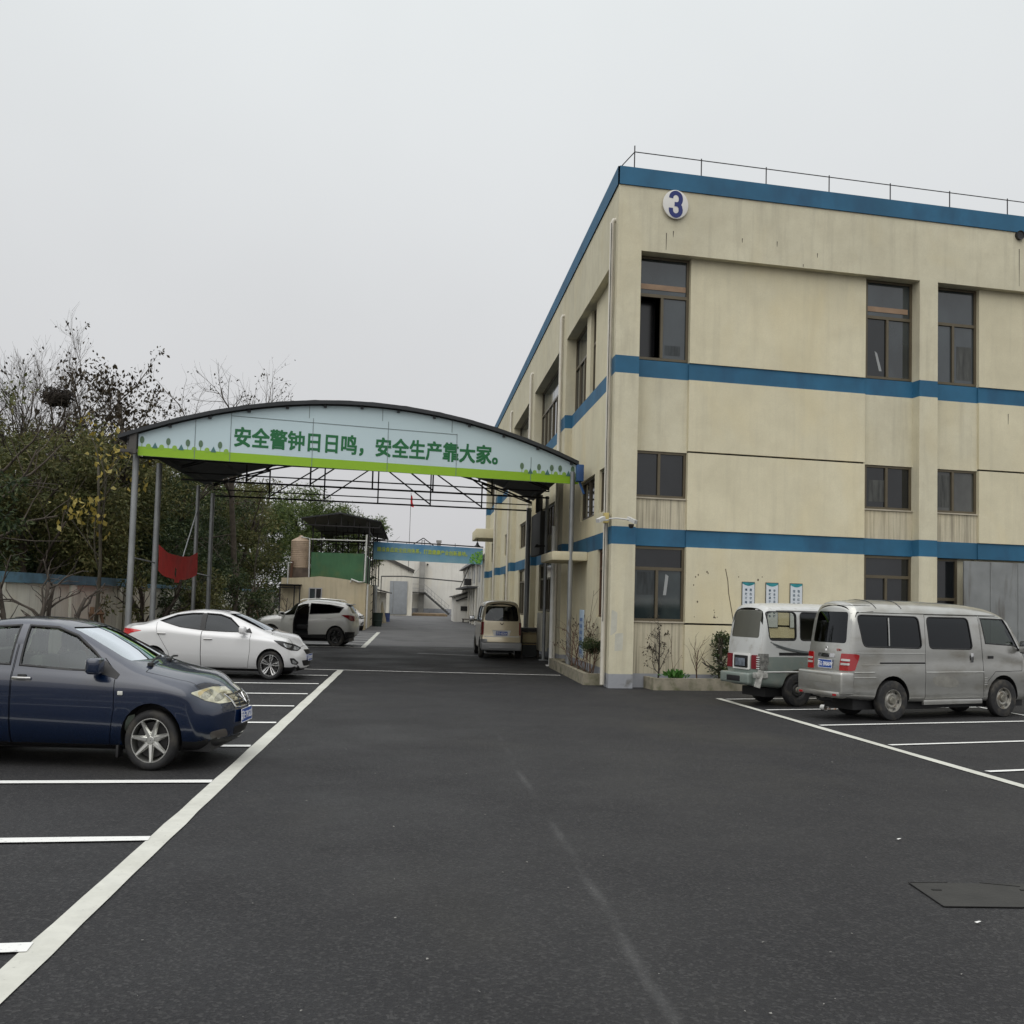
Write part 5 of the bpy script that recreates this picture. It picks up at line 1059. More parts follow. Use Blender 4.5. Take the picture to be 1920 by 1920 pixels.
# sign board on the canopy
SGN = thing('canopy_sign', 'long pale blue arched sign board with green Chinese lettering on the canopy front', 'sign', (4.05, 26.7, 0), world=True)
XL, XR = -6.5, 4.10
def SP(x, z, o=0.): return Vector((x, yf(x)-.14, z)) - NF*o
bot = lambda x: 4.92-.12*(x-XL)/(XR-XL); topz = lambda x: max(bot(x)+.1, arc(x)-.06)
def strip_(z0f, z1f, o, x0=XL, x1=XR, n=44):
    mb = MB(); vs = []
    for i in range(n+1):
        x = x0+(x1-x0)*i/n; vs += [SP(x, z0f(x), o), SP(x, z1f(x), o)]
    mb.add(vs, [(2*i, 2*i+2, 2*i+3, 2*i+1) for i in range(n)]); return mb
mb = strip_(bot, topz, 0); m2 = strip_(bot, topz, -.06); mb.add(m2.v, m2.f)
mb.add([SP(XL, bot(XL), 0), SP(XR, bot(XR), 0), SP(XR, bot(XR), -.06), SP(XL, bot(XL), -.06)], [(0,1,2,3)]); mb.add([SP(XL, bot(XL), 0), SP(XL, topz(XL), 0), SP(XL, topz(XL), -.06), SP(XL, bot(XL), -.06)], [(0,1,2,3)])
mb.build('board', mat('sign_pale_blue', (.50,.62,.66), .5, var=.03, vscale=.6), SGN, recalc=False)
strip_(bot, lambda x: bot(x)+.215, .003).build('grass_band', mat('sign_lime', (.25,.45,.012), .5, var=.03), SGN, recalc=False)
mb = MB(); jt = mat('sign_joint', (.16,.2,.21), .7)
def jl(x0, z0, x1, z1): MB().bar(SP(x0, z0, .006), SP(x1, z1, .006), .012, .006, upv=NF).build('panel_joint', jt, SGN)
for x in (-5.25, -4.45): jl(x, bot(x), x, topz(x))
for x in (-2.55, -.75, .95, 2.85): jl(x, bot(x), x, topz(x)-.30)
for x in (-2.65, -.9, .82): jl(x, topz(x)-.30, x, topz(x))
for a_, b_ in ((-4.45, -2.55), (-2.55, -.75), (-.75, .95)): jl(a_, 5.98-.02*(a_+4), b_, 5.98-.02*(b_+4))
def bold_mesh(body, b):
    src = text_mesh(body, 1.0, 0, 0); mb = MB(); V = [tuple(v.co) for v in src.vertices]; F_ = [tuple(p.vertices) for p in src.polygons]
    offs = [(0, 0)] if not b else [(0, 0), (b, b), (-b, b), (b, -b), (-b, -b), (b, 0), (-b, 0)]
    for k, (dx, dy) in enumerate(offs): mb.add([(x+dx, y+dy, .0004*k) for x, y, z in V], F_)
    return mb.mesh('bold')
def fit_text(body, w_, h_, bold, ext):
    me = bold_mesh(body, bold); c = np.array([v.co[:] for v in me.vertices]); lo, hi = c.min(0), c.max(0)
    me.transform(Matrix.Diagonal((w_/(hi[0]-lo[0]), h_/(hi[1]-lo[1]), 1, 1)) @ Matrix.Translation((-lo[0], -lo[1], 0))); return me
me = fit_text('安全警钟日日鸣，安全生产靠大家。', 6.43, .50, .028, 0)
Mt = Matrix.Translation(SP(-4.37, 5.245, .004)) @ Matrix(((UF.x, 0, -NF.x, 0), (UF.y, 0, -NF.y, 0), (0, 1, 0, 0), (0, 0, 0, 1))) @ Matrix.Rotation(R(-.75), 4, 'Z')
Mt.translation -= Vector(SGN['_w']); me.transform(Mt); link('lettering', me, mat('lettering_green', (.004,.125,.034), .5), SGN)
mb = MB()
def ell(x, z, a_, b_, mi, o): mb.add([SP(x+a_*math.cos(t), z+b_*math.sin(t), o) for t in [2*math.pi*i/14 for i in range(14)]], [tuple(range(14))], mi)
rn = random.Random(2)
for x0, sg in ((-6.42, 1), (2.62, 1)):
    for i in range(14):
        x = x0+.145*i*(1.0 if x0 < 0 else .76); z = bot(x)+.20; k = [0,1,2,1,0,1,2,0,1,0,1,2,0,1][i]
        if k == 0: mb.bar(SP(x, z, .006), SP(x, z+.16, .006), .012, .003, 1, upv=NF); ell(x, z+.17, .05, .085, 0, .008)
        elif k == 1: ell(x, z+.03, .055, .06, 1, .007)
        else: mb.add([SP(x-.065, z-.01, .009), SP(x+.065, z-.01, .009), SP(x, z+.13, .009)], [(0,1,2)], 2)
mb.build('tree_motif', [mat('motif_olive', (.10,.17,.10), .6), mat('motif_lime', (.24,.42,.05), .6), mat('motif_teal', (.06,.16,.15), .6)], SGN, recalc=False)
# red cloth between two left posts
rc = MB()
def cloth(u, v):
    y = 28.0+(32.95-28.0)*u; sag = .75*(4*u*(1-u)); top = 2.97-.25*(1-abs(2*u-1)**2.6)*.8; bt = 2.31-.20*(1-abs(2*u-1)**2.6)-(.09 if .40 < u < .53 else 0)
    return (-6.54+.02*math.sin(19*u+2*v), y, top+(bt-top)*v)
rc.grid(40, 10, cloth)
rc.f = [f for i, f in enumerate(rc.f) if not (i//10 in (16, 17) and 5 <= i % 10 <= 7)]; rc.m = rc.m[:len(rc.f)]; rc.s = rc.s[:len(rc.f)]
tag(rc.build('red_cloth', mat('cloth_red', (.93,.075,.065), .85, var=.12, vscale=2.5, bump=.4, bscale=6), recalc=False), 'sagging red cloth with a tear tied between two left canopy posts', 'cloth')

# ------------------------------------------------------------------ left boundary wall
wl = thing('boundary_wall', 'low cream boundary wall with worn blue coping along the left parking bays', 'wall', (-9.1, 4, 0), world=True)
WALLC = plaster('plaster_wall_grey', (.73,.72,.64), .4, .5)
mb = MB(); mb.box(-9.2, -9.0, 4, 34.2, -.1, 1.88); mb.box(-8.9, -8.7, 34.2, 34.35, -.1, 1.88); mb.box(-9.0, -8.4, 34.35, 34.55, -.1, 1.88); mb.box(-8.4, -8.2, 34.35, 64, -.1, 1.86)
for y in (9, 14, 19, 24, 29, 33.6): mb.box(-9.0, -8.93, y, y+.4, -.1, 1.87)
mb.build('wall', WALLC, wl); mb = MB(); mb.box(-9.26, -8.92, 4, 34.3, 1.885, 2.12); mb.box(-8.46, -8.14, 34.3, 64, 1.865, 1.98)
mb.build('coping', mat('coping_blue_worn', (.09,.19,.26), .8, var=.25, vscale=2.2, dirt=((.055,.075,.09), 3.5, (1,.4,1), .48)), wl)

# ------------------------------------------------------------------ bits by the building wall
wb_ = thing('work_bench', 'small bench with black top and boxes against the wall beside the gold microvan', 'bench', (3.7, 34.2, 0), world=True)
mb = MB(); mb.rbox(3.42, 4.08, 33.9, 34.5, .80, .93, .02); mb.build('top', BLACK, wb_)
for x in (3.47, 4.02):
    for y in (33.95, 34.45): mb = MB(); mb.box(x-.03, x+.03, y-.03, y+.03, 0, .8); mb.build('leg', mat('bench_brown', (.06,.05,.04), .8), wb_)
for z0, z1, m, lab, cat in ((.03, .45, mat('crate_dark', (.045,.05,.05), .8), 'dark plastic crate under the bench beside the gold microvan', 'crate'), (.46, .78, mat('carton', (.40,.34,.2), .9, var=.15), 'cream carton on the dark crate under the bench beside the microvan', 'box')):
    mb = MB(); mb.rbox(3.52, 3.98, 34.0, 34.42, z0, z1, .015); bx_ = mb.build('crate' if cat == 'crate' else 'carton', m); tag(bx_, lab, cat)
    mb = MB(); mb.box(3.51, 3.99, 33.985, 34.0, z1-.06, z1-.02); mb.build('rim' if cat == 'crate' else 'tape', mat('strap_tan', (.25,.19,.1), .7), bx_)
mb = MB(); mb.rbox(3.94, 3.97, 24.6, 25.15, .5, 1.62, .004); bs = tag(mb.build('wall_notice', mat('notice_blue', (.30,.38,.47), .5, var=.2)), 'narrow blue and white notice board leaning on the side wall by the short planter', 'sign')
mb = MB()
for i in range(6): mb.box(3.934, 3.938, 24.68, 25.05, .6+.15*i, .68+.15*i)
mb.build('notice_text', mat('notice_ink', (.10,.16,.30), .6), bs)
mb = MB(); mb.tube([(3.9, 25.4, .3), (4.12, 25.5, 1.5)], .015, 6); tag(mb.build('rusty_rod', mat('rust', (.10,.05,.03), .8)), 'thin rusty rod leaning on the side wall in the short planter', 'rod')
def lamp_pendant(x, y, z, label):
    t = thing('hanging_lamp', label, 'lamp', (x, y, z), world=True); mb = MB(); mb.lathe([(.03,.25),(.06,.2),(.09,.1),(.22,.0),(.20,-.01),(.05,-.03),(.001,-.03)], 14, Matrix.Translation((x, y, z))); mb.tube([(x, y, z+.2), (x, y, z+.42)], .02, 6); mb.build('lamp_shade', BLACK, t)
lamp_pendant(3.35, 57.5, 4.62, 'small black lamp hanging under the far balcony of the factory building')
mb = MB(); mb.tube([(3.9, 31.9, 3.45), (3.7, 31.9, 3.45)], .03, 6); mb.lathe([(.04,0),(.09,-.1),(.001,-.1)], 12, Matrix.Translation((3.66, 31.9, 3.5))); tag(mb.build('wall_lamp', BLACK), 'small black lamp on the wall above the door awning under the canopy', 'lamp')
mb = MB(); mb.lathe([(.045,0),(.052,.11),(.056,.115),(.05,.115),(.043,.005),(.001,.005)], 16, Matrix.Translation((7.30, 18.55, .055)) @ Matrix.Rotation(R(90), 4, 'X') @ Matrix.Rotation(R(20), 4, 'Y')); tag(mb.build('paper_cup', mat('paper_white', (.7,.7,.68), .7)), 'white paper cup lying on the asphalt behind the silver minibus', 'cup')
mb = MB(); rn = random.Random(8)
for i in range(7):
    c = Vector((7.42+rn.uniform(-.1,.1), 18.5+rn.uniform(-.08,.08), .02)); mb.add([c+Vector((rn.uniform(-.05,.05), rn.uniform(-.05,.05), rn.uniform(0,.03))) for _ in range(4)], [(0,1,2,3)])
tag(mb.build('litter', mat('litter_brown', (.33,.2,.12), .8, var=.4, vscale=20)), 'crumpled brown litter beside the white cup behind the silver minibus', 'litter')
for x, y, lab in ((3.31, 6.02, 'tiny white scrap on the asphalt just below the manhole cover'), (3.85, 8.18, 'tiny pale scrap on the asphalt just beyond the manhole cover')):
    mb = MB(); mb.add([(x, y, .012), (x+.03, y+.008, .02), (x+.026, y+.03, .016), (x-.006, y+.022, .012)], [(0,1,2,3)]); tag(mb.build('paper_scrap', mat('paper_white')), lab, 'litter')

# ------------------------------------------------------------------ far yard: pump house, tank, sheds, warehouses
ph = thing('pump_house', 'small cream flat roofed building under a dark gabled roof on the left', 'building', (-4.7, 57, 0), world=True); PHC = plaster('plaster_pump_house', (.55,.48,.345), .45, .55, .3)
mb = MB(); xs_ = [-6.94, -6.2, -5.4, -4.97, -4.2, -3.4, -2.52]; zs_ = [2.64, 2.66, 2.72, 2.77, 2.72, 2.62, 2.48]
for i in range(6):
    a_, b_ = xs_[i], xs_[i+1]; mb.add([(a_,57,0),(b_,57,0),(b_,57,zs_[i+1]),(a_,57,zs_[i]),(a_,57.2,zs_[i]),(b_,57.2,zs_[i+1])], [(0,1,2,3),(3,2,5,4)])
mb.add([(-2.52,57,0),(-2.52,67,0),(-2.52,67,2.45),(-2.52,57,2.48)], [(0,1,2,3)]); mb.add([(-6.94,57,0),(-6.94,67,0),(-6.94,67,2.6),(-6.94,57,2.64)], [(3,2,1,0)]); mb.add([(-6.94,57.2,2.45),(-2.52,57.2,2.45),(-2.52,67,2.45),(-6.94,67,2.45)], [(0,1,2,3)])
mb.build('wall', PHC, ph, recalc=False)
w_ = window(ph, Vector((1,0,0)), Vector((0,1,0)), -5.49, -4.80, 1.54, 2.16, -.005, (.52,), None, mat('grey_frame', (.35,.35,.36), .5), (1, 4), o=Vector((0, 57, 0)))
mb = MB(); mb.lathe([(.001,0),(.16,0),(.17,.02),(.16,.04),(.001,.04)], 18, Matrix.Translation((-4.97, 56.95, 1.72)) @ Matrix.Rotation(R(90), 4, 'X')); mb.build('fan_cover', mat('fan_tan', (.38,.3,.18), .7), w_)
mb = MB(); mb.tube([(-2.56, 56.93, 5.05), (-2.6, 56.93, 2.55), (-2.9, 56.93, 2.52), (-3.3, 56.93, 2.66), (-3.32, 56.93, 2.5)], .045, 8); mb.tube([(-2.42, 56.95, .1), (-2.42, 56.95, 2.4)], .045, 8); mb.tube([(-6.6, 56.9, 2.3), (-6.6, 56.9, 3.45), (-6.4, 56.9, 3.45)], .035, 6); mb.tube([(-5.52, 57, 2.7), (-5.55, 57, 4.75), (-6.0, 57, 4.82)], .035, 6); mb.tube([(-5.5, 57.1, 4.72), (-2.6, 57.1, 4.72)], .03, 6)
mb.build('pipe', mat('white_post'), ph)
gp = MB()
for x0, x1, y0, y1 in ((-5.48, -2.71, 57.5, 57.5), (-2.71, -2.71, 57.5, 66.5)):
    L_ = math.hypot(x1-x0, y1-y0); k = int(L_/.1)
    vs = []
    for i in range(k+1):
        t = i/k; o = .012 if i % 2 else 0; vs += [(x0+(x1-x0)*t+(o if x0 == x1 else 0), y0+(y1-y0)*t-(o if y0 == y1 else 0), 2.45), (x0+(x1-x0)*t+(o if x0 == x1 else 0), y0+(y1-y0)*t-(o if y0 == y1 else 0), 4.05)]
    gp.add(vs, [(2*i, 2*i+2, 2*i+3, 2*i+1) for i in range(k)])
gp.build('green_screen', mat('green_sheet', (.045,.135,.06), .6, var=.2, vscale=.8, dirt=((.10,.15,.05), 1.2, None, .5)), ph, recalc=False)
rf = MB(); RY0, RY1 = 57.0, 75.0
for za, zb_, off in ((5.86, 6.2, .0), (5.80, 6.12, 0)):
    rf.add([(-6.05,RY0,za),(-3.99,RY0,zb_),(-3.99,RY1,zb_),(-6.05,RY1,za),(-1.85,RY0,za-.06),(-1.85,RY1,za-.06)], [(0,1,2,3),(1,4,5,2)])
rf.add([(-6.05,RY0,5.80),(-3.99,RY0,6.12),(-3.99,RY0,6.2),(-6.05,RY0,5.86)], [(0,1,2,3)]); rf.add([(-3.99,RY0,6.12),(-1.85,RY0,5.74),(-1.85,RY0,5.80),(-3.99,RY0,6.2)], [(0,1,2,3)])
rf.build('roof', mat('roof_dark_sheet', (.028,.03,.032), .7, .2, var=.2), ph, recalc=False)
tr = MB()
for y in (57.3, 63, 69, 74.5):
    tr.bar((-6.0, y, 5.5), (-1.9, y, 5.45), .06)
    for i in range(7):
        x = -6.0+4.1*i/6; tr.bar((x, y, 5.48), (x, y, 5.80+.34*(1-abs(x+3.99)/2.1)), .045)
    for x in ((-2.45,) if y < 60 else (-5.95, -4.6, -3.3, -2.45)): tr.bar((x, y, 2.45), (x, y, 5.8), .07)
for z in (4.9, 5.1):
    tr.bar((-6.0, 66, z), (-2.0, 66, z), .05)
tr.bar((-2.45, 57.3, 5.2), (-2.45, 74.5, 5.2), .06)
tr.build('roof_frame', TRUSS, ph)
df = MB()
for x in (-6.94, -6.2, -5.92): df.bar((x, 56.6, 0), (x, 56.6, 2.25), .06)
df.bar((-6.98, 56.6, 2.25), (-5.88, 56.6, 2.25), .06); df.bar((-6.98, 56.6, 2.12), (-5.88, 56.6, 2.12), .05); df.box(-6.98, -5.85, 56.5, 57, 2.28, 2.31); df.build('entrance_frame', TRUSS, ph)
tk = thing('water_tank', 'tall ribbed beige water tank standing on the pump house roof', 'tank', (-6.1, 58, 2.5), world=True)
mb = MB(); prof = [(.001, 4.97), (.08, 4.95), (.12, 4.88), (.48, 4.68), (.51, 4.64)]
z = 4.62
while z > 3.24: prof += [(.52, z), (.505, z-.04), (.52, z-.08)]; z -= .1
mb.lathe(prof+[(.50, 3.2)], 28, Matrix.Translation((-6.1, 58, 0))); mb.build('tank', mat('tank_beige', (.40,.30,.215), .6, var=.12, vscale=1.5, dirt=((.25,.18,.13), 2, None, .5)), tk)
mb = MB(); mb.box(-6.62, -5.60, 57.5, 58.5, 2.45, 3.2); mb.build('stand', mat('tank_stand_dark', (.10,.075,.06), .9, var=.4, vscale=3), tk); mb = MB(); mb.tube([(-6.5, 57.4, 2.5), (-6.45, 57.4, 3.55)], .07, 8); mb.build('outlet_pipe', mat('rust'), tk)
bn = thing('overhead_banner', 'blue banner with yellow green Chinese lettering slung across the lane further back', 'banner', (.8, 64, 0), world=True)
bl = lambda x: 5.05-.21*(x+2.47)/6.54; bb = lambda x: 4.0-.12*(x+2.47)/6.54
g = G('banner_blue'); gx = g.n('ShaderNodeSeparateXYZ'); g.l(g.tc.outputs['Object'], gx.inputs[0]); n = g.rng(g.noise(.9, 5), .4, .7, 0, 1)
f = g.rng(gx.outputs[2], 3.9, 4.9, 0, 1); cc = g.mix(f, (.17,.36,.46), (.055,.19,.36)); cc = g.mix(g.math('MULTIPLY', n, .35), cc, (.35,.5,.58)); g.color(cc); g.setp(Roughness=.6)
mb = MB(); n_ = 24; vs = []
for i in range(n_+1):
    x = -2.47+6.54*i/n_; vs += [(x, 64, bb(x)), (x, 64, bl(x))]
mb.add(vs, [(2*i, 2*i+2, 2*i+3, 2*i+1) for i in range(n_)]); mb.add([(p[0], p[1]+.05, p[2]) for p in vs], [(2*i+1, 2*i+3, 2*i+2, 2*i) for i in range(n_)]); mb.build('banner_sheet', g.m, bn, recalc=False)
for txt_, x_, w__ in (('建设食品安全应用体系，', -2.25, 2.62), ('打造健康产业创新基地。', .52, 2.62)):
    me = fit_text(txt_, w__, .29, .02, 0); me.transform(Matrix.Translation(Vector((x_, 63.985, 4.47-.026*(x_+2.2)))-Vector(bn['_w'])) @ Matrix.Rotation(R(90), 4, 'X') @ Matrix.Rotation(R(-1.5), 4, 'Z')); link('lettering', me, mat('lettering_yellow_green', (.42,.52,.06), .6), bn)
mb = MB(); rn = random.Random(5)
for i in range(90):
    a_ = rn.uniform(0, math.pi/2); r_ = rn.uniform(.1, .78)**.8; x = 4.05-r_*math.cos(a_); z = 3.95+r_*math.sin(a_)*.9; s_ = rn.uniform(.03, .07); mb.add([(x+s_*math.cos(t), 63.98-i*.0001, z+s_*math.sin(t)) for t in [k*1.256 for k in range(5)]], [(0,1,2,3,4)], rn.randint(0, 1))
mb.build('leaf_motif', [mat('motif_leaf', (.07,.25,.03), .6), mat('motif_leaf2', (.18,.42,.06), .6)], bn, recalc=False)
mb = MB(); mb.bar((-2.5, 64.1, 5.14), (4.1, 64.1, 4.93), .07); 
for x in (-2.2, -.5, .9, 2.4): mb.bar((x, 64.1, 5.1), (x, 64.02, 4.9), .03)
for dx in (-.12, .12): mb.bar((-2.5+dx, 64.1, 0), (-2.5+dx, 64.1, 5.1), .05)
for i in range(10): mb.bar((-2.62, 64.1, .3+.48*i), (-2.38, 64.1, .55+.48*i), .03)
mb.build('gantry', TRUSS, bn)
ls = thing('lean_to_shed', 'grey and white lean-to shed with tiled eave beyond the pump house', 'shed', (-3, 72, 0), world=True)
mb = MB(); mb.box(-4.5, -2.35, 67.2, 70, 0, 2.5); mb.build('grey_panel', mat('galvanised_grey'), ls); mb = MB(); mb.box(-4.5, -2.15, 70, 86, 0, 2.1); mb.build('wall', plaster('plaster_offwhite', (.60,.57,.50), .5, .8), ls)
mb = MB(); mb.add([(-4.5,69.8,2.75),(-1.7,69.8,2.12),(-1.7,86.2,2.12),(-4.5,86.2,2.75),(-4.5,69.8,2.67),(-1.7,69.8,2.04),(-1.7,86.2,2.04),(-4.5,86.2,2.67)], [(0,1,2,3),(7,6,5,4),(0,4,5,1),(1,5,6,2)]); mb.build('roof', mat('tile_dark', (.06,.055,.05), .8, var=.3, vscale=6), ls)
def bin_(name, label, cat, x, y, r0_, r1_, h, m):
    mb = MB(); mb.lathe([(.001,0),(r0_,0),(r1_,h*.97),(r1_+.03,h),(r1_-.02,h),(r1_-.03,h*.9),(.001,h*.9)], 16, Matrix.Translation((x, y, 0))); t = thing(name, label, cat, (x, y, 0), world=True); mb.build('drum', m, t)
    q = MB(); q.lathe([(r0_+.4*(r1_-r0_)+.005, h*.38), (r0_+.4*(r1_-r0_)+.03, h*.41), (r0_+.4*(r1_-r0_)+.005, h*.44)], 16, Matrix.Translation((x, y, 0))); q.build('hoop', m, t)
bin_('waste_bin', 'dark green waste bin standing beside the cream pump house corner', 'bin', -2.1, 64.6, .26, .33, .82, mat('bin_green', (.018,.035,.03), .6))
bin_('blue_barrel', 'blue plastic barrel beside the lean-to shed', 'barrel', -1.85, 77.5, .21, .22, .62, mat('barrel_blue', (.05,.08,.22), .5))
mb = MB()
for i in range(6): mb.bar((-2.0+.04*i, 71.5+.4*i, .02), (-2.12, 71.6+.5*i, 1.2+.05*i), .04)
tag(mb.build('leaning_planks', mat('plank', (.36,.31,.22), .9, var=.25)), 'weathered planks leaning against the lean-to shed wall', 'planks')
OFFW = plaster('plaster_white_old', (.66,.635,.565), .4, .5, .15); WHT = plaster('plaster_white', (.70,.685,.64), .25, .25, .1)
wh = thing('warehouse', 'off-white gabled warehouse with a tall grey gate at the end of the lane', 'warehouse', (-2.9, 104, 0), world=True)
mb = MB(); mb.prism([(-6.2,0),(-.12,0),(-.12,4.28),(-2.9,5.5),(-6.2,4.2)], lambda u, v, t: (u, 104+t, v), 0, 12); mb.build('wall', OFFW, wh)
mb = MB()
for a_, b_ in (((-.0,4.25),(-2.9,5.55)), ((-2.9,5.55),(-6.3,4.15))): mb.bar((a_[0],103.85,a_[1]+.05), (b_[0],103.85,b_[1]+.05), .3, .10, upv=(0,1,0)); mb.add([(a_[0],103.8,a_[1]+.1),(b_[0],103.8,b_[1]+.1),(b_[0],116,b_[1]+.1),(a_[0],116,a_[1]+.1)], [(0,1,2,3)])
mb.build('roof', mat('tile_dark'), wh)
gt = MB()
for x0, x1 in ((-2.28, -1.95), (-1.93, -.6)): gt.rbox(x0, x1, 103.9, 103.98, .12, 3.33, .01)
gt = gt.build('gate', mat('gate_grey', (.25,.265,.28), .6, .1, var=.08), wh); mb = MB(); mb.bar((-2.5, 103.88, 3.45), (-.4, 103.88, 3.45), .06); mb.build('gate_rail', mat('bracket_dark'), gt)
bk = thing('white_hall', 'tall plain white hall with an outside stair closing the end of the lane', 'building', (2.5, 118, 0), world=True)
mb = MB(); mb.box(-3.5, 9.5, 118, 135, .0, 7.45); mb.build('wall', WHT, bk); mb = MB(); mb.box(-3.5, 9.5, 117.96, 118.0, 0, .62); mb.build('plinth', PLINTH, bk)
mb = MB(); mb.rbox(.56, 1.16, 117.3, 118, 0, 5.75, .01); tw = mb.build('stair_tower', mat('tower_concrete', (.24,.235,.22), .9, var=.2, vscale=1.2), bk)
mb = MB(); mb.box(.62, .98, 117.26, 117.3, .35, 1.45); mb.box(.62, 1.1, 117.26, 117.3, 4.0, 4.45); mb.box(.62, 1.1, 117.26, 117.3, 2.35, 2.6); mb.build('opening', BLACK, tw)
mb = MB(); mb.bar((1.16, 117.2, 2.35), (3.95, 117.2, .05), .08, .22); mb.bar((1.16, 116.6, 2.35), (3.95, 116.6, .05), .08, .22); mb.box(-.15, 1.3, 116.4, 117.9, 2.3, 2.4)
for i in range(13): x = 1.25+.21*i; z = 2.3-.172*i; mb.box(x, x+.24, 116.6, 117.2, z-.03, z)
mb.build('stair', mat('stair_dark', (.05,.05,.05), .7), bk)
mb = MB()
for dz in (.45, .9): mb.bar((1.16, 116.55, 2.35+dz), (3.95, 116.55, .05+dz), .035); mb.bar((-.15, 116.4, 2.35+dz), (1.16, 116.4, 2.35+dz), .035)
for i in range(8): x = 1.16+.38*i; mb.bar((x, 116.55, 2.35-.31*i), (x, 116.55, 3.25-.31*i), .03)
for i in range(6): mb.bar((.0+.01*i, 117.6, 4.3+.0*i), (.55, 117.6, 5.0), .03) if i == 0 else None
mb.build('hand_rail', mat('rail_grey', (.3,.3,.3), .5, .4), bk)
mb = MB(); mb.bar((-.45, 119, 7.5), (.9, 119, 8.42), .10); mb.bar((.9, 119, 8.42), (2.2, 119, 7.5), .10); mb.bar((.75, 119, 7.5), (.75, 119, 8.2), .07); mb.bar((1.05, 119, 7.5), (1.05, 119, 8.2), .07); mb.bar((.75, 119, 8.1), (1.05, 119, 8.1), .06); mb.bar((.75, 119, 7.8), (1.05, 119, 7.8), .06); mb.build('roof_frame', TRUSS, bk)
mb = MB(); mb.box(2.4, 2.85, 118.4, 118.9, 7.4, 7.9); mb.box(2.33, 2.92, 118.3, 119, 7.95, 8.05); mb.box(2.33, 2.92, 118.3, 119, 8.1, 8.18); mb.build('roof_vent', mat('vent_grey', (.2,.19,.17), .8), bk)
mb = MB(); mb.lathe([(.001,0),(.1,0),(.1,.1),(.001,.1)], 12, Matrix.Translation((1.45, 117.95, 5.45)) @ Matrix.Rotation(R(90), 4, 'X')); mb.build('wall_lamp', BLACK, bk)
fp = thing('flag_pole', 'thin pole with a limp red flag rising above the far warehouse', 'flag', (-.55, 103, 0), world=True)
mb = MB(); mb.tube([(-.58, 103.5, 4.2), (-.55, 103.5, 11.9)], .025, 6); mb.build('pole', STEELD, fp)
mb = MB(); mb.grid(6, 14, lambda u, v: (-.56+.30*u*(.35+.65*v)+.03*math.sin(9*v), 103.5+.08*math.sin(5*u+6*v), 11.75-1.15*v-.12*u)); mb.build('flag', mat('flag_red', (.5,.02,.025), .8), fp)
mb = MB(); mb.tube([(-3.1, 102.6, 3.72), (-1.05, 102.6, 3.78), (4.8, 102.6, 3.42)], .06, 8); mb.tube([(-3.1, 102.6, 3.72), (-3.1, 102.6, 0)], .05, 6); mb.tube([(4.8, 102.6, 3.42), (4.8, 102.6, 0)], .05, 6); tag(mb.build('overhead_pipe', mat('pipe_dark', (.06,.06,.055), .7)), 'thin dark pipe crossing high over the lane in front of the warehouse', 'pipe')
mb = MB(); mb.box(-.02, 3.3, 105.6, 112, -.02, .22); mb.box(-.12, 3.4, 105.4, 105.6, -.02, .2); tag(mb.build('flower_bed', mat('dry_bed', (.16,.115,.07), .95, var=.3, vscale=1.5)), 'low brown flower bed at the foot of the white hall', 'flower bed')
wr_ = thing('white_annex', 'two storey white annex with a row of upper windows beyond the factory building', 'building', (6.5, 66, 0), world=True)
mb = MB(); mb.box(4.4, 9, 66.5, 96, 0, 4.35); mb.build('wall', WHT, wr_); mb = MB(); mb.prism([(4.0,4.28),(4.4,4.7),(9.2,4.9),(9.2,4.35)], lambda u, v, t: (u, t, v), 66.3, 96.3); mb.build('roof', mat('roof_grey_tile', (.10,.10,.10), .8, var=.2), wr_)
for i in range(9):
    y = 68+3.1*i; mb = MB(); mb.box(4.36, 4.4, y, y+1.2, 2.95, 3.95); f_ = mb.build('window', mat('grey_frame'), wr_); mb = MB(); mb.box(4.345, 4.36, y+.1, y+1.1, 3.05, 3.85); mb.build('pane', PANES[0], f_)
for i in range(10):
    y = 67+3.1*i; mb = MB(); mb.tube([(4.25, y, 0), (4.25, y, 2.6 if i % 2 else 4.3)], .07, 8); mb.build('pillar', WHT, wr_)
mb = MB(); mb.box(3.6, 4.4, 73, 92, 2.55, 2.68); mb.build('awning', mat('awning_dark', (.05,.05,.055), .7), wr_); mb = MB(); mb.bar((3.65, 84, 2.7), (4.3, 84, 4.3), .06); mb.box(3.55, 4.0, 74.5, 76, 2.75, 3.2); mb.build('awning_strut', TRUSS, wr_)
gh = thing('gate_hut', 'low white hut with a sloping dark roof and one small window near the lane end', 'hut', (3.9, 83.5, 0), world=True)
mb = MB(); mb.prism([(3.15,0),(4.38,0),(4.38,2.25),(3.15,1.88)], lambda u, v, t: (u, 83+t, v), 0, 5); mb.build('wall', WHT, gh); mb = MB(); mb.prism([(2.95,1.88),(4.4,2.30),(4.4,2.38),(2.95,1.96)], lambda u, v, t: (u, 82.7+t, v), 0, 5.5); mb.build('roof', mat('tile_dark'), gh)
mb = MB(); mb.bar((3.3, 82.9, 1.62), (4.2, 82.9, 1.95), .1); mb.build('pipe', BLACK, gh); mb = MB(); mb.box(3.68, 4.2, 82.95, 83, .86, 1.22); f_ = mb.build('window', BLACK, gh); mb = MB(); mb.box(3.72, 4.16, 82.94, 82.95, .9, 1.18); mb.build('pane', PANES[0], f_)
mb = MB(); mb.rbox(3.75, 4.5, 80.8, 82.2, .22, .28, .01); [mb.box(x, x+.06, 80.9, 80.96, 0, .22) for x in (3.8, 4.4)]; [mb.box(x, x+.06, 82.0, 82.06, 0, .22) for x in (3.8, 4.4)]; tag(mb.build('low_bench', mat('bench_brown')), 'low dark bench in front of the white gate hut', 'bench')
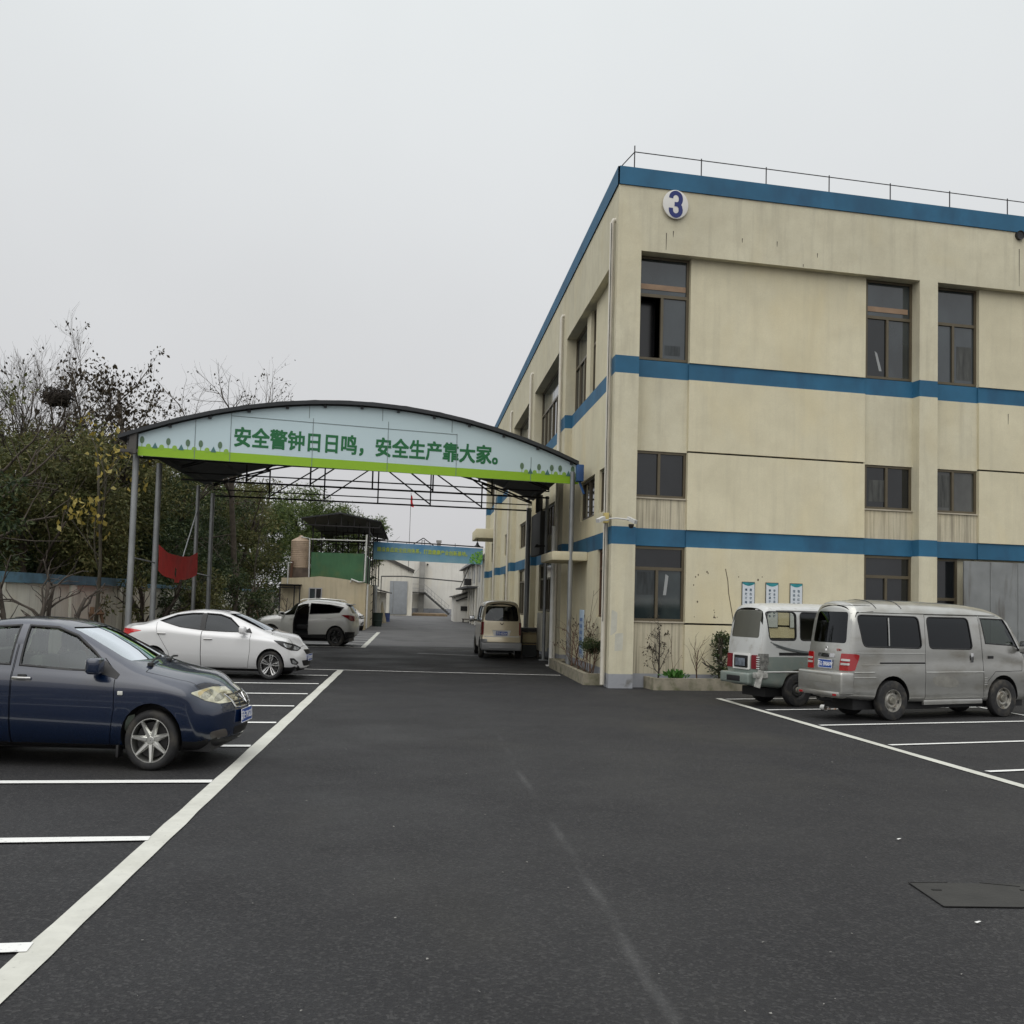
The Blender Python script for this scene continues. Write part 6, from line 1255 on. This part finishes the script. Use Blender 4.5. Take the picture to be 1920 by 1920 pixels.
# ------------------------------------------------------------------ trees and plants
def leaf_mat(name, cols, trans=.25, vs=.5):
    g = G(name); geo = g.n('ShaderNodeNewGeometry'); r = g.n('ShaderNodeValToRGB'); e = r.color_ramp.elements
    e[0].position = 0; e[0].color = (*cols[0], 1); e[1].position = 1; e[1].color = (*cols[-1], 1)
    for i, c in enumerate(cols[1:-1]):
        x = e.new((i+1)/(len(cols)-1)); x.color = (*c, 1)
    n = g.rng(g.noise(vs, 3), .3, .7, -.25, .25); g.l(g.math('ADD', geo.outputs['Random Per Island'], n), r.inputs[0])
    g.l(r.outputs[0], g.p.inputs['Base Color']); g.setp(Roughness=.6, Specular_IOR_Level=.3)
    tl = g.n('ShaderNodeBsdfTranslucent'); g.l(r.outputs[0], tl.inputs[0]); mx = g.n('ShaderNodeMixShader'); mx.inputs[0].default_value = trans
    g.l(g.p.outputs[0], mx.inputs[1]); g.l(tl.outputs[0], mx.inputs[2]); g.l(mx.outputs[0], g.o.inputs[0]); return g.m
BARK = mat('bark', (.062,.05,.038), .95, var=.35, vscale=6, bump=.8, bscale=18); BARKG = mat('bark_grey', (.15,.135,.11), .95, var=.3, vscale=7, bump=.6, bscale=20); BARKD = mat('bark_brown', (.055,.045,.036), .95, var=.35, vscale=7, bump=.6, bscale=20); TWIG = mat('twig_dark', (.035,.028,.022), .9, var=.2)
LF_DARK = leaf_mat('leaf_dark', [(.022,.038,.018),(.045,.068,.026),(.085,.10,.035)]); LF_OLIVE = leaf_mat('leaf_olive', [(.05,.06,.02),(.10,.11,.036),(.16,.145,.055)]); LF_GREEN = leaf_mat('leaf_green', [(.04,.065,.02),(.085,.125,.036),(.14,.17,.05)])
LF_BROWN = leaf_mat('leaf_brown_dark', [(.022,.017,.012),(.04,.032,.02),(.06,.045,.022)]); LF_YELLOW = leaf_mat('leaf_yellow', [(.22,.17,.03),(.36,.28,.06),(.48,.42,.16)], .35)
def leaves(name, C, D, size, aspect, rng, mat_, parent, fold=.15):
    """one small rhombic face pair per leaf; C centres (n,3), D preferred direction (n,3)"""
    n = len(C); d = D+rng.normal(0, .45, (n, 3)); d /= np.linalg.norm(d, axis=1)[:, None]+1e-9
    s = rng.normal(0, 1, (n, 3)); s -= (s*d).sum(1)[:, None]*d; s /= np.linalg.norm(s, axis=1)[:, None]+1e-9; nn = np.cross(d, s)
    L_ = size*rng.uniform(.65, 1.35, n)[:, None]; W_ = L_*aspect
    v = np.stack([C, C+d*L_*.5+s*W_*.5+nn*L_*fold, C+d*L_, C+d*L_*.5-s*W_*.5+nn*L_*fold], 1).reshape(-1, 3)
    me = bpy.data.meshes.new(name); me.vertices.add(4*n); me.vertices.foreach_set('co', v.astype('f').ravel())
    me.loops.add(4*n); me.loops.foreach_set('vertex_index', np.arange(4*n, dtype='i')); me.polygons.add(n); me.polygons.foreach_set('loop_start', np.arange(0, 4*n, 4, dtype='i')); me.polygons.foreach_set('loop_total', np.full(n, 4, 'i'))
    me.update(calc_edges=True); return link(name, me, mat_, parent)
def branch(mb, rn, p, d, L_, r, lev, maxl, tips, prm):
    k = 6 if lev == 0 else 4 if lev < 3 else 3; pts = [Vector(p)]; d = Vector(d).normalized(); rad = [r]
    taper = prm.get('taper', .45)
    for i in range(k):
        w = prm.get('wob', .18)*(1 if lev else .5); d = (d+Vector((rn.gauss(0, w), rn.gauss(0, w), rn.gauss(0, w)+prm.get('up', .06)))).normalized()
        pts.append(pts[-1]+d*L_/k); rad.append(r*(1-(1-taper)*(i+1)/k))
    mb.tube(pts, rad, 8 if lev == 0 else 5 if lev == 1 else 3, 0, cap=lev < 2)
    if lev >= maxl:
        tips.append((pts[-1], d)); tips.append((pts[len(pts)//2], d)); return
    m = prm['kids'][lev]; t0 = prm.get('t0', .35) if lev == 0 else .2
    for j in range(m):
        t = t0+(1-t0)*(j+rn.uniform(.1, .9))/m; x = t*k; i = min(int(x), k-1); q = pts[i].lerp(pts[i+1], x-i); ax = (pts[i+1]-pts[i]).normalized()
        side = ax.cross(Vector((rn.gauss(0,1), rn.gauss(0,1), rn.gauss(0,1)))).normalized(); ang = R(rn.uniform(*prm.get('ang', (28, 55))))
        branch(mb, rn, q, ax*math.cos(ang)+side*math.sin(ang), L_*rn.uniform(*prm.get('len', (.45, .68)))*(1-.35*t*(lev == 0)), max(.004, rad[i]*prm.get('rk', .5)), lev+1, maxl, tips, prm)
    tips.append((pts[-1], d))
def bare_tree(name, label, cat, loc, h, seed, prm, maxl=3, r=.14, leaf=None, nleaf=0, lsize=.12, bark=BARK, lean=(0,0), group=None, droop=-.6):
    rn = random.Random(seed); rng = np.random.default_rng(seed); t = thing(name, label, cat, loc, rn.uniform(0, 6), group=group); mb = MB(); tips = []
    branch(mb, rn, (0,0,-.1), (lean[0], lean[1], 1), h, r, 0, maxl, tips, prm); mb.build('trunk', bark, t, recalc=False, sharp=0)
    if leaf and nleaf:
        P = np.array([tuple(q[0]) for q in tips]); hi = P[:, 2] > h*prm.get('leafmin', .35); P = P[hi]; idx = rng.choice(len(P), min(nleaf//5+1, len(P)*4)); C = np.repeat(P[idx], 5, 0)[:nleaf]+rng.normal(0, .16*min(1, h/4)**1.3, (min(nleaf, 5*len(idx)), 3))
        leaves('crown', C, np.tile([0, 0, droop], (len(C), 1)), lsize, .55, rng, leaf, t)
    return t
def leafy_tree(name, label, cat, loc, h, rad, seed, leaf, nclump=150, per=110, lsize=.15, aspect=.4, lo=.12, trunk=True, droop=-.25, group=None, bark=BARK, cr=.5):
    rn = random.Random(seed); rng = np.random.default_rng(seed); t = thing(name, label, cat, loc, group=group)
    z0, z1 = h*lo, h; cz = (z0+z1)/2; hz = (z1-z0)/2; cl = []
    lobes = [(rng.normal(0, rad*.42), rng.normal(0, rad*.42), cz+rng.uniform(-.75, .8)*hz, rng.uniform(.38, .62)) for _ in range(9)]
    while len(cl) < nclump:
        lx, ly, lz, ls = lobes[rng.integers(9)]; v = rng.normal(0, 1, 3); v /= np.linalg.norm(v); rr = rng.uniform(.55, 1.08)**.6
        c = np.array([lx, ly, lz])+v*rr*ls*np.array([rad, rad, hz])
        if z0-.3 < c[2] < z1+.15 and math.hypot(c[0], c[1]) < rad*1.25: cl.append(c)
    cl = np.array(cl); C = np.repeat(cl, per, 0); s = np.repeat(rng.uniform(.5, 1.25, len(cl))*cr, per); off = rng.normal(0, 1, C.shape); off /= np.linalg.norm(off, axis=1)[:, None]; off *= (rng.uniform(0, 1, len(C))**.5*s)[:, None]; off[:, 2] *= .7
    D = off/np.maximum(s, .01)[:, None]; D[:, 2] += droop
    leaves('crown', C+off, D, lsize, aspect, rng, leaf, t)
    if trunk:
        mb = MB(); tips = []; branch(mb, rn, (0,0,-.1), (rn.gauss(0,.06), rn.gauss(0,.06), 1), h*.82, .05+h*.016, 0, 2, tips, dict(kids=[7,4], ang=(25,55), t0=.25)); mb.build('trunk', bark, t, recalc=False, sharp=0)
    return t
# evergreen belt behind the boundary wall
WOOD = 'dense evergreen trees growing behind the boundary wall'
belt = [(-11.9,28,6.2,2.5,'d'),(-13.6,32.5,7.3,3.0,'o'),(-10.9,32.5,6.4,2.3,'o'),(-11.0,37.5,7.0,2.5,'o'),(-14.0,38.5,7.6,3.2,'d'),(-10.8,42.5,7.0,2.5,'d'),(-13.5,46,7.8,3.2,'o'),(-10.7,47.5,7.1,2.5,'d'),(-10.8,53,7.4,2.6,'d'),(-14.5,56,8.2,3.4,'d'),
        (-10.6,59,7.6,2.7,'o'),(-17.5,44,8.0,3.4,'d'),(-18.5,52,8.4,3.5,'o'),(-9.9,65.5,8.0,2.9,'g'),(-7.6,74,8.6,3.2,'g'),(-5.4,80,8.2,3.0,'g'),(-12.5,68,8.6,3.4,'g')]
protos = {}
place_lab = ['lowest dark evergreen behind the left end of the wall', 'broad olive evergreen second from the left edge behind the wall', 'olive evergreen behind the young yellow leaved tree', 'olive evergreen just left of the canopy posts', 'tall dark evergreen under the bare tree with the nest', 'dark evergreen between the first two canopy posts', 'olive evergreen rising above the canopy eave', 'dark evergreen behind the red cloth', 'dark evergreen beyond the red cloth',
   'tall dark evergreen in the second row beyond the canopy posts', 'olive evergreen seen under the canopy beyond the posts', 'back row dark evergreen left of the nest tree', 'back row olive evergreen beyond the left canopy eave', 'fresh green tree left of the beige water tank', 'large fresh green tree behind the beige water tank', 'fresh green tree seen through the pump house roof frame', 'fresh green tree behind the leaning bare trunk']
for i, (x, y, h, r_, k) in enumerate(belt):
    kk = k+str(i % 2)
    if kk not in protos:
        m = dict(d=LF_DARK, o=LF_OLIVE, g=LF_GREEN)[k]; protos[kk] = leafy_tree('evergreen_tree', place_lab[i], 'tree', (x, y, 0), 7.0, 2.6, 20+i, m, 215, 95, .17, .34, .08, cr=.58); protos[kk].scale = (r_/2.6, r_/2.6, h/7.0); protos[kk].rotation_euler = (0, 0, i*1.3)
    else: dup(protos[kk], (x, y, 0), i*1.9, place_lab[i], (r_/2.6, r_/2.6, h/7.0))
# bare winter trees
big = dict(kids=[9,7,6,5], ang=(24,52), len=(.42,.66), up=.05, wob=.16, t0=.42, rk=.55, leafmin=.55)
bare_tree('bare_tree', 'big half bare tree with clusters of dark dead leaves and a nest', 'tree', (-12.0, 38, 0), 7.1, 3, big, 3, .17, LF_BROWN, 2300, .17)
fine = dict(kids=[9,8,6,5], ang=(18,42), len=(.40,.62), up=.10, wob=.12, t0=.45, rk=.5, leafmin=.6)
bare_tree('bare_tree', 'taller fine twigged bare tree standing behind the others at the left edge', 'tree', (-14.4, 40, 0), 7.9, 11, fine, 4, .15, LF_BROWN, 250, .12)
bare_tree('bare_tree', 'slender leaning half bare tree rising above the left canopy eave', 'tree', (-11.6, 45, 0), 10.2, 7, dict(kids=[8,5,5], ang=(20,50), len=(.25,.42), up=.05, wob=.12, t0=.4, rk=.5, leafmin=.6), 3, .12, LF_BROWN, 420, .16)
bare_tree('bare_tree', 'tall bare tree with fine upper twigs behind the canopy roof', 'tree', (-7.95, 50, 0), 9.6, 19, dict(kids=[10,8,6,5], ang=(25,58), len=(.40,.60), up=.07, wob=.14, t0=.5, rk=.5, leafmin=.55), 3, .17, LF_BROWN, 700, .12, lean=(.07, .0))
bare_tree('bare_tree', 'bare tree with an arching branch behind the left canopy eave', 'tree', (-10.6, 48, 0), 8.3, 23, dict(kids=[7,6,5], ang=(35,65), len=(.4,.6), up=.02, wob=.2, t0=.5, rk=.5, leafmin=.5), 3, .13, LF_BROWN, 500, .15)
bare_tree('bare_tree', 'densely twigged bare tree low at the left edge of the picture', 'tree', (-13.1, 36.5, 0), 6.6, 29, fine, 4, .13, LF_BROWN, 300, .13)
mb = MB(); rn = random.Random(3)
for i in range(260):
    th = rn.uniform(0, 6.28); z = rn.uniform(-.32, .26); rr = .58*math.sqrt(max(0, 1-(z/.36)**2))*rn.uniform(.5, 1.0); c = Vector((-12.55+rr*math.cos(th), 38+rr*math.sin(th), 8.42+z)); d = Vector((-math.sin(th)+rn.gauss(0,.4), math.cos(th)+rn.gauss(0,.4), rn.gauss(0,.35))).normalized()*rn.uniform(.12, .3); mb.tube([c-d, c+d], .014, 3, 0, False)
mb.lathe([(.001,-.28),(.32,-.22),(.46,-.05),(.42,.08),(.30,.0),(.001,-.1)], 14, Matrix.Translation((-12.55, 38, 8.42)))
tag(mb.build('bird_nest', TWIG), 'large dark twig nest high in the half bare tree', 'nest')
# young staked trees in the planting bed
def staked(x, y, h, seed, lab, slab, leaf=LF_YELLOW, nl=150):
    bare_tree('young_tree', lab, 'tree', (x, y, .05), h, seed, dict(kids=[7,4,3], ang=(28,55), len=(.38,.55), up=.1, wob=.12, t0=.42, rk=.5, leafmin=.35), 2, .06, leaf, nl, .17, mat('bark_olive', (.05,.044,.03), .95, var=.3, vscale=8))
    s = thing('tree_stake', slab, 'tree stake', (x, y, .05))
    for i in range(3):
        a_ = i*2.094+.4; mb = MB(); mb.tube([(.42*math.cos(a_), .42*math.sin(a_), 0), (.11*math.cos(a_), .11*math.sin(a_), 1.28)], .04, 6); mb.build('stake', mat('stake_brown', (.11,.062,.034), .9, var=.2), s)
        b_ = a_+2.094; mb = MB(); q = [.17, .17]; mb.tube([(.17*math.cos(a_)*1.25, .17*math.sin(a_)*1.25, 1.12), (.17*math.cos(b_)*1.25, .17*math.sin(b_)*1.25, 1.12)], .034, 6); mb.build('crossbar', mat('stake_brown'), s)
staked(-7.95, 27.7, 5.0, 31, 'young forked tree with a few yellow leaves and timber stakes at its foot', 'brown timber stakes around the young yellow leaved tree')
staked(-7.55, 51.5, 4.6, 37, 'thin young tree with stakes in front of the far wall left of the SUV', 'brown timber stakes around the thin young tree left of the SUV', LF_OLIVE, 120)
# pruned bare shrubs
def pruned(x, y, h, seed, lab, n=3, lean=0.):
    rn = random.Random(seed); t = thing('pruned_shrub', lab, 'shrub', (x, y, .05)); mb = MB(); tips = []
    for i in range(n):
        a_ = i*6.28/n+rn.uniform(0, 1); branch(mb, rn, (.05*math.cos(a_), .05*math.sin(a_), -.05), (.42*math.cos(a_)+lean, .42*math.sin(a_), 1), h*rn.uniform(.75, 1), .075, 0, 2, tips, dict(kids=[4,4], ang=(24,52), len=(.4,.65), up=.10, wob=.26, t0=.3, rk=.55, taper=.5))
    mb.build('stems', BARKD, t, recalc=False, sharp=0); return t
pruned(-7.9, 22.2, 2.5, 41, 'thick stemmed bare pruned shrub at the left edge above the blue car roof', 3, -.1)
pruned(-7.9, 24.3, 2.3, 42, 'leaning bare pruned shrub right of the one at the left edge', 2, .3)
pruned(-7.9, 33.2, 2.6, 43, 'bare pruned shrub between the first two canopy posts', 3)
pruned(-7.6, 56, 1.9, 44, 'small forked bare shrub in front of the far wall by the pump house', 3)
for i, (x, y, h, r_, lf, n, lab) in enumerate(((-7.7,38.5,2.5,1.2,LF_OLIVE,70,'brownish dense bush in front of the wall under the red cloth'), (-7.8,42,2.5,1.3,LF_OLIVE,70,'brownish bush second along the bed beyond the red cloth'), (-7.6,45.5,2.7,1.2,LF_DARK,38,'loose dark leaved bush showing the pale wall through its gaps'), (-7.4,48.5,2.6,1.1,LF_DARK,34,'loose dark leaved bush just left of the thin young tree'), (-8.2,35.8,2.2,.9,LF_DARK,55,'small dark bush at the corner of the boundary wall'))):
    leafy_tree('bush', lab, 'bush', (x, y, .05), h, r_, 60+i, lf, n, 60, .13, .45, .04, True, -.1, cr=.36)
bare_tree('bare_bush', 'tangled bare bush in front of the pump house door frame', 'bush', (-6.3, 54.8, 0), 1.7, 71, dict(kids=[6,5,4], ang=(25,60), len=(.5,.75), up=.05, wob=.25, t0=.1, rk=.6), 2, .04, None, 0, bark=BARK)
# plants in the planters by the building
def fp_(s, d, z=.22): return tuple(P0+UF*s+NF*d+UZ*z)
bare_tree('thorny_shrub', 'bare thorny shrub in the front planter under the first window', 'shrub', fp_(1.06, -.1), 1.12, 81, dict(kids=[11,6,4], ang=(35,80), len=(.32,.55), up=.05, wob=.2, t0=.12, rk=.5, leafmin=.2), 2, .022, LF_BROWN, 150, .05, TWIG)
bare_tree('bare_shrub', 'small bare shrub in the middle of the front planter', 'shrub', fp_(1.95, -.12), .72, 83, dict(kids=[5,4,3], ang=(20,50), len=(.55,.8), up=.1, wob=.18, t0=.08, rk=.6), 2, .018, None, 0, bark=mat('twig_brown', (.09,.055,.035), .9))
bare_tree('dry_vine', 'thin dry vine climbing the front wall above the planter', 'plant', fp_(1.5, .1), 1.0, 87, dict(kids=[3,2], ang=(20,40), len=(.3,.5), up=.1, wob=.12, t0=.2, rk=.6), 1, .007, LF_BROWN, 12, .06, mat('twig_brown'))
cam_ = leafy_tree('flowering_shrub', 'dark green shrub with small white flowers at the rear of the old van', 'shrub', fp_(2.5, -.1), .98, .26, 91, LF_DARK, 46, 30, .055, .6, .05, True, 0, cr=.14)
rng = np.random.default_rng(5); C = rng.normal(0, 1, (46, 3)); C /= np.linalg.norm(C, axis=1)[:, None]; C = C*np.array([.29,.29,.36])+np.array([0,0,.42]); PET = mat('petal_white', (.65,.63,.6), .6)
for c in C:
    mb = MB()
    for k in range(5): a_ = k*1.2566; mb.add([c, c+np.array([.02*math.cos(a_-.5), .02*math.sin(a_-.5), .006]), c+np.array([.028*math.cos(a_), .028*math.sin(a_), .012]), c+np.array([.02*math.cos(a_+.5), .02*math.sin(a_+.5), .006])], [(0,1,2,3)])
    mb.build('flower', PET, cam_, recalc=False)
wd = thing('green_weed', 'bright green leafy weed in the front planter', 'plant', fp_(1.45, -.2)); rng = np.random.default_rng(8); C = rng.normal(0, 1, (150, 3))*np.array([.10,.07,.03])+np.array([0,0,.05]); D = C*np.array([3,3,2])+np.array([0,0,.7]); leaves('leaves', C, D, .11, .5, rng, leaf_mat('leaf_bright', [(.03,.10,.015),(.06,.17,.03),(.10,.22,.05)]), wd)
for i, (y, lab) in enumerate(((26.1, 'reddish bare twiggy shrub furthest along the side planter'), (25.2, 'reddish bare twiggy shrub in the middle of the side planter'), (24.5, 'reddish bare twiggy shrub nearest the ball bush'))):
    bare_tree('twiggy_shrub', lab, 'shrub', (3.92+.03*i, y, .2), 1.0, 95+i, dict(kids=[8,5,3], ang=(20,50), len=(.5,.8), up=.1, wob=.2, t0=.05, rk=.6, leafmin=.3), 2, .016, LF_BROWN, 70, .045, mat('twig_red', (.10,.06,.04), .9))
bare_tree('dry_vine', 'long thin dry creeper rising against the side wall', 'plant', (4.1, 24.8, .2), 2.0, 102, dict(kids=[3,2], ang=(15,40), len=(.3,.5), up=.1, wob=.1, t0=.3, rk=.6), 1, .008, None, 0, bark=mat('twig_brown'))
bb = leafy_tree('ball_bush', 'clipped ball shaped bush on bare stems beside the corner downpipe', 'bush', (3.95, 23.32, .2), .78, .24, 105, LF_DARK, 70, 40, .035, .5, .62, False, .2, cr=.09)
mb = MB(); rn = random.Random(6); tips = []
for i in range(5): branch(mb, rn, (rn.uniform(-.04,.04), rn.uniform(-.04,.04), 0), (rn.uniform(-.25,.25), rn.uniform(-.25,.25), 1), .62, .012, 0, 1, tips, dict(kids=[3], ang=(15,35), up=.05, wob=.12, t0=.4, rk=.7))
mb.build('stems', mat('twig_brown'), bb, recalc=False, sharp=0)
bpy.data.scenes.remove(TMP)
